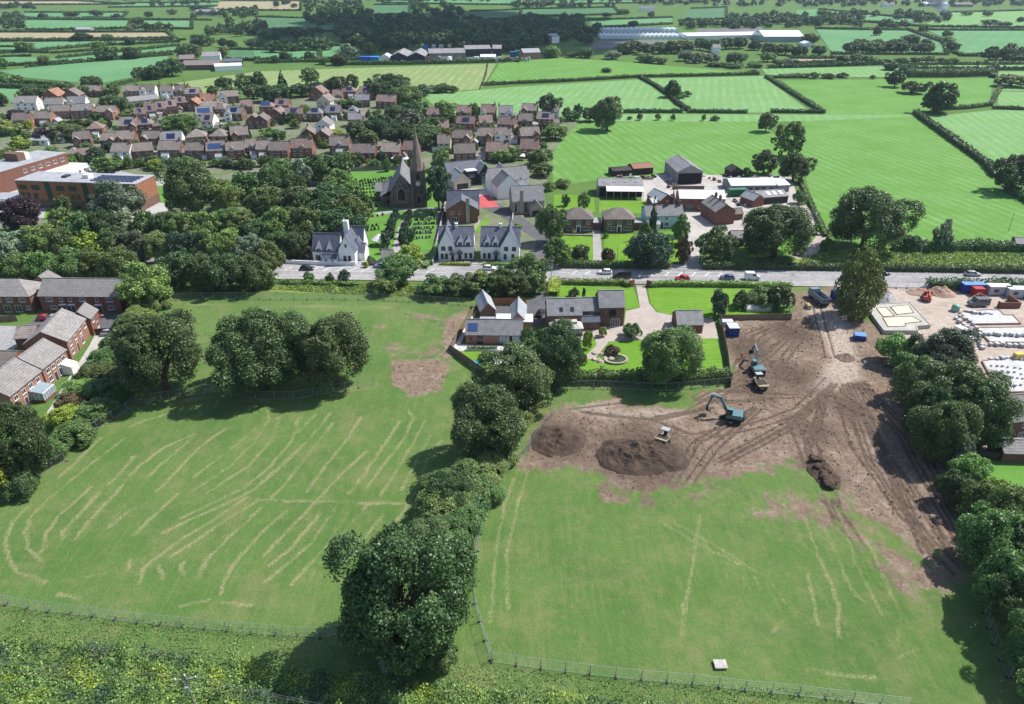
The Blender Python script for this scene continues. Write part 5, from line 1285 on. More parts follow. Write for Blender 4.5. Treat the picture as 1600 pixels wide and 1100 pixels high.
def grove(kind_phrase, group, items, h=11, lod=None):
    """trees of one mass: (kind, x, y, radius, leaf[, height]); labelled from the left"""
    items = sorted(items, key=lambda t: t[1]); lf = {'dk': 'dark', 'md': 'mid-green', 'lt': 'light green', 'yl': 'yellow-green', 'sv': 'silvery', 'cu': 'purple', 'br': 'bronze', 'bl': 'bluish dark'}
    vr = random.Random(len(items) * 31 + int(items[0][1]))
    for i, t in enumerate(items):
        if t[4] == 'dk' and vr.random() < .33: t = t[:4] + (vr.choice(('md', 'md', 'lt', 'bl')),) + t[5:]
        w_ = {'bush': 'shrub', 'cone': 'conifer'}.get(t[0], 'tree')
        treeC(t[0], t[1], t[2], t[3], t[5] if len(t) > 5 else h, t[4], '%s %s, %s from the left %s' % (lf[t[4]], w_, ordi(i + 1), kind_phrase), group, lod=lod)
grove('in the back of the churchyard wood', 'trees of the wood left of the church', [
 ('round', 385, 290, 24, 'md'), ('ash', 410, 283, 26, 'md'), ('oak', 440, 270, 26, 'dk'), ('ash', 468, 268, 22, 'sv'), ('oak', 500, 262, 24, 'md'), ('round', 530, 262, 22, 'dk'), ('ash', 455, 292, 26, 'md'), ('round', 530, 285, 26, 'dk')], 12)
grove('in the churchyard wood', 'trees of the wood left of the church', [
 ('oak', 415, 318, 32, 'dk'), ('oak', 462, 315, 36, 'dk'), ('oak', 512, 315, 44, 'dk'), ('round', 548, 330, 30, 'dk'), ('oak', 480, 350, 40, 'dk'), ('oak', 530, 352, 40, 'dk'), ('round', 435, 350, 34, 'dk'), ('ash', 560, 318, 22, 'md'), ('round', 460, 380, 26, 'dk', 9), ('round', 430, 380, 26, 'md', 9)], 13)
grove('in the tree row just below the school', 'trees of the wood below the school', [
 ('ash', 96, 346, 22, 'md'), ('round', 130, 352, 24, 'md'), ('oak', 162, 350, 28, 'dk'), ('ash', 198, 346, 24, 'sv'), ('round', 228, 350, 24, 'md'), ('oak', 258, 352, 26, 'dk'), ('ash', 288, 352, 26, 'md'), ('oak', 322, 350, 30, 'dk'), ('round', 352, 345, 26, 'lt'), ('ash', 380, 350, 28, 'md'), ('oak', 402, 362, 26, 'dk')], 10)
grove('in the middle row of the left wood', 'trees of the wood below the school', [
 ('ash', 18, 385, 34, 'sv'), ('ash', 58, 376, 36, 'lt'), ('oak', 98, 382, 30, 'md'), ('round', 140, 386, 24, 'yl'), ('oak', 178, 378, 32, 'dk'), ('ash', 215, 382, 28, 'sv'), ('oak', 250, 386, 28, 'md'), ('round', 285, 384, 30, 'dk'), ('ash', 322, 380, 30, 'md'), ('oak', 355, 384, 30, 'dk'), ('ash', 392, 392, 28, 'sv'), ('round', 418, 400, 24, 'md')], 11)
grove('in the front row of the left wood', 'trees of the wood below the school', [
 ('ash', 0, 418, 26, 'sv'), ('oak', 32, 418, 28, 'md'), ('oak', 70, 418, 28, 'dk'), ('oak', 112, 414, 30, 'dk'), ('round', 152, 412, 28, 'lt'), ('oak', 186, 410, 26, 'md'), ('ash', 226, 440, 42, 'lt', 13), ('oak', 278, 418, 32, 'dk'), ('oak', 318, 424, 32, 'dk'), ('oak', 356, 424, 34, 'dk'), ('oak', 392, 424, 30, 'dk'), ('round', 418, 432, 16, 'md', 6)], 11)
grove('along the road below the white houses', 'trees along the near side of the road', [
 ('round', 620, 420, 34, 'md', 9), ('ash', 640, 398, 26, 'yl', 7), ('round', 600, 446, 20, 'md', 5), ('ash', 680, 444, 28, 'md', 6), ('ash', 716, 446, 26, 'dk', 6), ('ash', 752, 440, 30, 'md', 7), ('ash', 785, 436, 26, 'md', 8), ('ash', 822, 418, 34, 'md', 10), ('ash', 808, 446, 26, 'dk', 7), ('round', 836, 440, 18, 'md', 7)])
grove('in the hedge beside the lower left houses', 'shrubs along the left meadow edge', [
 ('bush', 236, 468, 29, 'md'), ('bush', 214, 492, 31, 'lt'), ('bush', 200, 505, 29, 'md'), ('bush', 186, 535, 34, 'dk'), ('bush', 166, 556, 31, 'md'), ('bush', 146, 582, 31, 'md'), ('bush', 126, 606, 31, 'lt'), ('bush', 108, 628, 26, 'br'), ('bush', 100, 648, 29, 'yl'), ('bush', 196, 580, 31, 'md'), ('bush', 172, 606, 34, 'md'), ('bush', 145, 640, 34, 'md'), ('bush', 114, 676, 36, 'dk'), ('bush', 78, 702, 29, 'md'), ('bush', 30, 755, 29, 'dk')], 4.5)
grove('in the dividing hedge of the meadow', 'shrubs of the dividing hedge', [
 ('oak', 820, 602, 34, 'dk', 9), ('bush', 790, 640, 34, 'md', 5.8), ('bush', 752, 728, 50, 'md', 5.8), ('bush', 722, 752, 58, 'md', 6.9), ('bush', 694, 790, 55, 'dk', 6.9), ('bush', 718, 812, 48, 'md', 5.8), ('bush', 668, 838, 53, 'dk', 6.9), ('bush', 704, 868, 48, 'md', 5.8), ('bush', 778, 686, 40, 'md', 4.6), ('bush', 800, 655, 32, 'md', 4.6), ('bush', 745, 758, 40, 'md', 5), ('bush', 690, 832, 44, 'md', 6), ('bush', 735, 790, 36, 'dk', 5), ('oak', 700, 770, 40, 'dk', 8), ('bush', 770, 715, 34, 'lt', 4)])
grove('in the wood at the right edge', 'trees of the wood at the right', [
 ('oak', 1404, 545, 32, 'lt', 8), ('oak', 1478, 552, 52, 'dk', 12), ('oak', 1436, 590, 36, 'md', 11), ('oak', 1490, 612, 66, 'dk', 14), ('oak', 1530, 640, 56, 'md', 14), ('oak', 1478, 668, 52, 'dk', 13), ('oak', 1448, 640, 34, 'dk', 12), ('ash', 1502, 704, 28, 'sv', 8), ('round', 1516, 738, 30, 'lt', 7), ('oak', 1540, 782, 36, 'md', 8), ('round', 1556, 768, 24, 'yl', 6), ('oak', 1582, 800, 40, 'md', 10), ('oak', 1548, 838, 46, 'md', 11), ('oak', 1600, 858, 50, 'dk', 11), ('oak', 1574, 905, 48, 'md', 11), ('oak', 1612, 950, 50, 'dk', 11), ('oak', 1630, 1010, 50, 'md', 10), ('oak', 1490, 760, 26, 'dk', 7), ('oak', 1640, 1070, 46, 'md', 8)])
grove('among the estate gardens at upper left', 'trees in the village gardens', [
 ('oak', 282, 192, 29, 'lt', 11), ('oak', 100, 205, 28, 'dk', 9), ('round', 75, 210, 22, 'cu', 7), ('oak', 175, 160, 22, 'dk', 10), ('round', 118, 195, 22, 'dk', 7), ('ash', 10, 198, 22, 'lt', 8), ('oak', 14, 243, 22, 'lt', 8), ('ash', 30, 222, 16, 'yl', 6), ('ash', 165, 256, 24, 'lt', 7), ('round', 240, 256, 12, 'yl', 5), ('ash', 148, 240, 14, 'bl', 7), ('ash', 80, 236, 14, 'md', 5), ('round', 335, 206, 13, 'md', 5), ('ash', 362, 200, 17, 'md', 7), ('round', 368, 207, 10, 'yl', 4), ('ash', 205, 177, 18, 'md', 5), ('ash', 250, 160, 12, 'md', 5), ('round', 276, 157, 10, 'md', 5), ('cone', 367, 168, 7, 'md', 8), ('oak', 26, 180, 16, 'cu', 7), ('ash', 222, 252, 10, 'md', 4), ('ash', 290, 252, 18, 'md', 5), ('ash', 112, 246, 8, 'md', 4), ('bush', 380, 243, 9, 'md', 3), ('ash', 150, 180, 12, 'md', 5), ('oak', 258, 162, 14, 'md', 6), ('ash', 420, 205, 14, 'lt', 5), ('round', 436, 210, 12, 'md', 5), ('ash', 460, 193, 10, 'md', 5), ('ash', 475, 170, 14, 'md', 5), ('round', 524, 208, 12, 'yl', 4), ('ash', 535, 215, 14, 'md', 5), ('round', 512, 205, 8, 'yl', 3), ('ash', 550, 160, 18, 'md', 6), ('ash', 535, 160, 14, 'lt', 5), ('bush', 540, 240, 8, 'md', 3), ('bush', 60, 220, 12, 'md', 3), ('round', 528, 243, 8, 'md', 4)])
grove('in the dark wood above the spire', 'trees of the central village wood', [
 ('oak', 612, 128, 28, 'dk', 13), ('oak', 636, 148, 26, 'dk', 13), ('oak', 590, 140, 20, 'dk', 11), ('ash', 650, 172, 22, 'md', 12), ('oak', 622, 180, 26, 'dk', 12), ('oak', 592, 195, 28, 'dk', 12), ('oak', 628, 208, 28, 'dk', 12), ('oak', 664, 212, 30, 'dk', 11), ('ash', 640, 186, 24, 'sv', 12), ('oak', 560, 202, 22, 'dk', 10), ('oak', 575, 215, 18, 'md', 8), ('ash', 676, 196, 22, 'md', 10), ('oak', 694, 168, 18, 'dk', 9), ('ash', 700, 185, 16, 'md', 9), ('oak', 660, 140, 14, 'dk', 8), ('ash', 740, 172, 14, 'md', 9), ('round', 716, 202, 10, 'md', 5), ('ash', 762, 199, 10, 'md', 5), ('round', 690, 225, 10, 'md', 6)])
grove('around the gardens right of the spire', 'trees in the gardens right of the spire', [
 ('round', 784, 242, 16, 'lt', 6), ('ash', 802, 240, 14, 'lt', 6), ('oak', 868, 205, 20, 'dk', 8), ('oak', 858, 200, 12, 'dk', 7), ('oak', 844, 245, 22, 'md', 8), ('ash', 848, 264, 18, 'md', 6), ('ash', 820, 194, 10, 'bl', 5), ('bush', 880, 285, 14, 'md', 3.5), ('bush', 858, 290, 10, 'md', 4), ('round', 886, 176, 8, 'md', 7), ('ash', 903, 172, 7, 'bl', 8), ('ash', 894, 180, 12, 'md', 6), ('oak', 922, 178, 14, 'dk', 8), ('bush', 840, 255, 10, 'md', 4), ('round', 702, 262, 9, 'md', 5), ('round', 682, 258, 9, 'lt', 4), ('bush', 808, 352, 8, 'lt', 2)])
grove('in the line of trees along the hay field', 'trees along the hay field', [
 ('oak', 404, 124, 14, 'dk', 12), ('oak', 418, 145, 22, 'dk', 11), ('oak', 440, 142, 20, 'dk', 10), ('cone', 440, 124, 8, 'bl', 13), ('ash', 484, 118, 15, 'lt', 13), ('oak', 470, 140, 18, 'dk', 9), ('oak', 496, 138, 16, 'dk', 9), ('oak', 524, 132, 18, 'dk', 12), ('ash', 548, 128, 14, 'md', 12), ('ash', 578, 132, 10, 'md', 9), ('oak', 394, 142, 16, 'dk', 10), ('ash', 380, 126, 16, 'md', 11), ('oak', 350, 130, 14, 'dk', 10), ('ash', 360, 142, 14, 'md', 8), ('oak', 332, 140, 10, 'md', 6), ('oak', 690, 137, 16, 'dk', 6), ('round', 708, 139, 8, 'md', 5), ('oak', 142, 128, 18, 'dk', 9), ('oak', 100, 137, 26, 'dk', 8), ('oak', 48, 145, 20, 'dk', 10), ('ash', 26, 124, 10, 'md', 7), ('oak', 2, 122, 12, 'dk', 9), ('oak', 245, 137, 12, 'dk', 6), ('oak', 275, 137, 9, 'dk', 6), ('oak', 0, 155, 12, 'dk', 8)])
grove('among the far fields at upper left', 'field trees at upper left', [
 ('oak', 36, 72, 14, 'dk', 11), ('oak', 68, 94, 10, 'dk', 9), ('oak', 165, 83, 18, 'dk', 12), ('oak', 205, 82, 14, 'dk', 11), ('oak', 152, 70, 12, 'dk', 9), ('oak', 128, 57, 18, 'dk', 9), ('oak', 168, 59, 10, 'dk', 9), ('oak', 202, 64, 8, 'dk', 8), ('oak', 266, 104, 20, 'dk', 14), ('oak', 240, 112, 15, 'dk', 11), ('ash', 218, 114, 12, 'md', 10), ('oak', 295, 80, 22, 'dk', 15), ('oak', 314, 62, 20, 'dk', 12), ('oak', 348, 82, 8, 'dk', 11), ('oak', 66, 24, 8, 'dk', 9), ('oak', 110, 22, 12, 'dk', 9), ('oak', 150, 20, 12, 'dk', 10), ('oak', 182, 25, 8, 'dk', 8), ('oak', 215, 32, 11, 'dk', 11), ('oak', 55, 47, 3, 'dk', 4), ('oak', 232, 22, 7, 'dk', 9), ('ash', 268, 18, 8, 'md', 9), ('oak', 310, 12, 16, 'dk', 9), ('oak', 4, 98, 8, 'dk', 9), ('oak', 174, 44, 5, 'dk', 5), ('oak', 202, 46, 7, 'dk', 6), ('oak', 362, 69, 8, 'dk', 9), ('oak', 392, 67, 9, 'dk', 9), ('oak', 348, 66, 8, 'dk', 10)], lod='M')
grove('among the far fields at the top centre', 'field trees at the top centre', [
 ('oak', 445, 88, 10, 'dk', 9), ('oak', 483, 87, 8, 'dk', 9), ('ash', 543, 78, 16, 'sv', 13), ('oak', 578, 76, 13, 'md', 12), ('oak', 530, 92, 16, 'dk', 10), ('oak', 505, 94, 10, 'dk', 7), ('oak', 408, 66, 7, 'dk', 9), ('oak', 502, 34, 9, 'dk', 9), ('oak', 430, 92, 6, 'dk', 7), ('oak', 828, 22, 5, 'dk', 8), ('oak', 905, 25, 9, 'dk', 9), ('oak', 948, 23, 8, 'dk', 8), ('oak', 990, 37, 9, 'dk', 9), ('oak', 975, 18, 10, 'dk', 9), ('oak', 1018, 22, 6, 'dk', 9), ('oak', 1076, 30, 6, 'dk', 7), ('oak', 948, 109, 9, 'md', 4), ('oak', 862, 80, 16, 'dk', 11), ('ash', 870, 95, 0, 'md'), ('oak', 925, 26, 6, 'dk', 7), ('oak', 866, 26, 6, 'dk', 8)][:-4] + [('oak', 862, 80, 16, 'dk', 11)], lod='M')
grove('among the far fields at upper right', 'field trees at upper right', [
 ('oak', 1371, 48, 7, 'dk', 11), ('oak', 1444, 44, 9, 'dk', 11), ('oak', 1480, 53, 8, 'dk', 10), ('oak', 1482, 62, 10, 'dk', 9), ('oak', 1489, 72, 11, 'dk', 10), ('oak', 1511, 20, 9, 'dk', 9), ('oak', 1543, 21, 8, 'dk', 9), ('oak', 1595, 30, 6, 'dk', 8), ('oak', 1524, 40, 5, 'dk', 4), ('oak', 1548, 34, 14, 'dk', 7), ('oak', 1570, 37, 12, 'dk', 6), ('oak', 1273, 117, 8, 'md', 5), ('bush', 1294, 118, 12, 'dk', 4), ('bush', 1317, 117, 10, 'dk', 4), ('oak', 1395, 103, 14, 'dk', 7), ('oak', 1418, 108, 14, 'dk', 8), ('bush', 1178, 112, 9, 'dk', 4), ('oak', 1582, 125, 26, 'dk', 9), ('oak', 1554, 104, 8, 'dk', 5), ('bush', 1364, 120, 5, 'dk', 3), ('oak', 1404, 26, 8, 'dk', 8), ('bush', 1000, 182, 5, 'md', 4), ('bush', 1028, 182, 5, 'md', 4), ('bush', 1052, 183, 4, 'md', 4), ('bush', 1100, 183, 4, 'md', 4), ('bush', 1118, 184, 8, 'md', 3), ('bush', 984, 184, 4, 'md', 2), ('bush', 1062, 148, 12, 'md', 4), ('bush', 1074, 146, 8, 'md', 4)], lod='M')
grove('in the belt above the right fields', 'belt of trees above the right fields', [('oak', 1330 + 13 * i + (i % 3) * 3, 74 - (i % 2) * 5 - (8 if i == 7 else 0), 14 + (i % 3) * 2, 'dk', 11) for i in range(10)] + [('oak', 1318, 92, 12, 'md', 7), ('oak', 1338, 90, 14, 'md', 8), ('oak', 1358, 92, 12, 'md', 7), ('oak', 1410, 95, 12, 'md', 7), ('oak', 1432, 94, 12, 'md', 6), ('oak', 1450, 93, 12, 'md', 7), ('oak', 1472, 95, 10, 'md', 6), ('oak', 1490, 95, 10, 'md', 6)], lod='M')
grove('in the belt screening the nursery', 'trees screening the nursery', [('oak', x, y, r, m_, h_) for x, y, r, m_, h_ in (
 (975, 75, 16, 'dk', 11), (990, 72, 16, 'dk', 12), (1010, 76, 16, 'dk', 11), (1030, 74, 16, 'dk', 11), (1050, 73, 16, 'dk', 12), (1070, 72, 16, 'dk', 12), (1095, 68, 12, 'dk', 12), (1115, 70, 14, 'dk', 12), (1135, 67, 13, 'dk', 12), (1155, 66, 15, 'dk', 12), (1180, 70, 12, 'dk', 10), (1205, 76, 16, 'dk', 11), (1228, 76, 16, 'dk', 11), (1250, 80, 14, 'dk', 10), (1265, 60, 14, 'dk', 12), (1280, 78, 12, 'dk', 9), (957, 85, 14, 'sv', 8), (1010, 90, 16, 'md', 8), (1030, 94, 14, 'md', 6), (1072, 86, 13, 'sv', 10), (1088, 90, 12, 'sv', 9), (1112, 90, 14, 'sv', 8), (1150, 90, 18, 'md', 10), (1120, 100, 16, 'md', 4), (1145, 102, 16, 'md', 4), (1200, 88, 13, 'lt', 9), (1232, 96, 14, 'sv', 5), (1215, 97, 10, 'md', 5), (1180, 100, 14, 'md', 5), (860, 82, 12, 'dk', 9), (915, 82, 14, 'md', 9), (895, 85, 10, 'md', 5), (845, 60, 14, 'dk', 12), (900, 45, 16, 'dk', 13), (915, 60, 14, 'dk', 12), (880, 55, 14, 'dk', 12))], lod='M')
# far woods that read as one mass
def wood(label, polys, n, h, m, seed, r=(5, 8)):
    rng = np.random.RandomState(seed); V = []
    pr = [PROTO.setdefault(('oak', 'W', s), leaf_quads(*(lambda q: (q[0], q[1], .26 * q[2].uniform(.6, 1.2, len(q[0])), q[2]))(crown_points('oak', 40 + s, 230)))) for s in range(3)]
    for poly in polys:
        x0, x1 = min(p[0] for p in poly), max(p[0] for p in poly); y0, y1 = min(p[1] for p in poly), max(p[1] for p in poly)
        A = abs(sum(poly[i][0] * poly[(i + 1) % len(poly)][1] - poly[(i + 1) % len(poly)][0] * poly[i][1] for i in range(len(poly)))) / 2
        c = 0; want = max(3, int(n * A / 1000.))
        for _ in range(want * 6):
            if c >= want: break
            px, py = rng.uniform(x0, x1), rng.uniform(y0, y1)
            if not inpoly(np.array([px]), np.array([py]), poly)[0]: continue
            p = P(px, py); rr = rng.uniform(*r); hh = h * rng.uniform(.7, 1.2); a = rng.uniform(0, 6.28)
            v = pr[rng.randint(3)]; ca, sa = math.cos(a), math.sin(a)
            V.append(np.stack([(v[:, 0] * ca - v[:, 1] * sa) * rr + p.x, (v[:, 0] * sa + v[:, 1] * ca) * rr + p.y, v[:, 2] * hh / 2.2], 1)); c += 1
    o = O('woodland', quads_mesh('woodland', np.concatenate(V), LEAF[m]), label=label, cat='woodland', kind='stuff')
wood('dark continuous woodland stretching across the far middle of the picture', [
 [(590, 82), (640, 76), (730, 78), (800, 82), (850, 76), (860, 60), (930, 62), (940, 45), (900, 30), (760, 34), (640, 26), (560, 32), (520, 50), (540, 70)],
 [(480, 40), (560, 44), (590, 14), (470, 12)], [(640, 26), (720, 26), (720, 8), (640, 10)], [(400, 58), (500, 52), (500, 60), (400, 66)], [(420, 78), (520, 72), (520, 78), (420, 84)], [(800, 44), (940, 44), (930, 36), (800, 34)],
 [(320, 60), (420, 58), (410, 40), (340, 42)]], 22, 11, 'dk', 5)
wood('far woods and copses along the top edge of the picture', [
 [(0, 45), (38, 47), (38, 24), (0, 26)], [(210, 50), (275, 49), (270, 44), (215, 44)], [(1135, 30), (1330, 22), (1390, 28), (1250, 44), (1140, 46)], [(1060, 46), (1190, 44), (1190, 38), (1060, 40)], [(1230, 12), (1600, 10), (1600, 2), (1230, 2)], [(1000, 8), (1230, 12), (1230, 4), (1000, 3)],
 [(1240, 42), (1360, 42), (1360, 38), (1240, 36)], [(1375, 46), (1432, 44), (1432, 40), (1375, 40)], [(1400, 34), (1480, 38), (1480, 24), (1400, 22)], [(800, 14), (980, 12), (980, 5), (800, 6)], [(0, 18), (60, 16), (60, 8), (0, 10)], [(300, 30), (400, 30), (400, 18), (320, 20)], [(430, 14), (600, 8), (600, 2), (430, 4)], [(1545, 96), (1640, 98), (1640, 86), (1545, 88)], [(230, 12), (330, 8), (330, 3), (240, 4)], [(600, 4), (1000, 4), (1000, -2), (600, -2)], [(0, 2), (1600, 2), (1600, -6), (0, -6)]], 30, 10, 'dk', 8, (4, 8))
# hedges
HED = [
 ([(760, 133), (880, 128), (1000, 121), (1100, 119), (1185, 117)], 2.5, 2.2, 'hedge running below the top bright field'),
 ([(1000, 122), (1025, 136), (1045, 150), (1060, 164), (1076, 174)], 2.5, 2.2, 'zigzag hedge between the two pale fields'),
 ([(975, 176), (1066, 176)], 2.2, 2.0, 'short hedge along the bottom of the left pale field'),
 ([(1076, 176), (1166, 177)], 2.2, 2.0, 'short hedge along the bottom of the right pale field'),
 ([(1197, 121), (1240, 148), (1286, 177)], 2.5, 2.2, 'straight hedge slanting down to the field corner'),
 ([(1284, 177), (1205, 176)], 2.2, 2.0, 'short hedge left of the field corner'),
 ([(1430, 178), (1448, 192), (1490, 222), (1518, 242), (1540, 258), (1556, 278)], 3, 2.6, 'winding hedge between the two right fields'),
 ([(1572, 296), (1620, 325)], 3, 2.6, 'hedge leaving the right edge below the dark oak'),
 ([(1458, 173), (1510, 170), (1546, 166), (1556, 150), (1562, 140)], 2.6, 2.2, 'hedge curving right of the leaning oak'),
 ([(1552, 170), (1640, 173)], 2.4, 2.0, 'hedge at the right edge above the pale field'),
 ([(1418, 120), (1480, 120), (1550, 118)], 7, 5, 'tall thick hedge at the top of the right field'),
 ([(1200, 122), (1262, 122)], 3, 2, 'low dark hedge at the top left of the right field'),
 ([(755, 134), (790, 132)], 3, 2, 'dark hedge piece below the hay field corner'),
 ([(762, 100), (758, 120), (750, 140)], .8, .8, 'thin fence-like hedge beside the hay field'),
 ([(520, 102), (640, 101), (790, 97)], 3, 3, 'dark hedge along the front of the distant works'),
 ([(0, 128), (40, 130), (90, 134)], 3, 2.4, 'hedge at the left edge below the dark fields'),
 ([(40, 106), (110, 100), (180, 94), (270, 86)], 2.4, 2, 'long hedge across the upper left fields'),
 ([(0, 81), (76, 83)], 3, 2.2, 'upper left hedge under the lone oak'),
 ([(0, 90), (48, 88)], 2.4, 2, 'short hedge at the left edge among far fields'),
 ([(80, 84), (150, 79)], 2.4, 2, 'short hedge right of the lone oak'),
 ([(0, 65), (120, 65), (190, 64), (290, 63)], 3, 2, 'dark hedge below the tan stubble field'),
 ([(30, 31), (100, 30), (230, 31), (330, 32)], 4, 2.4, 'far hedge beneath the top left field'),
 ([(0, 137), (80, 140)], 4, 3, 'thick dark hedge above the left pale field'),
 ([(170, 137), (220, 126), (262, 116)], 3, 2.4, 'hedge left of the long hay strip'),
 ([(400, 99), (470, 97), (520, 97)], 4, 2.4, 'dark hedge above the hay field at left'),
 ([(0, 74), (30, 74)], 2, 2, 'scrap of hedge at the left edge'),
 ([(1300, 85), (1480, 86)], 4, 2.2, 'hedge below the large far right field'),
 ([(1420, 47), (1455, 58), (1474, 64)], 3, 2, 'hedge slanting to the row of far right trees'),
 ([(1490, 83), (1506, 88), (1545, 88)], 4, 2.4, 'hedge below the far right trees'),
 ([(1275, 45), (1420, 46)], 4, 2, 'hedge above the large far right field'),
 ([(1219, 120), (1262, 119)], 3, 2, 'dark low bushes at the top of the right field'),
 ([(1545, 108), (1552, 122)], 4, 3, 'dark hedge stub near the right edge'),
]
for line, w_, h_, lab in HED:
    far = line[0][1] < 110
    hedge(line, w_, h_, 'dk', lab, leaf=.75 if far else .45, dens=2.4 if far else 5, rough=.35)
for line, w_, h_, m_, lab, lf, dn, rg in [
 ([(876, 417), (940, 418), (1045, 419)], 2.0, 1.9, 'dk', 'dark roadside hedge in front of the two villas', .28, 12, .12),
 ([(1100, 420), (1240, 421), (1400, 423), (1640, 427)], 2.0, 1.9, 'dk', 'long dark roadside hedge along the far side of the road', .28, 11, .18),
 ([(876, 443), (930, 444), (972, 444), (984, 448)], 1.8, 1.4, 'lt', 'clipped hedge left of the drive gates', .22, 16, .05),
 ([(1016, 448), (1040, 446), (1130, 447), (1234, 449)], 1.8, 1.4, 'lt', 'long clipped hedge right of the drive gates', .22, 16, .05),
 ([(867, 442), (864, 462)], 3.2, 1.8, 'yl', 'yellow-green clipped hedge at the drive corner', .22, 16, .05),
 ([(1394, 390), (1440, 392), (1520, 390), (1600, 392)], 3.2, 2.8, 'dk', 'overgrown hedge along the bottom of the right field', .35, 9, .35),
 ([(880, 598), (940, 597), (1000, 597), (1060, 596), (1134, 594)], 2.6, 2.4, 'md', 'mixed hedge along the bottom of the large garden', .28, 14, .35),
 ([(1452, 450), (1510, 451), (1560, 452), (1620, 452)], 3, 2.6, 'dk', 'dark hedge between the road and the site containers', .3, 10, .25),
 ([(1250, 284), (1262, 310), (1276, 340), (1290, 370)], 1.5, 1.4, 'dk', 'thin hedge along the field side of the farm track', .3, 8, .3),
 ([(664, 420), (676, 404), (686, 380)], 1.6, 1.4, 'lt', 'small hedge along the churchyard lane', .24, 12, .2),
 ([(436, 444), (500, 446), (560, 447)], 1.5, 1.2, 'md', 'scrubby roadside weeds hedge below the road', .3, 8, .5),
 ([(688, 414), (735, 415)], 1.2, .9, 'yl', 'low garden hedge before the left white house pair', .2, 16, .2),
 ([(756, 414), (812, 415)], 1.2, .9, 'lt', 'low garden hedge before the right white house pair', .2, 16, .2),
]: hedge(line, w_, h_, m_, lab, lf, dn, rg)
# clipped yews along the church path
YEW = [(606, 406, 15), (600, 396, 12), (604, 384, 17), (610, 372, 16), (612, 360, 14), (616, 350, 13), (619, 342, 12), (628, 398, 0), (636, 394, 14), (630, 382, 15), (631, 372, 14), (633, 362, 13), (638, 352, 12), (640, 342, 12), (642, 376, 14)]
yl_ = sorted([t for t in YEW if t[2]], key=lambda t: -t[1])
for i, (x, y, w_) in enumerate(yl_):
    treeB('col', x, y, w_, y - w_ * 1.35, 'bl', 'clipped dark yew beside the church path, %s from the road' % ordi(i + 1), 'clipped yews along the church path')
for x, y, w_, m_, lab in ((483, 440, 18, 'md', 'left of three small bushes below the road'), (517, 442, 16, 'md', 'middle of three small bushes below the road'), (538, 440, 20, 'bl', 'right of three small bushes below the road'), (572, 418, 10, 'yl', 'bright small bush at the cottage corner'), (580, 412, 14, 'md', 'green bush beside the lodge gate'), (460, 402, 22, 'lt', 'light bush in the cottage garden'), (446, 405, 18, 'md', 'darker bush in the cottage garden'), (962, 400, 0, 'md', ''), (1290, 392, 22, 'md', 'scrub below the huge oak'), (1250, 398, 16, 'yl', 'pale bush at the field gate'), (1275, 366, 18, 'lt', 'light bush beside the farm track'), (1247, 318, 22, 'md', 'bush at the right end of the farm sheds'), (1165, 276, 16, 'dk', 'bush behind the farm sheds'), (895, 366, 10, 'md', 'bush right of the left villa'), (946, 372, 9, 'md', 'bush at the left corner of the right villa'), (802, 462, 0, 'md', '')):
    if w_: treeB('bush', x, y, w_, y - w_ * .95, m_, lab)
# bramble bank in front and rough growth by the fences
def bank(name, label, poly, n, h, size, mats, seed, tall=1.0, up=.6):
    rng = np.random.RandomState(seed); x0, x1 = min(p[0] for p in poly), max(p[0] for p in poly); y0, y1 = min(p[1] for p in poly), max(p[1] for p in poly)
    p = np.stack([rng.uniform(x0, x1, n * 2), rng.uniform(y0, y1, n * 2)], 1); p = p[inpoly(p[:, 0], p[:, 1], poly)][:n]
    hh = np.array([max(.12, .5 + 1.1 * mnoise.fractal((a * .22, b_ * .22, seed), 1., 2., 3)) for a, b_ in p]) * h
    z = hh * (1 - .45 * rng.rand(len(p)) ** 2)
    e_ = .35
    gxn = np.array([mnoise.fractal(((a + e_) * .22, b_ * .22, seed), 1., 2., 3) - mnoise.fractal(((a - e_) * .22, b_ * .22, seed), 1., 2., 3) for a, b_ in p])
    N = np.stack([-gxn * 2.2, -.15 * np.ones(len(p)), np.ones(len(p)) * up], 1) + rng.randn(len(p), 3) * .5; N /= np.linalg.norm(N, axis=1)[:, None]
    v = leaf_quads(np.stack([p[:, 0], p[:, 1], z + .1], 1), N, size * rng.uniform(.6, 1.3, len(p)), rng)
    me = quads_mesh(name, v, LEAF[mats[0]])
    for m_ in mats[1:]: me.materials.append(LEAF[m_])
    sel = np.array([mnoise.noise((a * .3, b_ * .3, 9.)) for a, b_ in p]) + .14 * rng.randn(len(p))
    me.polygons.foreach_set('material_index', np.clip(((sel + .5) * len(mats)).astype(int), 0, len(mats) - 1))
    O(name, me, label=label, cat='undergrowth', kind='stuff')
bank('undergrowth', 'bright bramble and nettle bank along the bottom edge', [(-95, 70), (-72, 68), (-34.7, 63.6), (-8.4, 60.3), (20.4, 57.2), (40, 55), (40, 43), (-95, 43)], 90000, 1.7, .16, ['bl', 'md', 'lt', 'md', 'lt', 'yl'], 4)
bank('rough_grass', 'rough grass strip outside the near wire fences', [(-95, 75), (-30, 69), (-3, 63), (40, 59.5), (48, 57), (48, 54), (20, 56.5), (0, 59), (-30, 62.5), (-95, 69.5)], 22000, .4, .11, ['md', 'md', 'lt', 'md'], 6, up=.9)
bank('weeds', 'weedy growth between the meadow top and the road', [tuple(P(*q)[:2]) for q in [(425, 444), (600, 446), (744, 456), (744, 470), (560, 461), (410, 452)]], 9000, .7, .22, ['md', 'lt', 'yl', 'lt'], 7)
bank('weeds', 'tall weeds on the verge above the road at right', [tuple(P(*q)[:2]) for q in [(1240, 420), (1260, 400), (1400, 392), (1640, 398), (1640, 424)]], 11000, .6, .28, ['md', 'lt', 'yl', 'lt'], 9)

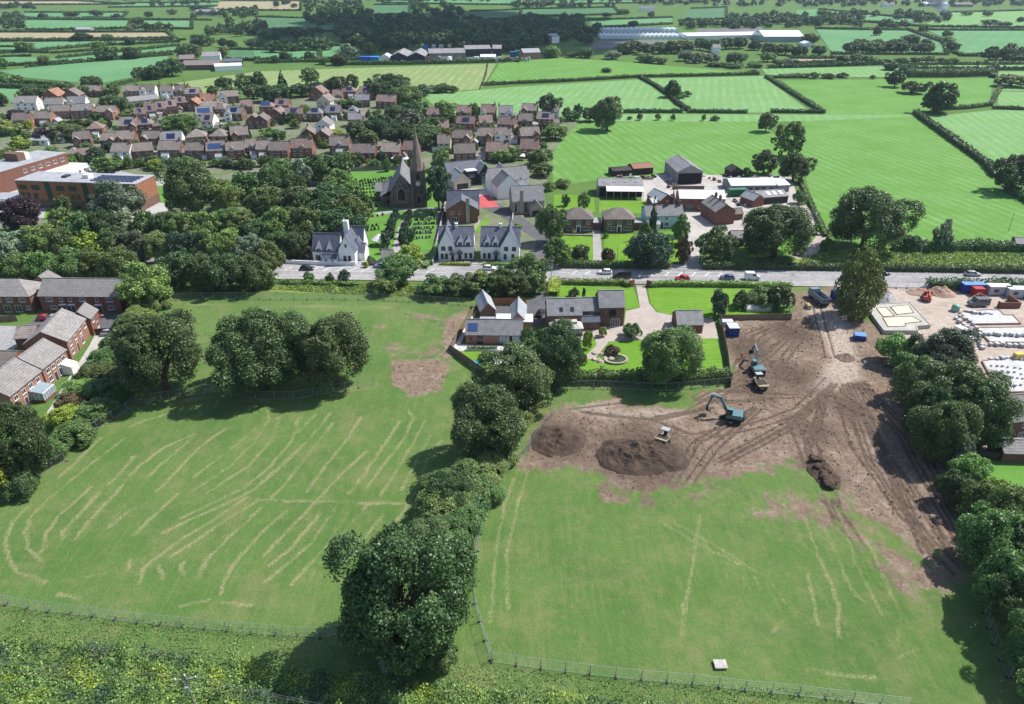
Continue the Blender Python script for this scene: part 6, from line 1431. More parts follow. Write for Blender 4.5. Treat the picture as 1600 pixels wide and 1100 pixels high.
# hedges and small trees between the estate houses
sg = random.Random(77)
def strew(phrase, xa, ya, xb, yb, n, hr=(3, 6.5), rr=(1.6, 3.2)):
    """small garden trees in a strip, labelled from the left"""
    for i in range(n):
        f = (i + .5) / n; x = xa + (xb - xa) * f + sg.uniform(-5, 5); y = ya + (yb - ya) * f + sg.uniform(-2.5, 2.5); kd = sg.choice(('ash', 'round', 'bush', 'ash', 'round', 'cone')); m_ = sg.choice(('dk', 'md', 'md', 'lt', 'bl', 'yl', 'md')); p = P(x, y); h = sg.uniform(*hr) * (.6 if kd == 'bush' else 1.3 if kd == 'cone' else 1); r = sg.uniform(*rr) * (.6 if kd == 'cone' else 1)
        tree(kd, p.x, p.y, 2 * r, h, m_, 'small %s, %s from left %s' % ('conifer' if kd == 'cone' else 'garden tree' if kd != 'bush' else 'garden shrub', ordi(i + 1), phrase), 'small trees in the estate gardens', lod='M')
strew('below the estate row nearest the wood', 180, 262, 400, 262, 24)
strew('below the row behind the churchyard wood', 405, 258, 650, 260, 19)
strew('between the first two estate rows', 120, 238, 390, 236, 22)
strew('between the second and third rows', 20, 224, 400, 214, 27)
strew('in the gardens at mid left', 0, 208, 330, 196, 24)
strew('in the upper left gardens', 0, 190, 300, 164, 27)
strew('behind the back estate row', 60, 152, 300, 146, 22, (5, 9), (2, 4))
strew('in the middle cluster gardens', 400, 196, 600, 180, 22)
strew('in the gardens left of the central wood', 405, 226, 560, 232, 16)
strew('between the front rows right of the spire', 690, 241, 850, 238, 16)
strew('in the rear gardens right of the spire', 680, 218, 850, 212, 16)
strew('behind the houses by the bright field', 680, 193, 880, 190, 16)
strew('above the school', 0, 262, 180, 258, 16)

# hedges round the far fields
FH = []
for m_, poly in FIELDS:
    if max(p[1] for p in poly) < 112:
        n_ = len(poly)
        for k_ in (0, 1, n_ // 2):
            q0, q1 = poly[k_], poly[(k_ + 1) % n_]
            if abs(q0[0] - q1[0]) + 3 * abs(q0[1] - q1[1]) > 30: FH.append((q0, q1))
FH.sort(key=lambda q: q[0][0] + q[1][0])
for i, (q0, q1) in enumerate(FH):
    hedge([q0, ((q0[0] + q1[0]) / 2, (q0[1] + q1[1]) / 2 + .3), q1], 3.2, 2.6, 'dk', 'field hedge, %s from the left among the far fields' % ordi(i + 1), .9, 1.6, .6, group='hedges of the far fields')

# ---------------------------------------------------------------- fences
def panel_mesh():
    mb = MB(); w, h = 3.42, 2.0
    for x in (0, w): mb.bar((x, 0, .08), (x, 0, h), .024, 0, None, 5)
    for z in (.12, h): mb.bar((0, 0, z), (w, 0, z), .022, 0, None, 5)
    mb.bar((w / 2, 0, .12), (w / 2, 0, h), .016, 0, None, 4)
    for i in range(1, 12): mb.box(i * w / 12 - .004, i * w / 12 + .004, -.004, .004, .12, h)
    for i in range(1, 6): mb.box(0, w, -.004, .004, i * h / 6 - .004, i * h / 6 + .004)
    return mb.mesh('panel', STEEL)
PANEL = panel_mesh()
mb = MB(); mb.box(-.12, .12, -.35, .35, 0, .14); FOOT = mb.mesh('foot', RUB)
mb = MB(); mb.bar((0, 0, 0), (0, 0, 2.0), .04, 0, None, 5); mb.bar((0, 0, 1.6), (0, .9, .05), .022, 0, None, 4); BRACE = mb.mesh('brace', STEEL)
def wire_fence(line, label, brace=True):
    pts = [P(*p) for p in line]
    e = E('wire_fence', tuple(pts[0]), 0, label, 'fence', 'temporary wire fences round the meadow')
    k = 0
    for a, b in zip(pts[:-1], pts[1:]):
        L = (b - a).length; n = max(1, round(L / 3.5)); d = (b - a) / L; ang = math.atan2(d.y, d.x)
        for i in range(n):
            q = a + d * (L * i / n) - pts[0]
            O('panel', PANEL, e, (q.x, q.y, .12), ang, (L / n / 3.5, 1, 1))
            O('foot', FOOT, e, (q.x, q.y, .08), ang)
            if brace and k % 2 == 0: O('brace', BRACE, e, (q.x, q.y, .1), ang)
            k += 1
wire_fence([(-60, 930), (10, 946), (75, 957), (145, 964), (215, 974), (285, 980), (355, 987), (430, 993), (500, 997), (540, 990), (556, 972)], 'wire panel fence along the near edge of the left meadow')
wire_fence([(-20, 800), (60, 745), (104, 722), (102, 702), (200, 642), (215, 632), (290, 620), (325, 614), (350, 614), (400, 625), (460, 625), (520, 614), (560, 607), (585, 602)], 'wire panel fence below the three oaks along the upper left meadow', False)
wire_fence([(275, 470), (300, 468), (370, 468), (440, 469), (520, 468), (600, 470), (680, 474), (735, 478)], 'wire panel fence along the top edge of the upper meadow', False)
wire_fence([(767, 1033), (742, 945), (740, 890), (750, 836), (765, 772), (790, 738), (826, 706), (850, 668), (872, 645)], 'wire panel fence along the left side of the right meadow')
wire_fence([(768, 1035), (845, 1046), (922, 1055), (1002, 1064), (1082, 1070), (1164, 1080), (1248, 1088), (1332, 1098), (1420, 1108)], 'wire panel fence along the near edge of the right meadow')
wire_fence([(1612, 1100), (1575, 1060), (1552, 1008), (1538, 960), (1540, 922)], 'wire panel fence in the shade at the right edge', False)
wire_fence([(868, 612), (905, 607), (950, 608), (1040, 612), (1100, 606), (1142, 602)], 'wire panel fence behind the large garden hedge', False)
wire_fence([(1352, 452), (1400, 451), (1450, 451)], 'wire panels along the road at the building plot', False)
BRD = {}
def board_fence(line, h, label, mat=TIMB, name='board_fence', panel=1.83, world=False):
    """close-boarded fence: a panel and a post for each bay"""
    pts = [P(*p) for p in line]; e = E(name, tuple(pts[0]), 0, label, 'fence')
    key = (round(h, 2), mat.name, panel)
    if key not in BRD:
        mb = MB(); n = 12
        for i in range(n): x = panel * i / n; mb.box(x, x + panel / n - .012, -.012 - .012 * (i % 2), .012, .05, h)
        for z in (.3, h * .5, h - .25): mb.box(0, panel, .012, .06, z, z + .07)
        po = MB(); po.box(-.05, .05, -.05, .07, 0, h + .06); BRD[key] = (mb.mesh('panel', mat), po.mesh('post', mat))
    pm, po = BRD[key]
    for a, b in zip(pts[:-1], pts[1:]):
        L = (b - a).length; n = max(1, round(L / panel)); d = (b - a) / L; ang = math.atan2(d.y, d.x)
        for i in range(n):
            q = a + d * (L * i / n) - pts[0]; O('panel', pm, e, (q.x, q.y, 0), ang, (L / n / panel, 1, 1)); O('post', po, e, (q.x, q.y, 0), ang)
board_fence([(1141, 606), (1136, 560), (1125, 503)], 2.0, 'timber board fence along the right side of the large garden')
board_fence([(1125, 502), (1180, 501), (1236, 500)], 1.9, 'timber board fence behind the tarpaulin-covered boat', panel=2.2)
board_fence([(742, 486), (722, 520), (704, 550)], 2.0, 'timber board fence beside the white gravel of the bungalow')
board_fence([(704, 550), (735, 572), (766, 594), (800, 602)], 2.0, 'timber board fence below the bungalow lawn')
board_fence([(758, 478), (790, 477), (822, 477)], 2.2, 'orange timber fence behind the bungalow car area', M('orange timber', (.36, .19, .09), (.28, .145, .07), 1, .9))
board_fence([(1508, 716), (1560, 720)], 1.9, 'dark timber fence at the top of the right back lawn', BOARD)
board_fence([(150, 524), (176, 522)], 1.8, 'dark garden fence behind the top gabled house', BOARD)
board_fence([(120, 598), (134, 580)], 1.8, 'brown garden fence between gabled houses', M('red brown timber', (.14, .06, .04), (.10, .045, .03), 1, .9))
board_fence([(548, 268), (600, 266), (640, 265)], 1.9, 'weathered fence along the back of the churchyard', TIMG)
board_fence([(1245, 388), (1256, 374), (1264, 366)], 1.2, 'white post and board fence beside the farm track', PAINTW, 'field_fence')
board_fence([(-10, 504), (28, 502)], 1.8, 'brown garden fence at the left edge', TIMB)
def wall_line(line, h, th, mat, label, name='garden_wall'):
    pts = [P(*p) for p in line]; mb = MB()
    for a, b in zip(pts[:-1], pts[1:]):
        d = (b - a).normalized(); n = Vector((-d.y, d.x, 0)) * th / 2; o = pts[0]
        q = [a - n - o, b - n - o, b + n - o, a + n - o]; k = len(mb.v)
        mb.v += [(v.x, v.y, -.1) for v in q] + [(v.x, v.y, h) for v in q]
        for f in ((0, 1, 5, 4), (1, 2, 6, 5), (2, 3, 7, 6), (3, 0, 4, 7), (4, 5, 6, 7)): mb.f.append(tuple(k + i for i in f)); mb.m.append(0)
    O(name, mb.mesh(name, mat), None, tuple(pts[0]), label=label, cat='wall')
wall_line([(447, 412), (490, 414), (556, 415)], 1.3, .3, WHITE, 'low white wall in front of the gothic cottage')
wall_line([(440, 404), (448, 396), (486, 394)], 1.6, .3, WHITE, 'white garden wall left of the gothic cottage')
wall_line([(700, 300), (694, 330), (680, 395), (676, 415)], 1.5, .4, STONEL, 'long stone wall between the churchyard and the lane')
wall_line([(566, 414), (600, 416), (662, 416)], .9, .35, STONE, 'low stone wall at the front of the churchyard')
wall_line([(872, 368), (926, 369)], .6, .4, STONEL, 'low terrace wall before the left villa')
wall_line([(984, 448), (990, 446)], 1.9, .6, BRICK, 'left brick gate wall at the garden drive')
wall_line([(1010, 447), (1018, 449)], 1.9, .6, BRICK, 'right brick gate wall at the garden drive')
wall_line([(1052, 303), (1056, 326), (1060, 330)], 1.8, .3, BRICK, 'brick yard wall left of the long brick barn')
wall_line([(1050, 296), (1100, 296)], 1.5, .3, BRICKB, 'brown wall below the open hay barn')
wall_line([(800, 348), (802, 336)], 1.2, .3, STONEL, 'stone wall beside the grey slate house')
wall_line([(750, 350), (742, 358), (738, 366)], 1.4, .3, STONEL, 'pale rubble wall right of the tall stone chimney house')
mb = MB()
for i in range(13): mb.bar((i * .27, 0, .1), (i * .27, 0, 1.3 + .25 * math.sin(i / 12 * math.pi)), .02, 0, None, 4)
mb.bar((0, 0, .25), (3.25, 0, .25), .025); mb.bar((0, 0, 1.2), (3.25, 0, 1.2), .025)
p_ = P(991, 447); g_ = mb.mesh('drive_gate', BLKM); O('drive_gate', g_, None, (p_.x, p_.y, .06), label='black iron drive gates between brick gate walls', cat='gate')

# ---------------------------------------------------------------- lych gate, shelter, boat, gazebo
b = Bld('lych_gate', 'small grey tiled lych gate at the churchyard entrance', (597, 413), (614, 413), 'gate'); b.block(0, b.w, 0, 3.4, 2.4, 1.8, 'x', STONEL, TILEG, oh=.4)
mb = MB(); mb.lathe([(2.6, 2.2), (1.3, 3.1), (.1, 3.9)], (0, 0, 0), 0, 8)
p_ = P(593, 383); e = E('gazebo', tuple(p_), 0, 'white pointed gazebo among headstones beside the church path', 'gazebo'); part('canopy', mb, PAINTW, e)
for i in range(6):
    t_ = MB(); t_.bar((2.2 * math.cos(i), 2.2 * math.sin(i), 0), (2.2 * math.cos(i), 2.2 * math.sin(i), 2.3), .06); part('post', t_, PAINTW, e)
for (x, y, lab) in ((618, 254, 'left of two white parasols in a garden behind the churchyard'), (636, 255, 'right of two white parasols in a garden behind the churchyard'), (817, 250, 'white parasol in the garden near the field edge')):
    p_ = P(x, y); e = E('parasol', tuple(p_), 0, lab, 'parasol'); mb = MB(); mb.lathe([(2.1, 2.1), (1.0, 2.7), (.05, 3.1)], (0, 0, 0), 0, 8); part('canopy', mb, PAINTW, e); mb = MB(); mb.bar((0, 0, 0), (0, 0, 2.9), .05); part('pole', mb, TIMB, e)
p_ = P(1166, 488); mb = MB(); prof = [(-1.3, 0), (1.3, 0), (1.35, .9), (.8, 1.5), (0, 1.9), (-.8, 1.5), (-1.35, .9)]
mb.prism(prof, 'x', 0, 7.2)
for i, v in enumerate(mb.v):
    if v[0] > 7: mb.v[i] = (v[0] - .3, v[1] * .55, v[2] * .8)
O('covered_boat', mb.mesh('covered_boat', M('pale tarpaulin', (.55, .54, .50), (.42, .41, .38), .8, .6)), None, (p_.x, p_.y + 1.2, .05), label='boat under a pale tarpaulin at the edge of the front lawn', cat='boat')
# pond
p_ = P(962, 563); e = E('garden_pond', tuple(p_), 0, 'oval stone-edged garden pond on the lawn', 'pond')
mb = MB(); N_ = 20
for i in range(N_):
    a0, a1 = 2 * math.pi * i / N_, 2 * math.pi * (i + 1) / N_; rx, ry = 2.9, 2.4
    def q_(a, k): return (rx * k * math.cos(a), ry * k * math.sin(a))
    o0, o1, i0, i1 = q_(a0, 1), q_(a1, 1), q_(a0, .82), q_(a1, .82)
    mb.face([(*o0, 0), (*o1, 0), (*o1, .55), (*o0, .55)]); mb.face([(*o0, .55), (*o1, .55), (*i1, .55), (*i0, .55)]); mb.face([(*i0, .55), (*i1, .55), (*i1, .1), (*i0, .1)])
part('rim', mb, STONEL, e)
mb = MB(); mb.face([(2.4 * math.cos(2 * math.pi * i / 20), 2.0 * math.sin(2 * math.pi * i / 20), .35) for i in range(20)]); part('water', mb, M('pond water', (.03, .045, .02), (.05, .06, .02), 1, .08, spec=.6), e)
rk = random.Random(9)
def rock_mesh(seed, r=1.0):
    bm = bmesh.new(); bmesh.ops.create_icosphere(bm, subdivisions=2, radius=r)
    for v in bm.verts: v.co *= 1 + .35 * mnoise.noise(v.co * 1.6 / r + Vector((seed, 0, 0))); v.co.z *= .6
    me = bpy.data.meshes.new('rock'); bm.to_mesh(me); bm.free(); me.materials.append(STONEL); return me
RK = [rock_mesh(i) for i in range(3)]
for i in range(12):
    px, py = 930 + (i % 6) * 5 + rk.uniform(-2, 2), 552 + (i // 6) * 11 + rk.uniform(-2, 4); p_ = P(px, py)
    O('rock', RK[i % 3], None, (p_.x, p_.y, .12), rk.uniform(0, 6), rk.uniform(.4, .9), 'pale rockery stone left of garden pond, number %s counting from the left back' % ordi(i + 1) if False else 'pale rockery stone, %s from left in the %s row left of the pond' % (ordi(i % 6 + 1), 'back' if i < 6 else 'front'), 'rock', 'rockery stones left of the pond')
p_ = P(742, 570); mb = MB(); mb.lathe([(1.25, 0), (1.3, .5), (1.15, .5), (1.15, .35)], (0, 0, 0), 0, 16); O('paddling_pool', mb.mesh('paddling_pool', M('turquoise plastic', (.12, .55, .65), (.1, .48, .6), 1, .3)), None, tuple(p_), label='small turquoise paddling pool on the bungalow lawn', cat='pool')
for x, y, w_, lab in ((729, 549, 7.5, 'long grey planter above the bungalow lawn'), (752, 556, 2.6, 'short grey planter at the bungalow lawn corner'), (775, 556, 5.0, 'grey planter on the bungalow patio')):
    p_ = P(x, y); e = E('planter', tuple(p_), 0, lab, 'planter'); mb = MB(); mb.box(0, w_, 0, 1.0, 0, .6); part('box', mb, STEEL, e)
    r0 = np.random.RandomState(int(x)); n = int(w_ * 60); c = np.stack([r0.uniform(.1, w_ - .1, n), r0.uniform(.1, .9, n), r0.uniform(.6, 1.2, n)], 1); N = r0.randn(n, 3) + [0, 0, .8]; N /= np.linalg.norm(N, axis=1)[:, None]
    O('foliage', quads_mesh('foliage', leaf_quads(c, N, np.full(n, .16), r0), LEAF['md']), e)

# ---------------------------------------------------------------- headstones
def stone_mesh(k):
    mb = MB(); w, h = (.62, 1.05) if k == 0 else (.7, .85) if k == 1 else (.8, 1.2)
    if k == 2:
        mb.box(-.12, .12, -.1, .1, .3, 1.5); mb.box(-.42, .42, -.09, .09, .95, 1.18); mb.box(-.4, .4, -.25, .25, 0, .3)
    else:
        pr = [(-w / 2, 0), (w / 2, 0), (w / 2, h * .72)] + [(w / 2 * math.cos(t), h * .72 + w * .45 * math.sin(t)) for t in np.linspace(.4, math.pi - .4, 5)] + [(-w / 2, h * .72)]
        mb.prism(pr, 'y', -.07, .07); mb.box(-w / 2 - .1, w / 2 + .1, -.18, .18, 0, .14)
    return mb
HSM = {}
for k in range(3):
    for nm, mt in (('d', M('dark headstone', (.07, .065, .06), (.045, .04, .04), 1, .7, 0, 1, .3)), ('g', M('grey headstone', (.30, .29, .26), (.20, .19, .17), 1, .8, 0, 1, .3))): HSM[(k, nm)] = stone_mesh(k).mesh('headstone', mt)
hr = random.Random(21)
def stones(rows, phrase, tone):
    for j, (xa, ya, xb, yb, n) in enumerate(rows):
        for i in range(n):
            f = (i + .5) / n; p_ = P(xa + (xb - xa) * f + hr.uniform(-.8, .8), ya + (yb - ya) * f + hr.uniform(-.5, .5)); k = hr.choice((0, 0, 0, 1, 1, 2))
            O('headstone', HSM[(k, hr.choice(tone))], None, (p_.x, p_.y, .05), hr.uniform(-.12, .12), hr.uniform(.9, 1.25), '%s headstone from left in %s row %s' % (ordi(i + 1), ordi(j + 1), phrase), 'headstone', 'headstones in the churchyard')
stones([(556, 285, 614, 279, 14), (556, 289, 608, 284, 12), (556, 293, 602, 288, 10), (562, 297, 590, 295, 6), (566, 303, 590, 300, 5), (566, 310, 588, 306, 4), (566, 318, 590, 314, 5), (568, 327, 592, 324, 4)], 'from back behind the church', 'd')
stones([(560, 360, 592, 352, 5), (560, 364, 594, 358, 6), (578, 340, 602, 336, 3)], 'on the lawn above the gothic cottage', 'd')
stones([(648, 338, 682, 336, 8), (646, 345, 681, 343, 8), (645, 352, 680, 350, 9), (644, 359, 678, 357, 8), (645, 366, 676, 364, 7), (648, 374, 674, 372, 5), (636, 398, 660, 392, 4)], 'from back right of church path', 'dgg')

# ---------------------------------------------------------------- vehicles
WHM = {}
def wheel_mesh(r, w):
    k = (r, w)
    if k not in WHM:
        mb = MB(); mb.bar((0, -w / 2, 0), (0, w / 2, 0), r, 0, None, 14); mb.bar((0, -w / 2 - .02, 0), (0, w / 2 + .02, 0), r * .58, 1, None, 10); WHM[k] = mb.mesh('wheel', [RUB, STEEL])
    return WHM[k]
CARP = {}
def carpaint(name, c): return M('paint ' + name, c, tuple(v * .92 for v in c), .3, .28, spec=.6)
def loft(secs, mb, m=0):
    """rings of (x, [(y, z)...]) joined along x"""
    k = len(secs[0][1]); n = len(mb.v)
    for x, ring in secs: mb.v += [(x, y, z) for y, z in ring]
    for s in range(len(secs) - 1):
        for i in range(k):
            j = (i + 1) % k; a = n + s * k; mb.f.append((a + i, a + j, a + k + j, a + k + i)); mb.m.append(m)
    mb.f.append(tuple(n + i for i in range(k))[::-1]); a = n + (len(secs) - 1) * k; mb.f.append(tuple(a + i for i in range(k))); mb.m += [m, m]
def vehicle(name, label, x, y, rz, paint, kind='car', group=None, L=None):
    """front towards local +x"""
    e = E(name, (x, y, .11), rz, label, {'van': 'van', 'car': 'car', 'minibus': 'van'}.get(kind, kind), group)
    L = L or (4.3 if kind == 'car' else 5.4); W = 1.76 if kind == 'car' else 2.0; h2 = W / 2
    body, gl = MB(), MB()
    if kind == 'car':
        def ring(z1, w1): return [(-h2 * w1, .28), (h2 * w1, .28), (h2 * w1 * 1.0, .55), (h2 * w1 * .96, z1), (-h2 * w1 * .96, z1), (-h2 * w1, .55)]
        loft([(-L / 2, ring(.72, .84)), (-L / 2 + .12, ring(.90, .95)), (-L / 2 + .7, ring(.95, 1)), (L * .16, ring(.93, 1)), (L / 2 - .5, ring(.78, .98)), (L / 2 - .1, ring(.66, .90)), (L / 2, ring(.55, .80))], body)
        def cab(z, w1, x): return (x, [(-h2 * w1, .9), (h2 * w1, .9), (h2 * w1 * .84, z), (-h2 * w1 * .84, z)])
        cs = [(-L / 2 + .25, .9, .93), (-L / 2 + .65, .93, 1.40), (-.2, .93, 1.46), (.35, .93, 1.42), (L * .22, .92, .93)]
        loft([(x_, [(-h2 * w_, .88), (h2 * w_, .88), (h2 * w_ * .80, z_), (-h2 * w_ * .80, z_)]) for x_, w_, z_ in cs], gl)
        loft([(-L / 2 + .62, [(-h2 * .76, 1.38), (h2 * .76, 1.38), (h2 * .70, 1.44), (-h2 * .70, 1.44)]), (-.2, [(-h2 * .78, 1.44), (h2 * .78, 1.44), (h2 * .7, 1.50), (-h2 * .7, 1.50)]), (.42, [(-h2 * .76, 1.39), (h2 * .76, 1.39), (h2 * .68, 1.45), (-h2 * .68, 1.45)])], body)
        for sx in (-.55, .38):
            for s_ in (-1, 1): body.bar((sx + (.0 if sx < 0 else .22), s_ * h2 * .93, .9), (sx, s_ * h2 * .79, 1.42), .045, 0, None, 4)
        wr, wx = .31, (L / 2 - .85, -L / 2 + .8); fz = .58
    else:
        H = 2.3; r_ = lambda z0, z1, w1: [(-h2 * w1, z0), (h2 * w1, z0), (h2 * w1, z1 * .62), (h2 * w1 * .93, z1), (-h2 * w1 * .93, z1), (-h2 * w1, z1 * .62)]
        loft([(-L / 2, r_(.4, H - .06, .97)), (-L / 2 + .1, r_(.34, H, 1)), (L / 2 - 1.75, r_(.34, H, 1)), (L / 2 - 1.0, r_(.34, 1.42, 1)), (L / 2 - .12, r_(.36, 1.1, .95)), (L / 2, r_(.4, .9, .86))], body)
        gl.face([(L / 2 - 1.72, -h2 * .86, H - .1), (L / 2 - 1.72, h2 * .86, H - .1), (L / 2 - .98, h2 * .88, 1.5), (L / 2 - .98, -h2 * .88, 1.5)])
        for i, v in enumerate(gl.v): gl.v[i] = (v[0] + .04, v[1], v[2] + .03)
        for s_ in (-1, 1):
            for xa, xb in ((L / 2 - 2.5, L / 2 - 1.55),) + (((-L / 2 + .3, -.7), (-.6, .25)) if kind == 'minibus' else ()):
                gl.face([(xa, s_ * h2 * 1.005, 1.42), (xb, s_ * h2 * 1.005, 1.42), (xb - .15, s_ * h2 * .97, 2.0), (xa, s_ * h2 * .97, 2.0)])
        gl.face([(-L / 2 - .01, -h2 * .8, 1.5), (-L / 2 - .01, h2 * .8, 1.5), (-L / 2 - .0, h2 * .76, 2.05), (-L / 2 - .0, -h2 * .76, 2.05)])
        wr, wx = .36, (L / 2 - .95, -L / 2 + 1.05); fz = .85
    part('body', body, paint, e, True if kind == 'car' else False); part('windows', gl, GLASS, e)
    for xx in wx:
        for s_ in (-1, 1): O('wheel', wheel_mesh(wr, .22), e, (xx, s_ * (h2 - .1), wr))
    for s_ in (-1, 1):
        t_ = MB(); t_.box(-.05, .05, -.16, .16, -.07, .07); part('headlight', t_, GLASSL, e, loc=(L / 2 - .08, s_ * h2 * .62, fz))
        t_ = MB(); t_.box(-.04, .04, -.14, .14, -.09, .09); part('tail_light', t_, M('tail light red', (.4, .02, .02), (.3, .02, .02), 1, .3), e, loc=(-L / 2 + .03, s_ * h2 * .68, fz + .12))
    return e
RA_ = math.atan2(RD.y, RD.x)
PC = {n: carpaint(n, c) for n, c in {'white': (.72, .73, .74), 'black': (.02, .02, .023), 'red': (.42, .02, .04), 'blue': (.06, .10, .20), 'silver': (.42, .44, .47), 'grey': (.10, .11, .13), 'navy': (.03, .04, .09), 'steelblue': (.16, .22, .36), 'maroon': (.16, .02, .04)}.items()}
def onroad(name, label, px, py, pc, kind='car', rev=False, lane=None, **k):
    p_ = P(px, py); vehicle(name, label, p_.x, p_.y, RA_ + (math.pi if rev else 0), PC[pc], kind, 'vehicles on the main road', **k)
onroad('car', 'black saloon on the road in front of the gothic cottage', 480, 422, 'black')
onroad('car', 'steel blue car on the road by the lych gate', 595, 418, 'steelblue', rev=True)
onroad('car', 'white car behind the roadside trees below the white houses', 764, 422, 'white')
onroad('car', 'second white car half hidden by roadside trees', 806, 431, 'white', rev=True)
onroad('car', 'white hatchback next to the black van', 945, 428, 'white', rev=True)
onroad('van', 'black van on the road above the garden gates', 971, 435, 'black', 'van', rev=True)
onroad('car', 'red car above the clipped hedge', 1066, 438, 'red', rev=True)
onroad('car', 'dark blue car above the clipped hedge', 1136, 437, 'blue', rev=True)
onroad('van', 'small white van behind the dark blue car', 1175, 437, 'white', 'van', L=4.4)
onroad('car', 'black car on the road right of the tall oval tree', 1377, 430, 'black', L=4.6)
onroad('car', 'silver grey estate car on the road above the site containers', 1519, 431, 'silver', L=4.6)
onroad('car', 'dark car behind the hedge near the right edge', 1569, 441, 'grey', rev=True)
for px, py, pc, rz_, lab in ((72, 500, 'red', 0, 'red hatchback parked before the long terrace'), (90, 500, 'white', 0, 'white car parked beside the red hatchback'), (149, 498, 'maroon', .6, 'dark red car parked at the right end of the terrace'), (173, 523, 'silver', .2, 'pale car parked behind the top gabled house'), (845, 492, 'black', 1.2, 'black car on the dark drive beside the barn house')):
    p_ = P(px, py); vehicle('car', lab, p_.x, p_.y, rz_, PC[pc], 'car', 'cars parked at the houses')
p_ = P(1527, 478); vehicle('van', 'dark grey panel van parked on the building plot', p_.x, p_.y, math.pi + .03, PC['grey'], 'minibus')
p_ = P(1506, 528); vehicle('van', 'white panel van parked on the building plot', p_.x, p_.y, -1.15, PC['white'], 'van')

# ---------------------------------------------------------------- machines on the site
TEAL = M('muddy teal paint', (.05, .25, .29), (.17, .20, .18), .9, .5, spec=.4, fine=5); YEL = M('muddy yellow paint', (.50, .36, .10), (.33, .26, .15), .9, .5); REDM = M('dusty red paint', (.48, .05, .05), (.33, .10, .08), .9, .5); TANM = M('muddy sand paint', (.42, .35, .21), (.26, .21, .15), .9, .6, fine=5)
def excavator(label, px, py, rz, swing, boom, s=1.0, col=TEAL):
    p_ = P(px, py); e = E('excavator', (p_.x, p_.y, .1), rz, label, 'excavator', None, (s, s, s))
    for sy in (-1, 1):
        mb = MB(); pr = [(-1.9, .35), (-1.65, .06), (1.65, .06), (1.9, .35), (1.75, .68), (-1.75, .68)]; mb.prism(pr, 'y', sy * 1.15 - .28, sy * 1.15 + .28)
        for i in range(5): mb.bar((-1.4 + i * .7, sy * 1.15 - .3, .3), (-1.4 + i * .7, sy * 1.15 + .3, .3), .17, 0, None, 8)
        part('track', mb, RUB, e)
    mb = MB(); mb.box(-1., 1., -.9, .9, .35, .75); mb.bar((0, 0, .7), (0, 0, .95), .55, 0, None, 14); part('undercarriage', mb, BLKM, e)
    mb = MB(); mb.prism([(-1.9, .95), (1.1, .95), (1.1, 1.35), (.2, 1.75), (-1.5, 1.85), (-1.95, 1.5)], 'y', -1.2, 1.2); h = part('body', mb, col, e, rz=swing)
    mb = MB(); mb.prism([(-2.25, 1.0), (-1.85, .98), (-1.85, 1.75), (-2.1, 1.72)], 'y', -1.15, 1.15); part('counterweight', mb, BLKM, h)
    mb = MB(); mb.prism([(.05, 1.35), (1.25, 1.05), (1.3, 1.8), (1.0, 2.75), (0, 2.8)], 'y', .3, 1.15); c = part('cab', mb, GLASS, h)
    mb = MB(); mb.box(-.02, 1.05, .27, 1.18, 2.76, 2.86); part('cab_roof', mb, col, c) if False else part('cab_roof', mb, col, h)
    (bx, bz), (mx, mz), (sx, sz), (kx, kz) = boom
    def arm(name, a, b, w, mat=col):
        mb = MB(); d = Vector((b[0] - a[0], 0, b[1] - a[1])).normalized(); n = Vector((-d.z, 0, d.x)); q = [(a[0] - n.x * w, a[1] - n.z * w), (b[0] - n.x * w * .6, b[1] - n.z * w * .6), (b[0] + n.x * w * .6, b[1] + n.z * w * .6), (a[0] + n.x * w, a[1] + n.z * w)]
        mb.prism(q, 'y', -.42, -.06); return part(name, mb, mat, h)
    arm('boom', (.9, 1.3), (mx, mz), .3); arm('boom', (mx - .1, mz), (sx, sz), .26); arm('stick', (sx, sz + .1), (kx, kz), .22)
    mb = MB(); mb.bar((1.0, -.24, 1.2), ((.9 + mx) / 2 + .6, -.24, (1.3 + mz) / 2), .08); mb.bar(((mx + sx) / 2, -.24, (mz + sz) / 2 + .5), (sx + .1, -.24, sz + .45), .08); part('hydraulic_ram', mb, STEEL, h)
    mb = MB(); mb.prism([(kx - .15, kz + .1), (kx + .25, kz + .05), (kx + .3, kz - .5), (kx - .1, kz - .9), (kx - .7, kz - .75), (kx - .5, kz - .6), (kx - .15, kz - .55)], 'y', -.75, .25); part('bucket', mb, BLKM, h)
excavator('teal excavator with raised boom in the middle of the stripped soil', 1143, 657, .5, 2.3, ((0, 0), (2.4, 4.2), (4.0, 4.4), (4.6, 2.0)), 1.12)
excavator('teal excavator reaching away beside the garden fence', 1182, 583, 1.45, .1, ((0, 0), (2.6, 3.9), (4.6, 4.4), (6.2, 2.2)), 1.05)
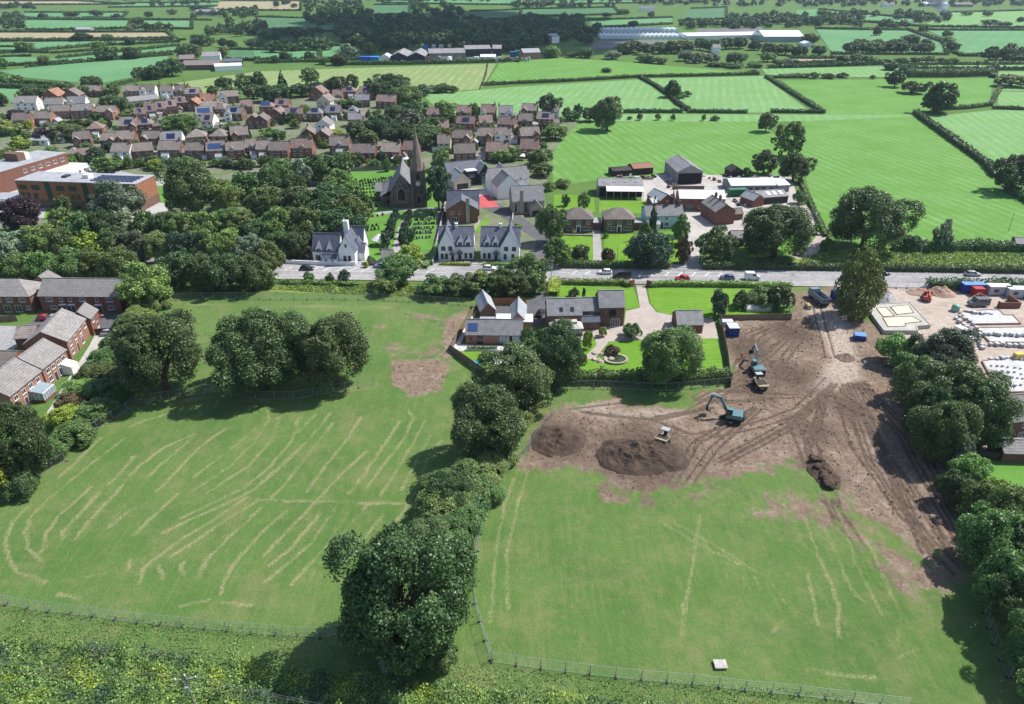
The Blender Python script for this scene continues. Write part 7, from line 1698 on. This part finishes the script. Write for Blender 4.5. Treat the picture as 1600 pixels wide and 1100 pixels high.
def dumper(label, px, py, rz, tip=0., col=TANM, s=1.):
    p_ = P(px, py); e = E('dumper', (p_.x, p_.y, .1), rz, label, 'dumper', None, (s, s, s))
    mb = MB(); mb.box(-2.3, 1.9, -.5, .5, .55, .95); mb.box(-2.3, -.6, -.8, .8, .9, 1.5); part('chassis', mb, col, e)
    mb = MB(); pr = [(-.3, 1.05), (1.9, 1.0), (2.5, 1.7), (2.4, 1.75), (-.5, 1.95), (-.6, 1.9)]
    loft([(-.6, [(-1.0, 1.05), (1.0, 1.05), (1.25, 2.0), (-1.25, 2.0)]), (1.7, [(-1.0, 1.0), (1.0, 1.0), (1.25, 1.9), (-1.25, 1.9)]), (2.4, [(-1.1, 1.55), (1.1, 1.55), (1.2, 1.75), (-1.2, 1.75)])], mb)
    sk = part('skip', mb, col, e); sk.rotation_euler = (0, tip, 0); sk.location = (tip * .4, 0, tip * .6)
    mb = MB(); mb.box(-.45, 1.8, -1.1, 1.1, 1.95, 2.0); part('load', mb, M('dark load', (.05, .045, .04), None, 1, .9), sk)
    mb = MB()
    for sy in (-1, 1):
        mb.bar((-1.9, sy * .7, 1.5), (-1.8, sy * .7, 3.0), .06); mb.bar((-.8, sy * .7, 1.5), (-.9, sy * .7, 3.0), .06)
    mb.box(-1.95, -.75, -.8, .8, 3.0, 3.08); part('canopy', mb, STEEL, e)
    mb = MB(); mb.box(-1.6, -1.0, -.35, .35, 1.5, 1.7); mb.box(-1.7, -1.55, -.35, .35, 1.7, 2.3); part('seat', mb, BLKM, e)
    for xx in (-1.55, 1.15):
        for sy in (-1, 1): O('wheel', wheel_mesh(.58, .45), e, (xx, sy * 1.0, .58))
dumper('sand-coloured dumper on the soil heap with tipped skip', 1034, 696, -2.1, -.35, TANM)
dumper('sand-coloured dumper parked behind the second excavator', 1186, 606, -1.5, 0, TANM, .95)
p_ = P(1447, 468); e = E('telehandler', (p_.x, p_.y, .08), 1.05, 'red telehandler beside the brick rubble on the building plot', 'telehandler')
mb = MB(); mb.prism([(-2.3, .6), (2.0, .6), (2.0, 1.1), (.5, 1.35), (-2.2, 1.5)], 'y', -1.0, 1.0); part('body', mb, REDM, e)
mb = MB(); mb.prism([(-.9, 1.3), (.5, 1.2), (.3, 2.5), (-.8, 2.55)], 'y', .15, 1.0); part('cab', mb, GLASS, e)
mb = MB(); mb.box(-.85, .35, .12, 1.03, 2.52, 2.62); part('cab_roof', mb, REDM, e)
mb = MB(); mb.prism([(-2.1, 1.6), (3.2, 1.0), (3.2, 1.4), (-2.1, 2.1)], 'y', -.75, -.3); part('boom', mb, REDM, e)
mb = MB(); mb.box(3.1, 3.3, -1.2, .2, .3, 1.3)
for yy in (-1.0, -.1): mb.box(3.3, 4.4, yy, yy + .14, .3, .38)
part('forks', mb, BLKM, e)
for xx in (-1.5, 1.4):
    for sy in (-1, 1): O('wheel', wheel_mesh(.55, .4), e, (xx, sy * .95, .55))
p_ = P(1278, 472); e = E('tipper_lorry', (p_.x, p_.y, .1), 1.75, 'tipper lorry standing at the site entrance from the road', 'lorry')
LBL = carpaint('lorry grey', (.18, .22, .26))
mb = MB(); mb.box(-3.6, 3.6, -.5, .5, .75, 1.05); part('chassis', mb, BLKM, e)
mb = MB(); mb.prism([(1.9, .9), (3.7, .9), (3.75, 1.9), (3.5, 3.0), (1.9, 3.05)], 'y', -1.2, 1.2); cb = part('cab', mb, LBL, e)
mb = MB(); mb.face([(3.78, -1.05, 1.95), (3.78, 1.05, 1.95), (3.54, 1.0, 2.85), (3.54, -1.0, 2.85)]); part('windscreen', mb, GLASS, cb)
mb = MB(); mb.box(-3.8, 1.7, -1.25, 1.25, 1.1, 1.25); mb.box(-3.8, 1.7, -1.25, -1.15, 1.25, 2.5); mb.box(-3.8, 1.7, 1.15, 1.25, 1.25, 2.5); mb.box(1.6, 1.7, -1.15, 1.15, 1.25, 2.7); mb.box(-3.8, -3.7, -1.15, 1.15, 1.25, 2.4)
for i in range(6): mb.box(-3.6 + i * 1.0, -3.5 + i * 1.0, -1.31, 1.31, 1.15, 2.45) if False else None
part('tipper_body', mb, LBL, e)
for xx in (2.7, -1.4, -2.7):
    for sy in (-1, 1): O('wheel', wheel_mesh(.5, .35), e, (xx, sy * 1.05, .5))
p_ = P(1262, 482); e = E('roller', (p_.x, p_.y, .1), 1.6, 'small yellow roller beside the tipper lorry', 'roller')
mb = MB(); mb.box(-1.0, 1.0, -.5, .5, .6, 1.2); part('body', mb, YEL, e)
for xx in (-.75, .75): mb = MB(); mb.bar((xx, -.55, .4), (xx, .55, .4), .4, 0, None, 16); part('drum', mb, STEEL, e)
mb = MB(); mb.bar((-.2, -.45, 1.2), (-.2, -.45, 2.2), .04); mb.bar((-.2, .45, 1.2), (-.2, .45, 2.2), .04); mb.bar((-.2, -.45, 2.2), (-.2, .45, 2.2), .04); part('roll_bar', mb, BLKM, e)
def cabin(label, px, py, L, W, H, rz, wall, roof, door=True, cat='container'):
    p_ = P(px, py); e = E('site_cabin', (p_.x, p_.y, .06), rz, label, cat)
    mb = MB(); mb.box(0, L, 0, W, .12, H); n = int(L / .3)
    for i in range(n): mb.box(i * .3 + .08, i * .3 + .2, -.035, W + .035, .22, H - .18)
    part('shell', mb, wall, e); mb = MB(); mb.box(-.05, L + .05, -.05, W + .05, H + .002, H + .1); part('roof', mb, roof, e)
    for xx in (0, L - .15):
        for yy in (-.05, W - .1): t_ = MB(); t_.box(xx, xx + .15, yy, yy + .15, 0, H); part('corner_post', t_, wall, e)
    if door:
        t_ = MB(); t_.box(L * .7, L * .7 + .95, -.09, -.04, .15, 2.1); part('door', t_, BLKM, e); t_ = MB(); t_.box(L * .2, L * .2 + 1.3, -.09, -.04, 1.0, 1.9); part('window', t_, GLASS, e)
CB = M('container blue', (.03, .07, .30), (.025, .055, .24), 1, .6); CBR = M('container blue roof', (.12, .26, .52), (.1, .22, .45), 1, .6); CR = M('container red', (.40, .03, .04), (.32, .025, .03), 1, .6); CG = M('container grey', (.48, .49, .52), (.42, .43, .45), 1, .6)
cabin('blue container with pale blue roof beside the site hedge', 1504, 459, 6.2, 2.5, 2.6, 0, CB, CBR, False)
cabin('red container in front of the blue container', 1521, 464, 2.8, 2.4, 2.3, 0, CR, CR, False)
cabin('white site cabin right of the blue container', 1544, 462, 6.2, 2.6, 2.6, -.03, CG, METW)
cabin('white site cabin near the right edge', 1574, 466, 6.0, 2.6, 2.6, -.05, CG, METW)
cabin('blue-grey site cabin cut by the right edge', 1602, 468, 6.0, 2.6, 2.6, -.05, M('cabin blue grey', (.30, .38, .45), None, 1, .6), METW)
cabin('blue container at the right of the site entrance', 1296, 466, 5.5, 2.4, 2.6, -1.2, CB, CBR, False)
cabin('second blue container further down the site entrance', 1312, 482, 3.2, 2.4, 2.5, -.1, CB, CB, False)
cabin('small grey-roofed cabin in the fenced corner of the site', 1138, 527, 2.6, 3.2, 2.4, 0, CB, CG, False)
cabin('low pale cabin against the garden fence corner', 1126, 511, 3.2, 1.8, 1.3, 0, CG, CG, False)
cabin('blue skip container beside the pale track', 1334, 533, 2.6, 2.2, 1.5, -.3, CB, CBR, False)
p_ = P(1492, 486); mb = MB(); mb.lathe([(1.0, 0), (1.05, .2), (1.05, 1.5), (.7, 1.9), (.2, 2.0)], (0, 0, 0), 0, 14); O('storage_tank', mb.mesh('storage_tank', M('pale green plastic', (.22, .42, .33), (.18, .35, .28), 1, .5), True), None, tuple(p_), label='pale green plastic tank left of the dark grey van', cat='tank')
p_ = P(1589, 562); e = E('yellow_crate', (p_.x, p_.y, .06), .1, 'yellow wrapped pallet stack near the right edge', 'pallet')
mb = MB(); mb.box(-1.0, 1.0, -.6, .6, .15, 1.7); part('load', mb, M('yellow wrap', (.68, .46, .10), (.58, .38, .08), 1, .5), e); mb = MB()
for i in range(3): mb.box(-1.0, 1.0, -.6 + i * .52, -.44 + i * .52, 0, .15)
part('pallet', mb, TIMB, e)
# slabs of the new houses
def slab(label, poly, h, mat=CONCW, inner=None):
    pts = [P(*p) for p in poly]; o = pts[0]; e = E('foundation_slab', tuple(o), 0, label, 'foundation')
    mb = MB(); mb.prism([((p - o).x, (p - o).y) for p in pts], 'z', .04, h); part('slab', mb, mat, e)
    mb = MB()
    for a, c in zip(pts, pts[1:] + pts[:1]):
        d = (c - a).normalized(); n = Vector((-d.y, d.x, 0)) * .16; k = len(mb.v)
        q = [a - n - o, c - n - o, c + n - o, a + n - o]; mb.v += [(v.x, v.y, 0.0) for v in q] + [(v.x, v.y, h + .14) for v in q]
        for f in ((0, 1, 5, 4), (1, 2, 6, 5), (2, 3, 7, 6), (3, 0, 4, 7), (4, 5, 6, 7)): mb.f.append(tuple(k + i for i in f)); mb.m.append(0)
    part('edge_course', mb, inner or M('course brick', (.30, .20, .16), None, 1, .9), e)
    return e, o
e, o_ = slab('raised house base with cream screed beside the tall oval tree', [(1380, 522), (1352, 484), (1372, 480), (1420, 478), (1452, 513), (1430, 515), (1432, 522)], 1.0, CONC, CONC)
SCR = M('cream screed', (.70, .63, .45), (.62, .55, .40), .6, .9)
for poly in ([(1378, 500), (1368, 487), (1383, 486), (1396, 499)], [(1400, 497), (1390, 485), (1418, 482), (1426, 494)], [(1386, 516), (1378, 502), (1424, 500), (1438, 508), (1412, 511), (1414, 515)]):
    pp = [P(*p) - o_ for p in poly]; mb = MB(); mb.prism([(v.x, v.y) for v in pp], 'z', 1.0, 1.06); part('screed', mb, SCR, e)
    mb = MB()
    for a, c in zip(pp, pp[1:] + pp[:1]): mb.bar((a.x, a.y, 1.07), (c.x, c.y, 1.07), .12, 0, None, 4)
    part('formwork', mb, TIMB, e)
slab('pale house slab in the middle of the building plot', [(1522, 508), (1498, 490), (1536, 486), (1560, 486), (1568, 494), (1582, 494), (1594, 507)], .35)
slab('long pale house slab with rows of block pallets', [(1546, 536), (1524, 514), (1650, 512), (1660, 538)], .35)
slab('nearest pale house slab behind the wood', [(1562, 615), (1534, 566), (1580, 560), (1650, 562), (1660, 612)], .35)
mb = MB()
for (xa, xb, ya, yb) in ((0, 5.6, 0, .3), (5.3, 5.6, .3, 5.5), (0, .3, .3, 1.2)): mb.box(xa, xb, ya, yb, 0, 1.7)
p_ = P(1561, 482); O('brick_enclosure', mb.mesh('brick_enclosure', BRICK), None, (p_.x, p_.y, .05), -.02, label='half-built brick walls at the right of the building plot', cat='wall')
e = E('roof_truss', tuple(P(1512, 468)), 0, 'pale timber roof truss lying in front of the containers', 'truss')
for a, c in (((0, 0, .1), (6.8, 0, .1)), ((0, 0, .1), (3.4, .8, 1.7)), ((6.8, 0, .1), (3.4, .8, 1.7)), ((2.2, 0, .1), (3.4, .8, 1.7)), ((4.6, 0, .1), (3.4, .8, 1.7))): mb = MB(); mb.bar(a, c, .09, 0, None, 4); part('rafter', mb, M('new pine', (.55, .40, .25), None, 1, .8), e)
# block pallets
mb = MB(); mb.box(-.55, .55, -.55, .55, .12, .98); 
for zz in (.34, .56, .78): mb.box(-.57, .57, -.57, .57, zz - .012, zz + .012, 1)
for i in range(3): mb.box(-.55, .55, -.5 + i * .42, -.36 + i * .42, 0, .12, 2)
BLOCK = mb.mesh('block_pallet', [M('pale blocks', (.50, .50, .52), (.38, .38, .40), 1, .8, 0, 1, .12), CONC, TIMB])
mb = MB(); mb.box(-.3, .3, -.25, .25, 0, .5); mb.box(-.32, .32, -.27, .27, .24, .26, 1); BLOCKS = mb.mesh('block_stack', [MATS['pale blocks'], CONC])
br = random.Random(4)
def blocks(line, n, lab, me=BLOCK, name='block_pallet', z=.06):
    for i in range(n):
        f = i / max(1, n - 1); q = f * (len(line) - 1); j = min(int(q), len(line) - 2); t = q - j
        p_ = P(line[j][0] + (line[j + 1][0] - line[j][0]) * t + br.uniform(-1.4, 1.4), line[j][1] + (line[j + 1][1] - line[j][1]) * t + br.uniform(-.8, .8))
        o = O(name, me, None, (p_.x, p_.y, z), br.uniform(-.5, .5), br.uniform(.65, 1.0), 'pallet of pale blocks, %s %s' % (ordi(i + 1), lab), 'block pallet', 'pale block pallets on the building plot')
blocks([(1494, 500), (1512, 516), (1526, 532), (1534, 546)], 11, 'along the left edge of the middle slabs')
blocks([(1500, 496), (1518, 506), (1530, 520)], 6, 'along the kerb inside the left edge row')
blocks([(1507, 488), (1526, 492), (1548, 492)], 7, 'along the top edge of the middle slab')
blocks([(1530, 527), (1560, 526), (1600, 528)], 9, 'in the upper row on the long slab', z=.45)
blocks([(1536, 540), (1570, 541), (1605, 543)], 8, 'in the lower row below the long slab')
blocks([(1546, 564), (1574, 562), (1602, 565)], 7, 'along the top of the nearest slab')
blocks([(1548, 574), (1575, 576), (1604, 580)], 7, 'in first row on the nearest slab', BLOCKS, 'block_stack', .42)
blocks([(1553, 583), (1580, 584), (1604, 588)], 6, 'in second row on the nearest slab', BLOCKS, 'block_stack', .42)
blocks([(1558, 592), (1580, 592), (1604, 596)], 7, 'in third row on the nearest slab', BLOCKS, 'block_stack', .42)
blocks([(1572, 606), (1590, 606), (1604, 600)], 4, 'in the front corner of the nearest slab', BLOCKS, 'block_stack', .42)
blocks([(1358, 478), (1370, 474)], 4, 'beside the grey gravel heap by the tall oval tree')
blocks([(1452, 545), (1462, 538)], 3, 'at the top of the right wood')
# heaps
def heap(label, px, py, wpx, hpx, hm, mat, seed, rough=.3):
    p_ = P(px, py); rx = wpx / 2 / ppm(py); ry = (P(px, py - hpx / 2).y - P(px, py + hpx / 2).y) / 2; mb = MB(); n, m_ = 44, 18
    for j in range(m_ + 1):
        r = j / m_
        for i in range(n):
            a = 2 * math.pi * i / n; lob = 1 + .16 * mnoise.noise((math.cos(a) * 1.5 + seed, math.sin(a) * 1.5, 0))
            x, y = rx * r * lob * math.cos(a), ry * r * lob * math.sin(a)
            prof = (1 - r ** 1.5) if r < 1 else 0
            z = hm * prof * (1 + rough * mnoise.fractal((x * .5 + seed, y * .5, seed), 1., 2., 4)) + (.12 * mnoise.fractal((x * 1.6, y * 1.6, seed), 1., 2., 3) * min(1, 3 * prof))
            mb.v.append((x, y, z - (.08 if r == 1 else 0)))
    for j in range(m_):
        for i in range(n):
            k = (i + 1) % n; mb.f.append((j * n + i, (j + 1) * n + i, (j + 1) * n + k, j * n + k)); mb.m.append(0)
    me = mb.mesh('soil_heap', mat, False); return O('soil_heap', me, None, (p_.x, p_.y, .12), label=label, cat='heap')
EARTH = M('dark topsoil', (.105, .072, .052), (.055, .038, .03), .5, .95, 1., 3, fine=1.6); EARTHL = M('dry earth', (.26, .19, .14), (.18, .13, .10), .5, .95, 1., 3, fine=1.6); GRH = M('grey gravel', (.42, .40, .38), (.34, .32, .30), .6, .95, .8, 4); RUBB = M('brick rubble', (.42, .22, .15), (.38, .33, .28), 1.6, .95, .8, 3, fine=2)
heap('large dark topsoil heap with dumper on its shoulder', 1000, 714, 150, 60, 2.4, EARTH, 1.3, .45)
heap('flatter dark topsoil heap left of the dumper', 872, 690, 88, 52, 1.5, EARTH, 4.1, .5)
hp_ = heap('long row of dark spoil lumps right of the stripped soil', 1287, 742, 44, 46, .8, EARTH, 7.7, .6)
lump = [rock_mesh(i + 5) for i in range(3)]
for q in lump: q.materials.clear(); q.materials.append(EARTH)
for i in range(16):
    t = i / 15; v_ = P(1272 + 30 * t + rk.uniform(-6, 6), 720 + 40 * t + rk.uniform(-4, 4)) - P(1287, 742); O('lump', lump[i % 3], hp_, (v_.x, v_.y, .5 + .3 * rk.random()), rk.uniform(0, 6), rk.uniform(.5, 1.1))
heap('soil mound at the turn of the pale track', 1322, 560, 32, 14, .9, EARTHL, 6.2, .4)
heap('grey gravel heap on the building plot', 1388, 470, 34, 18, 1.8, GRH, 9.1, .1)
heap('dark rubble heap behind the tall oval tree', 1372, 458, 40, 12, 1.4, M('grey rubble', (.30, .27, .24), (.2, .18, .16), 1.6, .95, .8, 3, fine=2), 1.9, .5)
heap('orange brick rubble heap beside the telehandler', 1470, 458, 46, 16, 1.7, RUBB, 2.9, .5)
heap('mixed rubble heap left of the telehandler', 1436, 458, 38, 12, 1.2, RUBB, 3.9, .5)
# farm clutter: pallets, bales, trailers in the yard
clu = random.Random(12); CM = [RUST, TIMG, BOARD, CONC, STEEL, METW, BRICKB]
def junk(k, seed):
    r = random.Random(seed); mb = MB()
    for i in range(4):
        a, c, z = r.uniform(-.9, .5), r.uniform(-.6, .3), r.uniform(0, .3); mb.box(a, a + r.uniform(.4, 1.4), c, c + r.uniform(.3, .8), z, z + r.uniform(.3, 1.0))
    return mb.mesh('scrap_pile', CM[k])
JM = [junk(i % 7, i) for i in range(14)]
JL = [(x, y) for x, y in [(970 + i * 5.5, 278 + (i % 3) * 1.5) for i in range(10)]]
for i, (x, y) in enumerate(JL): p_ = P(x, y); O('scrap_pile', JM[i % 14], None, (p_.x, p_.y, .05), clu.uniform(0, 6), clu.uniform(.8, 1.5), 'pile of farm scrap, %s from left below the rusty-roofed shed' % ordi(i + 1), 'scrap', 'scrap piles in the farmyard')
for i in range(7): p_ = P(1044 + (i % 3) * 4, 276 + i * 3); O('scrap_pile', JM[(i + 3) % 14], None, (p_.x, p_.y, .05), clu.uniform(0, 6), clu.uniform(.8, 1.4), 'pile of farm scrap left of the open hay barn, %s from the field' % ordi(i + 1), 'scrap', 'scrap piles in the farmyard')
for i in range(14): p_ = P(1100 + i * 8.5, 276 + (i % 4) * 3); O('scrap_pile', JM[(i + 5) % 14], None, (p_.x, p_.y, .05), clu.uniform(0, 6), clu.uniform(.8, 1.5), 'pile of farm scrap, %s from left along the field behind the sheds' % ordi(i + 1), 'scrap', 'scrap piles in the farmyard')
for i in range(6): p_ = P(1150 + i * 5, 316 + (i % 2) * 6); O('scrap_pile', JM[(i + 1) % 14], None, (p_.x, p_.y, .05), clu.uniform(0, 6), clu.uniform(.8, 1.4), 'pile of farm scrap, %s from left right of the brick barn' % ordi(i + 1), 'scrap', 'scrap piles in the farmyard')
for i in range(26): p_ = P(672 + i * 6.0, 95.5 + (i % 3) * .8); O('scrap_pile', JM[i % 14], None, (p_.x, p_.y, .1), clu.uniform(0, 6), clu.uniform(2.2, 4), 'scrap heap, %s from left before the distant works' % ordi(i + 1), 'scrap', 'scrap heaps before the distant works')

# ---------------------------------------------------------------- poles and wires
def pole(label, px, py, h, arm=0., lamp=False, mat=TIMG, r=.14, name=None):
    p_ = P(px, py); e = E(name or ('street_lamp' if lamp else 'utility_pole'), tuple(p_), 0, label, 'lamp post' if lamp else 'pole')
    mb = MB(); mb.bar((0, 0, 0), (0, 0, h), r, 0, r * .7, 8); part('post', mb, mat, e)
    if lamp:
        mb = MB(); mb.bar((0, 0, h), (0, -1.2, h + .15), .04); part('arm', mb, mat, e); mb = MB(); mb.box(-.12, .12, -1.7, -1.1, h + .08, h + .22); part('lamp_head', mb, STEEL, e)
    if arm:
        mb = MB(); mb.box(-arm, arm, -.06, .06, h - .35, h - .22); part('cross_arm', mb, mat, e)
        for x in (-arm * .9, 0, arm * .9): mb = MB(); mb.lathe([(.05, 0), (.08, .1), (.04, .22)], (x, 0, h - .22 if x else h), 0, 8); part('insulator', mb, BLKM, e)
    return e, p_
for x, y, h, l, lab in ((1431, 421, 8.5, True, 'street lamp above the road right of the tall oval tree'), (1261, 422, 8, True, 'street lamp above the road left of the tall oval tree'), (1095, 418, 8.5, True, 'street lamp at the farm drive mouth'), (861, 452, 7, True, 'street lamp at the dark drive corner'), (914, 420, 8.5, False, 'pole before the left villa'), (963, 420, 7.5, False, 'pole before the right villa'), (1251, 424, 6, False, 'thin pole beside the road verge'), (1553, 420, 8, False, 'leaning-looking pole on the verge near the right edge'), (1575, 362, 7, False, 'pole in the right field by the low shed'), (1108, 350, 7, False, 'pole beside the brick farmhouse')):
    pole(lab, x, y, h, 0, l, STEEL if l else TIMG, .09)
bp = Vector((-38.6, 55.0, 0)); e = E('power_pole', tuple(bp), .15, 'timber power pole with cross arm and wires at the bottom edge', 'pole')
mb = MB(); mb.bar((0, 0, -.3), (0, 0, 9.2), .16, 0, .11, 10); part('post', mb, TIMG, e)
mb = MB(); mb.box(-1.25, 1.25, -.07, .07, 8.5, 8.66); mb.bar((-.7, .08, 8.5), (0, .1, 7.7), .035); mb.bar((.7, .08, 8.5), (0, .1, 7.7), .035); part('cross_arm', mb, TIMG, e)
for x in (-1.15, 0, 1.15): mb = MB(); mb.lathe([(.06, 0), (.1, .1), (.06, .2), (.09, .28), (.03, .36)], (x, 0, 8.66 if x else 9.2), 0, 10); part('insulator', mb, PAINTW, e)
mb = MB(); mb.bar((0, 0, 7.9), (-3.2, -2.6, 0), .03); mb.bar((0, 0, 7.4), (-3.6, -2.2, 0), .03); part('stay_wire', mb, STEEL, e)
mb = MB(); mb.box(-.25, .25, -.55, -.12, 7.0, 7.7); part('transformer', mb, STEEL, e)
WIREM = M('wire', (.25, .25, .26), None, 1, .5, metal=.5)
for x, zz, lab in ((-1.15, 8.9, 'left'), (0, 9.5, 'middle'), (1.15, 8.9, 'right')):
    mb = MB(); c_, s_ = math.cos(.15), math.sin(.15); st = Vector((bp.x + x * c_, bp.y + x * s_, zz))
    for dx, dy in ((-70, 8 + x * 1.1), (70, -14 + x * 1.1)):
        en = st + Vector((dx, dy, 0)); pv = st
        for i in range(1, 17):
            t = i / 16; q = st.lerp(en, t); q.z -= 4 * 1.6 * t * (1 - t); mb.bar(pv, q, .013, 0, None, 4); pv = q
    O('power_line', mb.mesh('power_line', WIREM), label='thin %s overhead wire crossing the bramble bank' % lab, cat='wire')
# manhole in the right meadow
p_ = P(1125, 1041); mb = MB(); mb.box(-.75, .75, -.6, .6, 0, .35); mb.box(-.85, .85, -.7, .7, .35, .42); O('concrete_chamber', mb.mesh('concrete_chamber', CONC), None, (p_.x, p_.y, .1), label='square concrete chamber lid near the front fence of the right meadow', cat='manhole')

# ---------------------------------------------------------------- people
def person(label, px, py, rz, top, legs, reach=.2):
    p_ = P(px, py); e = E('person', (p_.x, p_.y, .07), rz, label, 'person')
    V = [(0, 0, .95, .15, .11), (0, 0, 1.15, .15, .11), (0, 0, 1.36, .18, .12), (0, 0, 1.50, .07, .07), (0, .01, 1.58, .075, .08), (0, .015, 1.68, .085, .10), (0, .01, 1.78, .06, .07),
         (-.19, 0, 1.42, .065, .065), (-.27, .03, 1.14, .05, .05), (-.24, -.16, .95, .04, .04), (-.23, -.24, .90, .045, .03), (.19, 0, 1.42, .065, .065), (.27, .02, 1.14, .05, .05), (.25, -.14 - reach, 1.0, .04, .04), (.24, -.22 - reach, 1.0, .045, .03),
         (-.10, 0, .86, .095, .1), (-.11, -.06, .48, .065, .07), (-.11, .04, .09, .05, .05), (-.12, -.12, .05, .045, .04), (.10, 0, .86, .095, .1), (.12, .05, .48, .065, .07), (.12, .16, .09, .05, .05), (.13, .02, .05, .045, .04)]
    Ed = [(0, 1), (1, 2), (2, 3), (3, 4), (4, 5), (5, 6), (2, 7), (7, 8), (8, 9), (9, 10), (2, 11), (11, 12), (12, 13), (13, 14), (0, 15), (15, 16), (16, 17), (17, 18), (0, 19), (19, 20), (20, 21), (21, 22)]
    me = bpy.data.meshes.new('body'); me.from_pydata([v[:3] for v in V], Ed, []); o = O('body', me, e)
    bm = bmesh.new(); bm.from_mesh(me); ly = bm.verts.layers.skin.verify(); bm.verts.ensure_lookup_table()
    for i, v in enumerate(bm.verts): v[ly].radius = V[i][3:5]; v[ly].use_root = (i == 0)
    bm.to_mesh(me); bm.free()
    o.modifiers.new('skin', 'SKIN'); ss = o.modifiers.new('sub', 'SUBSURF'); ss.levels = 1; ss.render_levels = 1
    m, nt2, bs2 = newmat('clothing'); tc = nt2.nodes.new('ShaderNodeTexCoord'); sx = nt2.nodes.new('ShaderNodeSeparateXYZ'); nt2.links.new(tc.outputs['Object'], sx.inputs[0])
    rp = nt2.nodes.new('ShaderNodeValToRGB'); cr = rp.color_ramp; cr.interpolation = 'CONSTANT'; cr.elements[0].position = 0; cr.elements[0].color = (.02, .02, .02, 1); cr.elements[1].position = .06; cr.elements[1].color = (*legs, 1)
    for ps, c in ((.50, top), (.79, (.45, .28, .2))): q = cr.elements.new(ps); q.color = (*c, 1)
    nt2.links.new(_math(nt2, 'DIVIDE', sx.outputs[2], 1.9), rp.inputs[0]); nt2.links.new(rp.outputs[0], bs2.inputs['Base Color']); bs2.inputs['Roughness'].default_value = .9
    me.materials.append(m)
    mb = MB(); mb.lathe([(.12, 0), (.115, .07), (.07, .13), (.01, .15)], (0, .01, 1.72), 0, 10); part('helmet', mb, PAINTW, e)
person('person in yellow-green vest standing outside the barn house', 930, 511, .3, (.55, .75, .08), (.05, .06, .09))
person('person in orange-red jacket standing beside the second excavator', 1158, 561, -.6, (.75, .16, .10), (.10, .05, .05))

# ---------------------------------------------------------------- passing clouds above the far country, smoke, air
CLM = M('cloud white', (.85, .86, .88), (.78, .79, .82), .002, 1.)
def cloud(label, gx_, gy_, rx, ry, z, seed, n):
    r = random.Random(seed); off = z / math.tan(SUN_EL); cx, cy = gx_ + math.sin(SUN_AZ) * off, gy_ + math.cos(SUN_AZ) * off
    bm = bmesh.new()
    for i in range(n):
        a = r.uniform(0, 6.28); q = math.sqrt(r.random()); rr = r.uniform(.22, .42) * min(rx, ry)
        res = bmesh.ops.create_icosphere(bm, subdivisions=2, radius=rr)
        for v in res['verts']:
            v.co = v.co * (1 + .3 * mnoise.noise(v.co * (2.2 / rr) + Vector((i, seed, 0)))); v.co.z = v.co.z * .55
            v.co += Vector((rx * q * math.cos(a), ry * q * math.sin(a), r.uniform(-.05, .2) * rr))
    me = bpy.data.meshes.new('cloud'); bm.to_mesh(me); bm.free(); me.materials.append(CLM); me.polygons.foreach_set('use_smooth', [True] * len(me.polygons))
    O('cloud', me, None, (cx, cy, z), kind='structure')
cloud('', -70, 1120, 230, 330, 900, 3, 46)

xs0, xs1, ys0, ys1 = -1900, 1900, -120, 2600
mb = MB(); mb.box(xs0, xs1, ys0, ys1, -1.0, 84.5)
m, nth, bsh = newmat('haze air'); nth.nodes.remove(bsh)
pv = nth.nodes.new('ShaderNodeVolumePrincipled'); pv.inputs['Color'].default_value = (.62, .80, 1.0, 1); pv.inputs['Density'].default_value = .000065; pv.inputs['Anisotropy'].default_value = .2
nth.links.new(pv.outputs[0], nth.nodes['Material Output'].inputs['Volume'])
O('haze', mb.mesh('haze', m), kind='stuff', label='pale summer haze over the far country', cat='haze')

p_ = P(1474, 26); bm = bmesh.new(); bmesh.ops.create_icosphere(bm, subdivisions=3, radius=1.0)
for v in bm.verts:
    q = v.co.copy(); r_k = .35 + .65 * (q.z + 1) / 2; v.co = Vector((q.x * 26 * r_k - (q.z + 1) * 16, q.y * 22 * r_k, (q.z + 1) * 22 + .3)) * (1 + .12 * mnoise.noise(q * 2.5))
me = bpy.data.meshes.new('smoke'); bm.to_mesh(me); bm.free()
m, nth, bsh = newmat('bonfire smoke'); nth.nodes.remove(bsh)
pv = nth.nodes.new('ShaderNodeVolumePrincipled'); pv.inputs['Color'].default_value = (.72, .85, 1.0, 1)
dn = _math(nth, 'MULTIPLY', _ramp(nth, _noise(nth, _coords(nth, False), .06, 3), .3, .65), .16); nth.links.new(dn, pv.inputs['Density'])
nth.links.new(pv.outputs[0], nth.nodes['Material Output'].inputs['Volume']); me.materials.append(m)
O('smoke', me, None, (p_.x, p_.y, 0), kind='stuff', label='pale blue bonfire smoke drifting near the top right', cat='smoke')
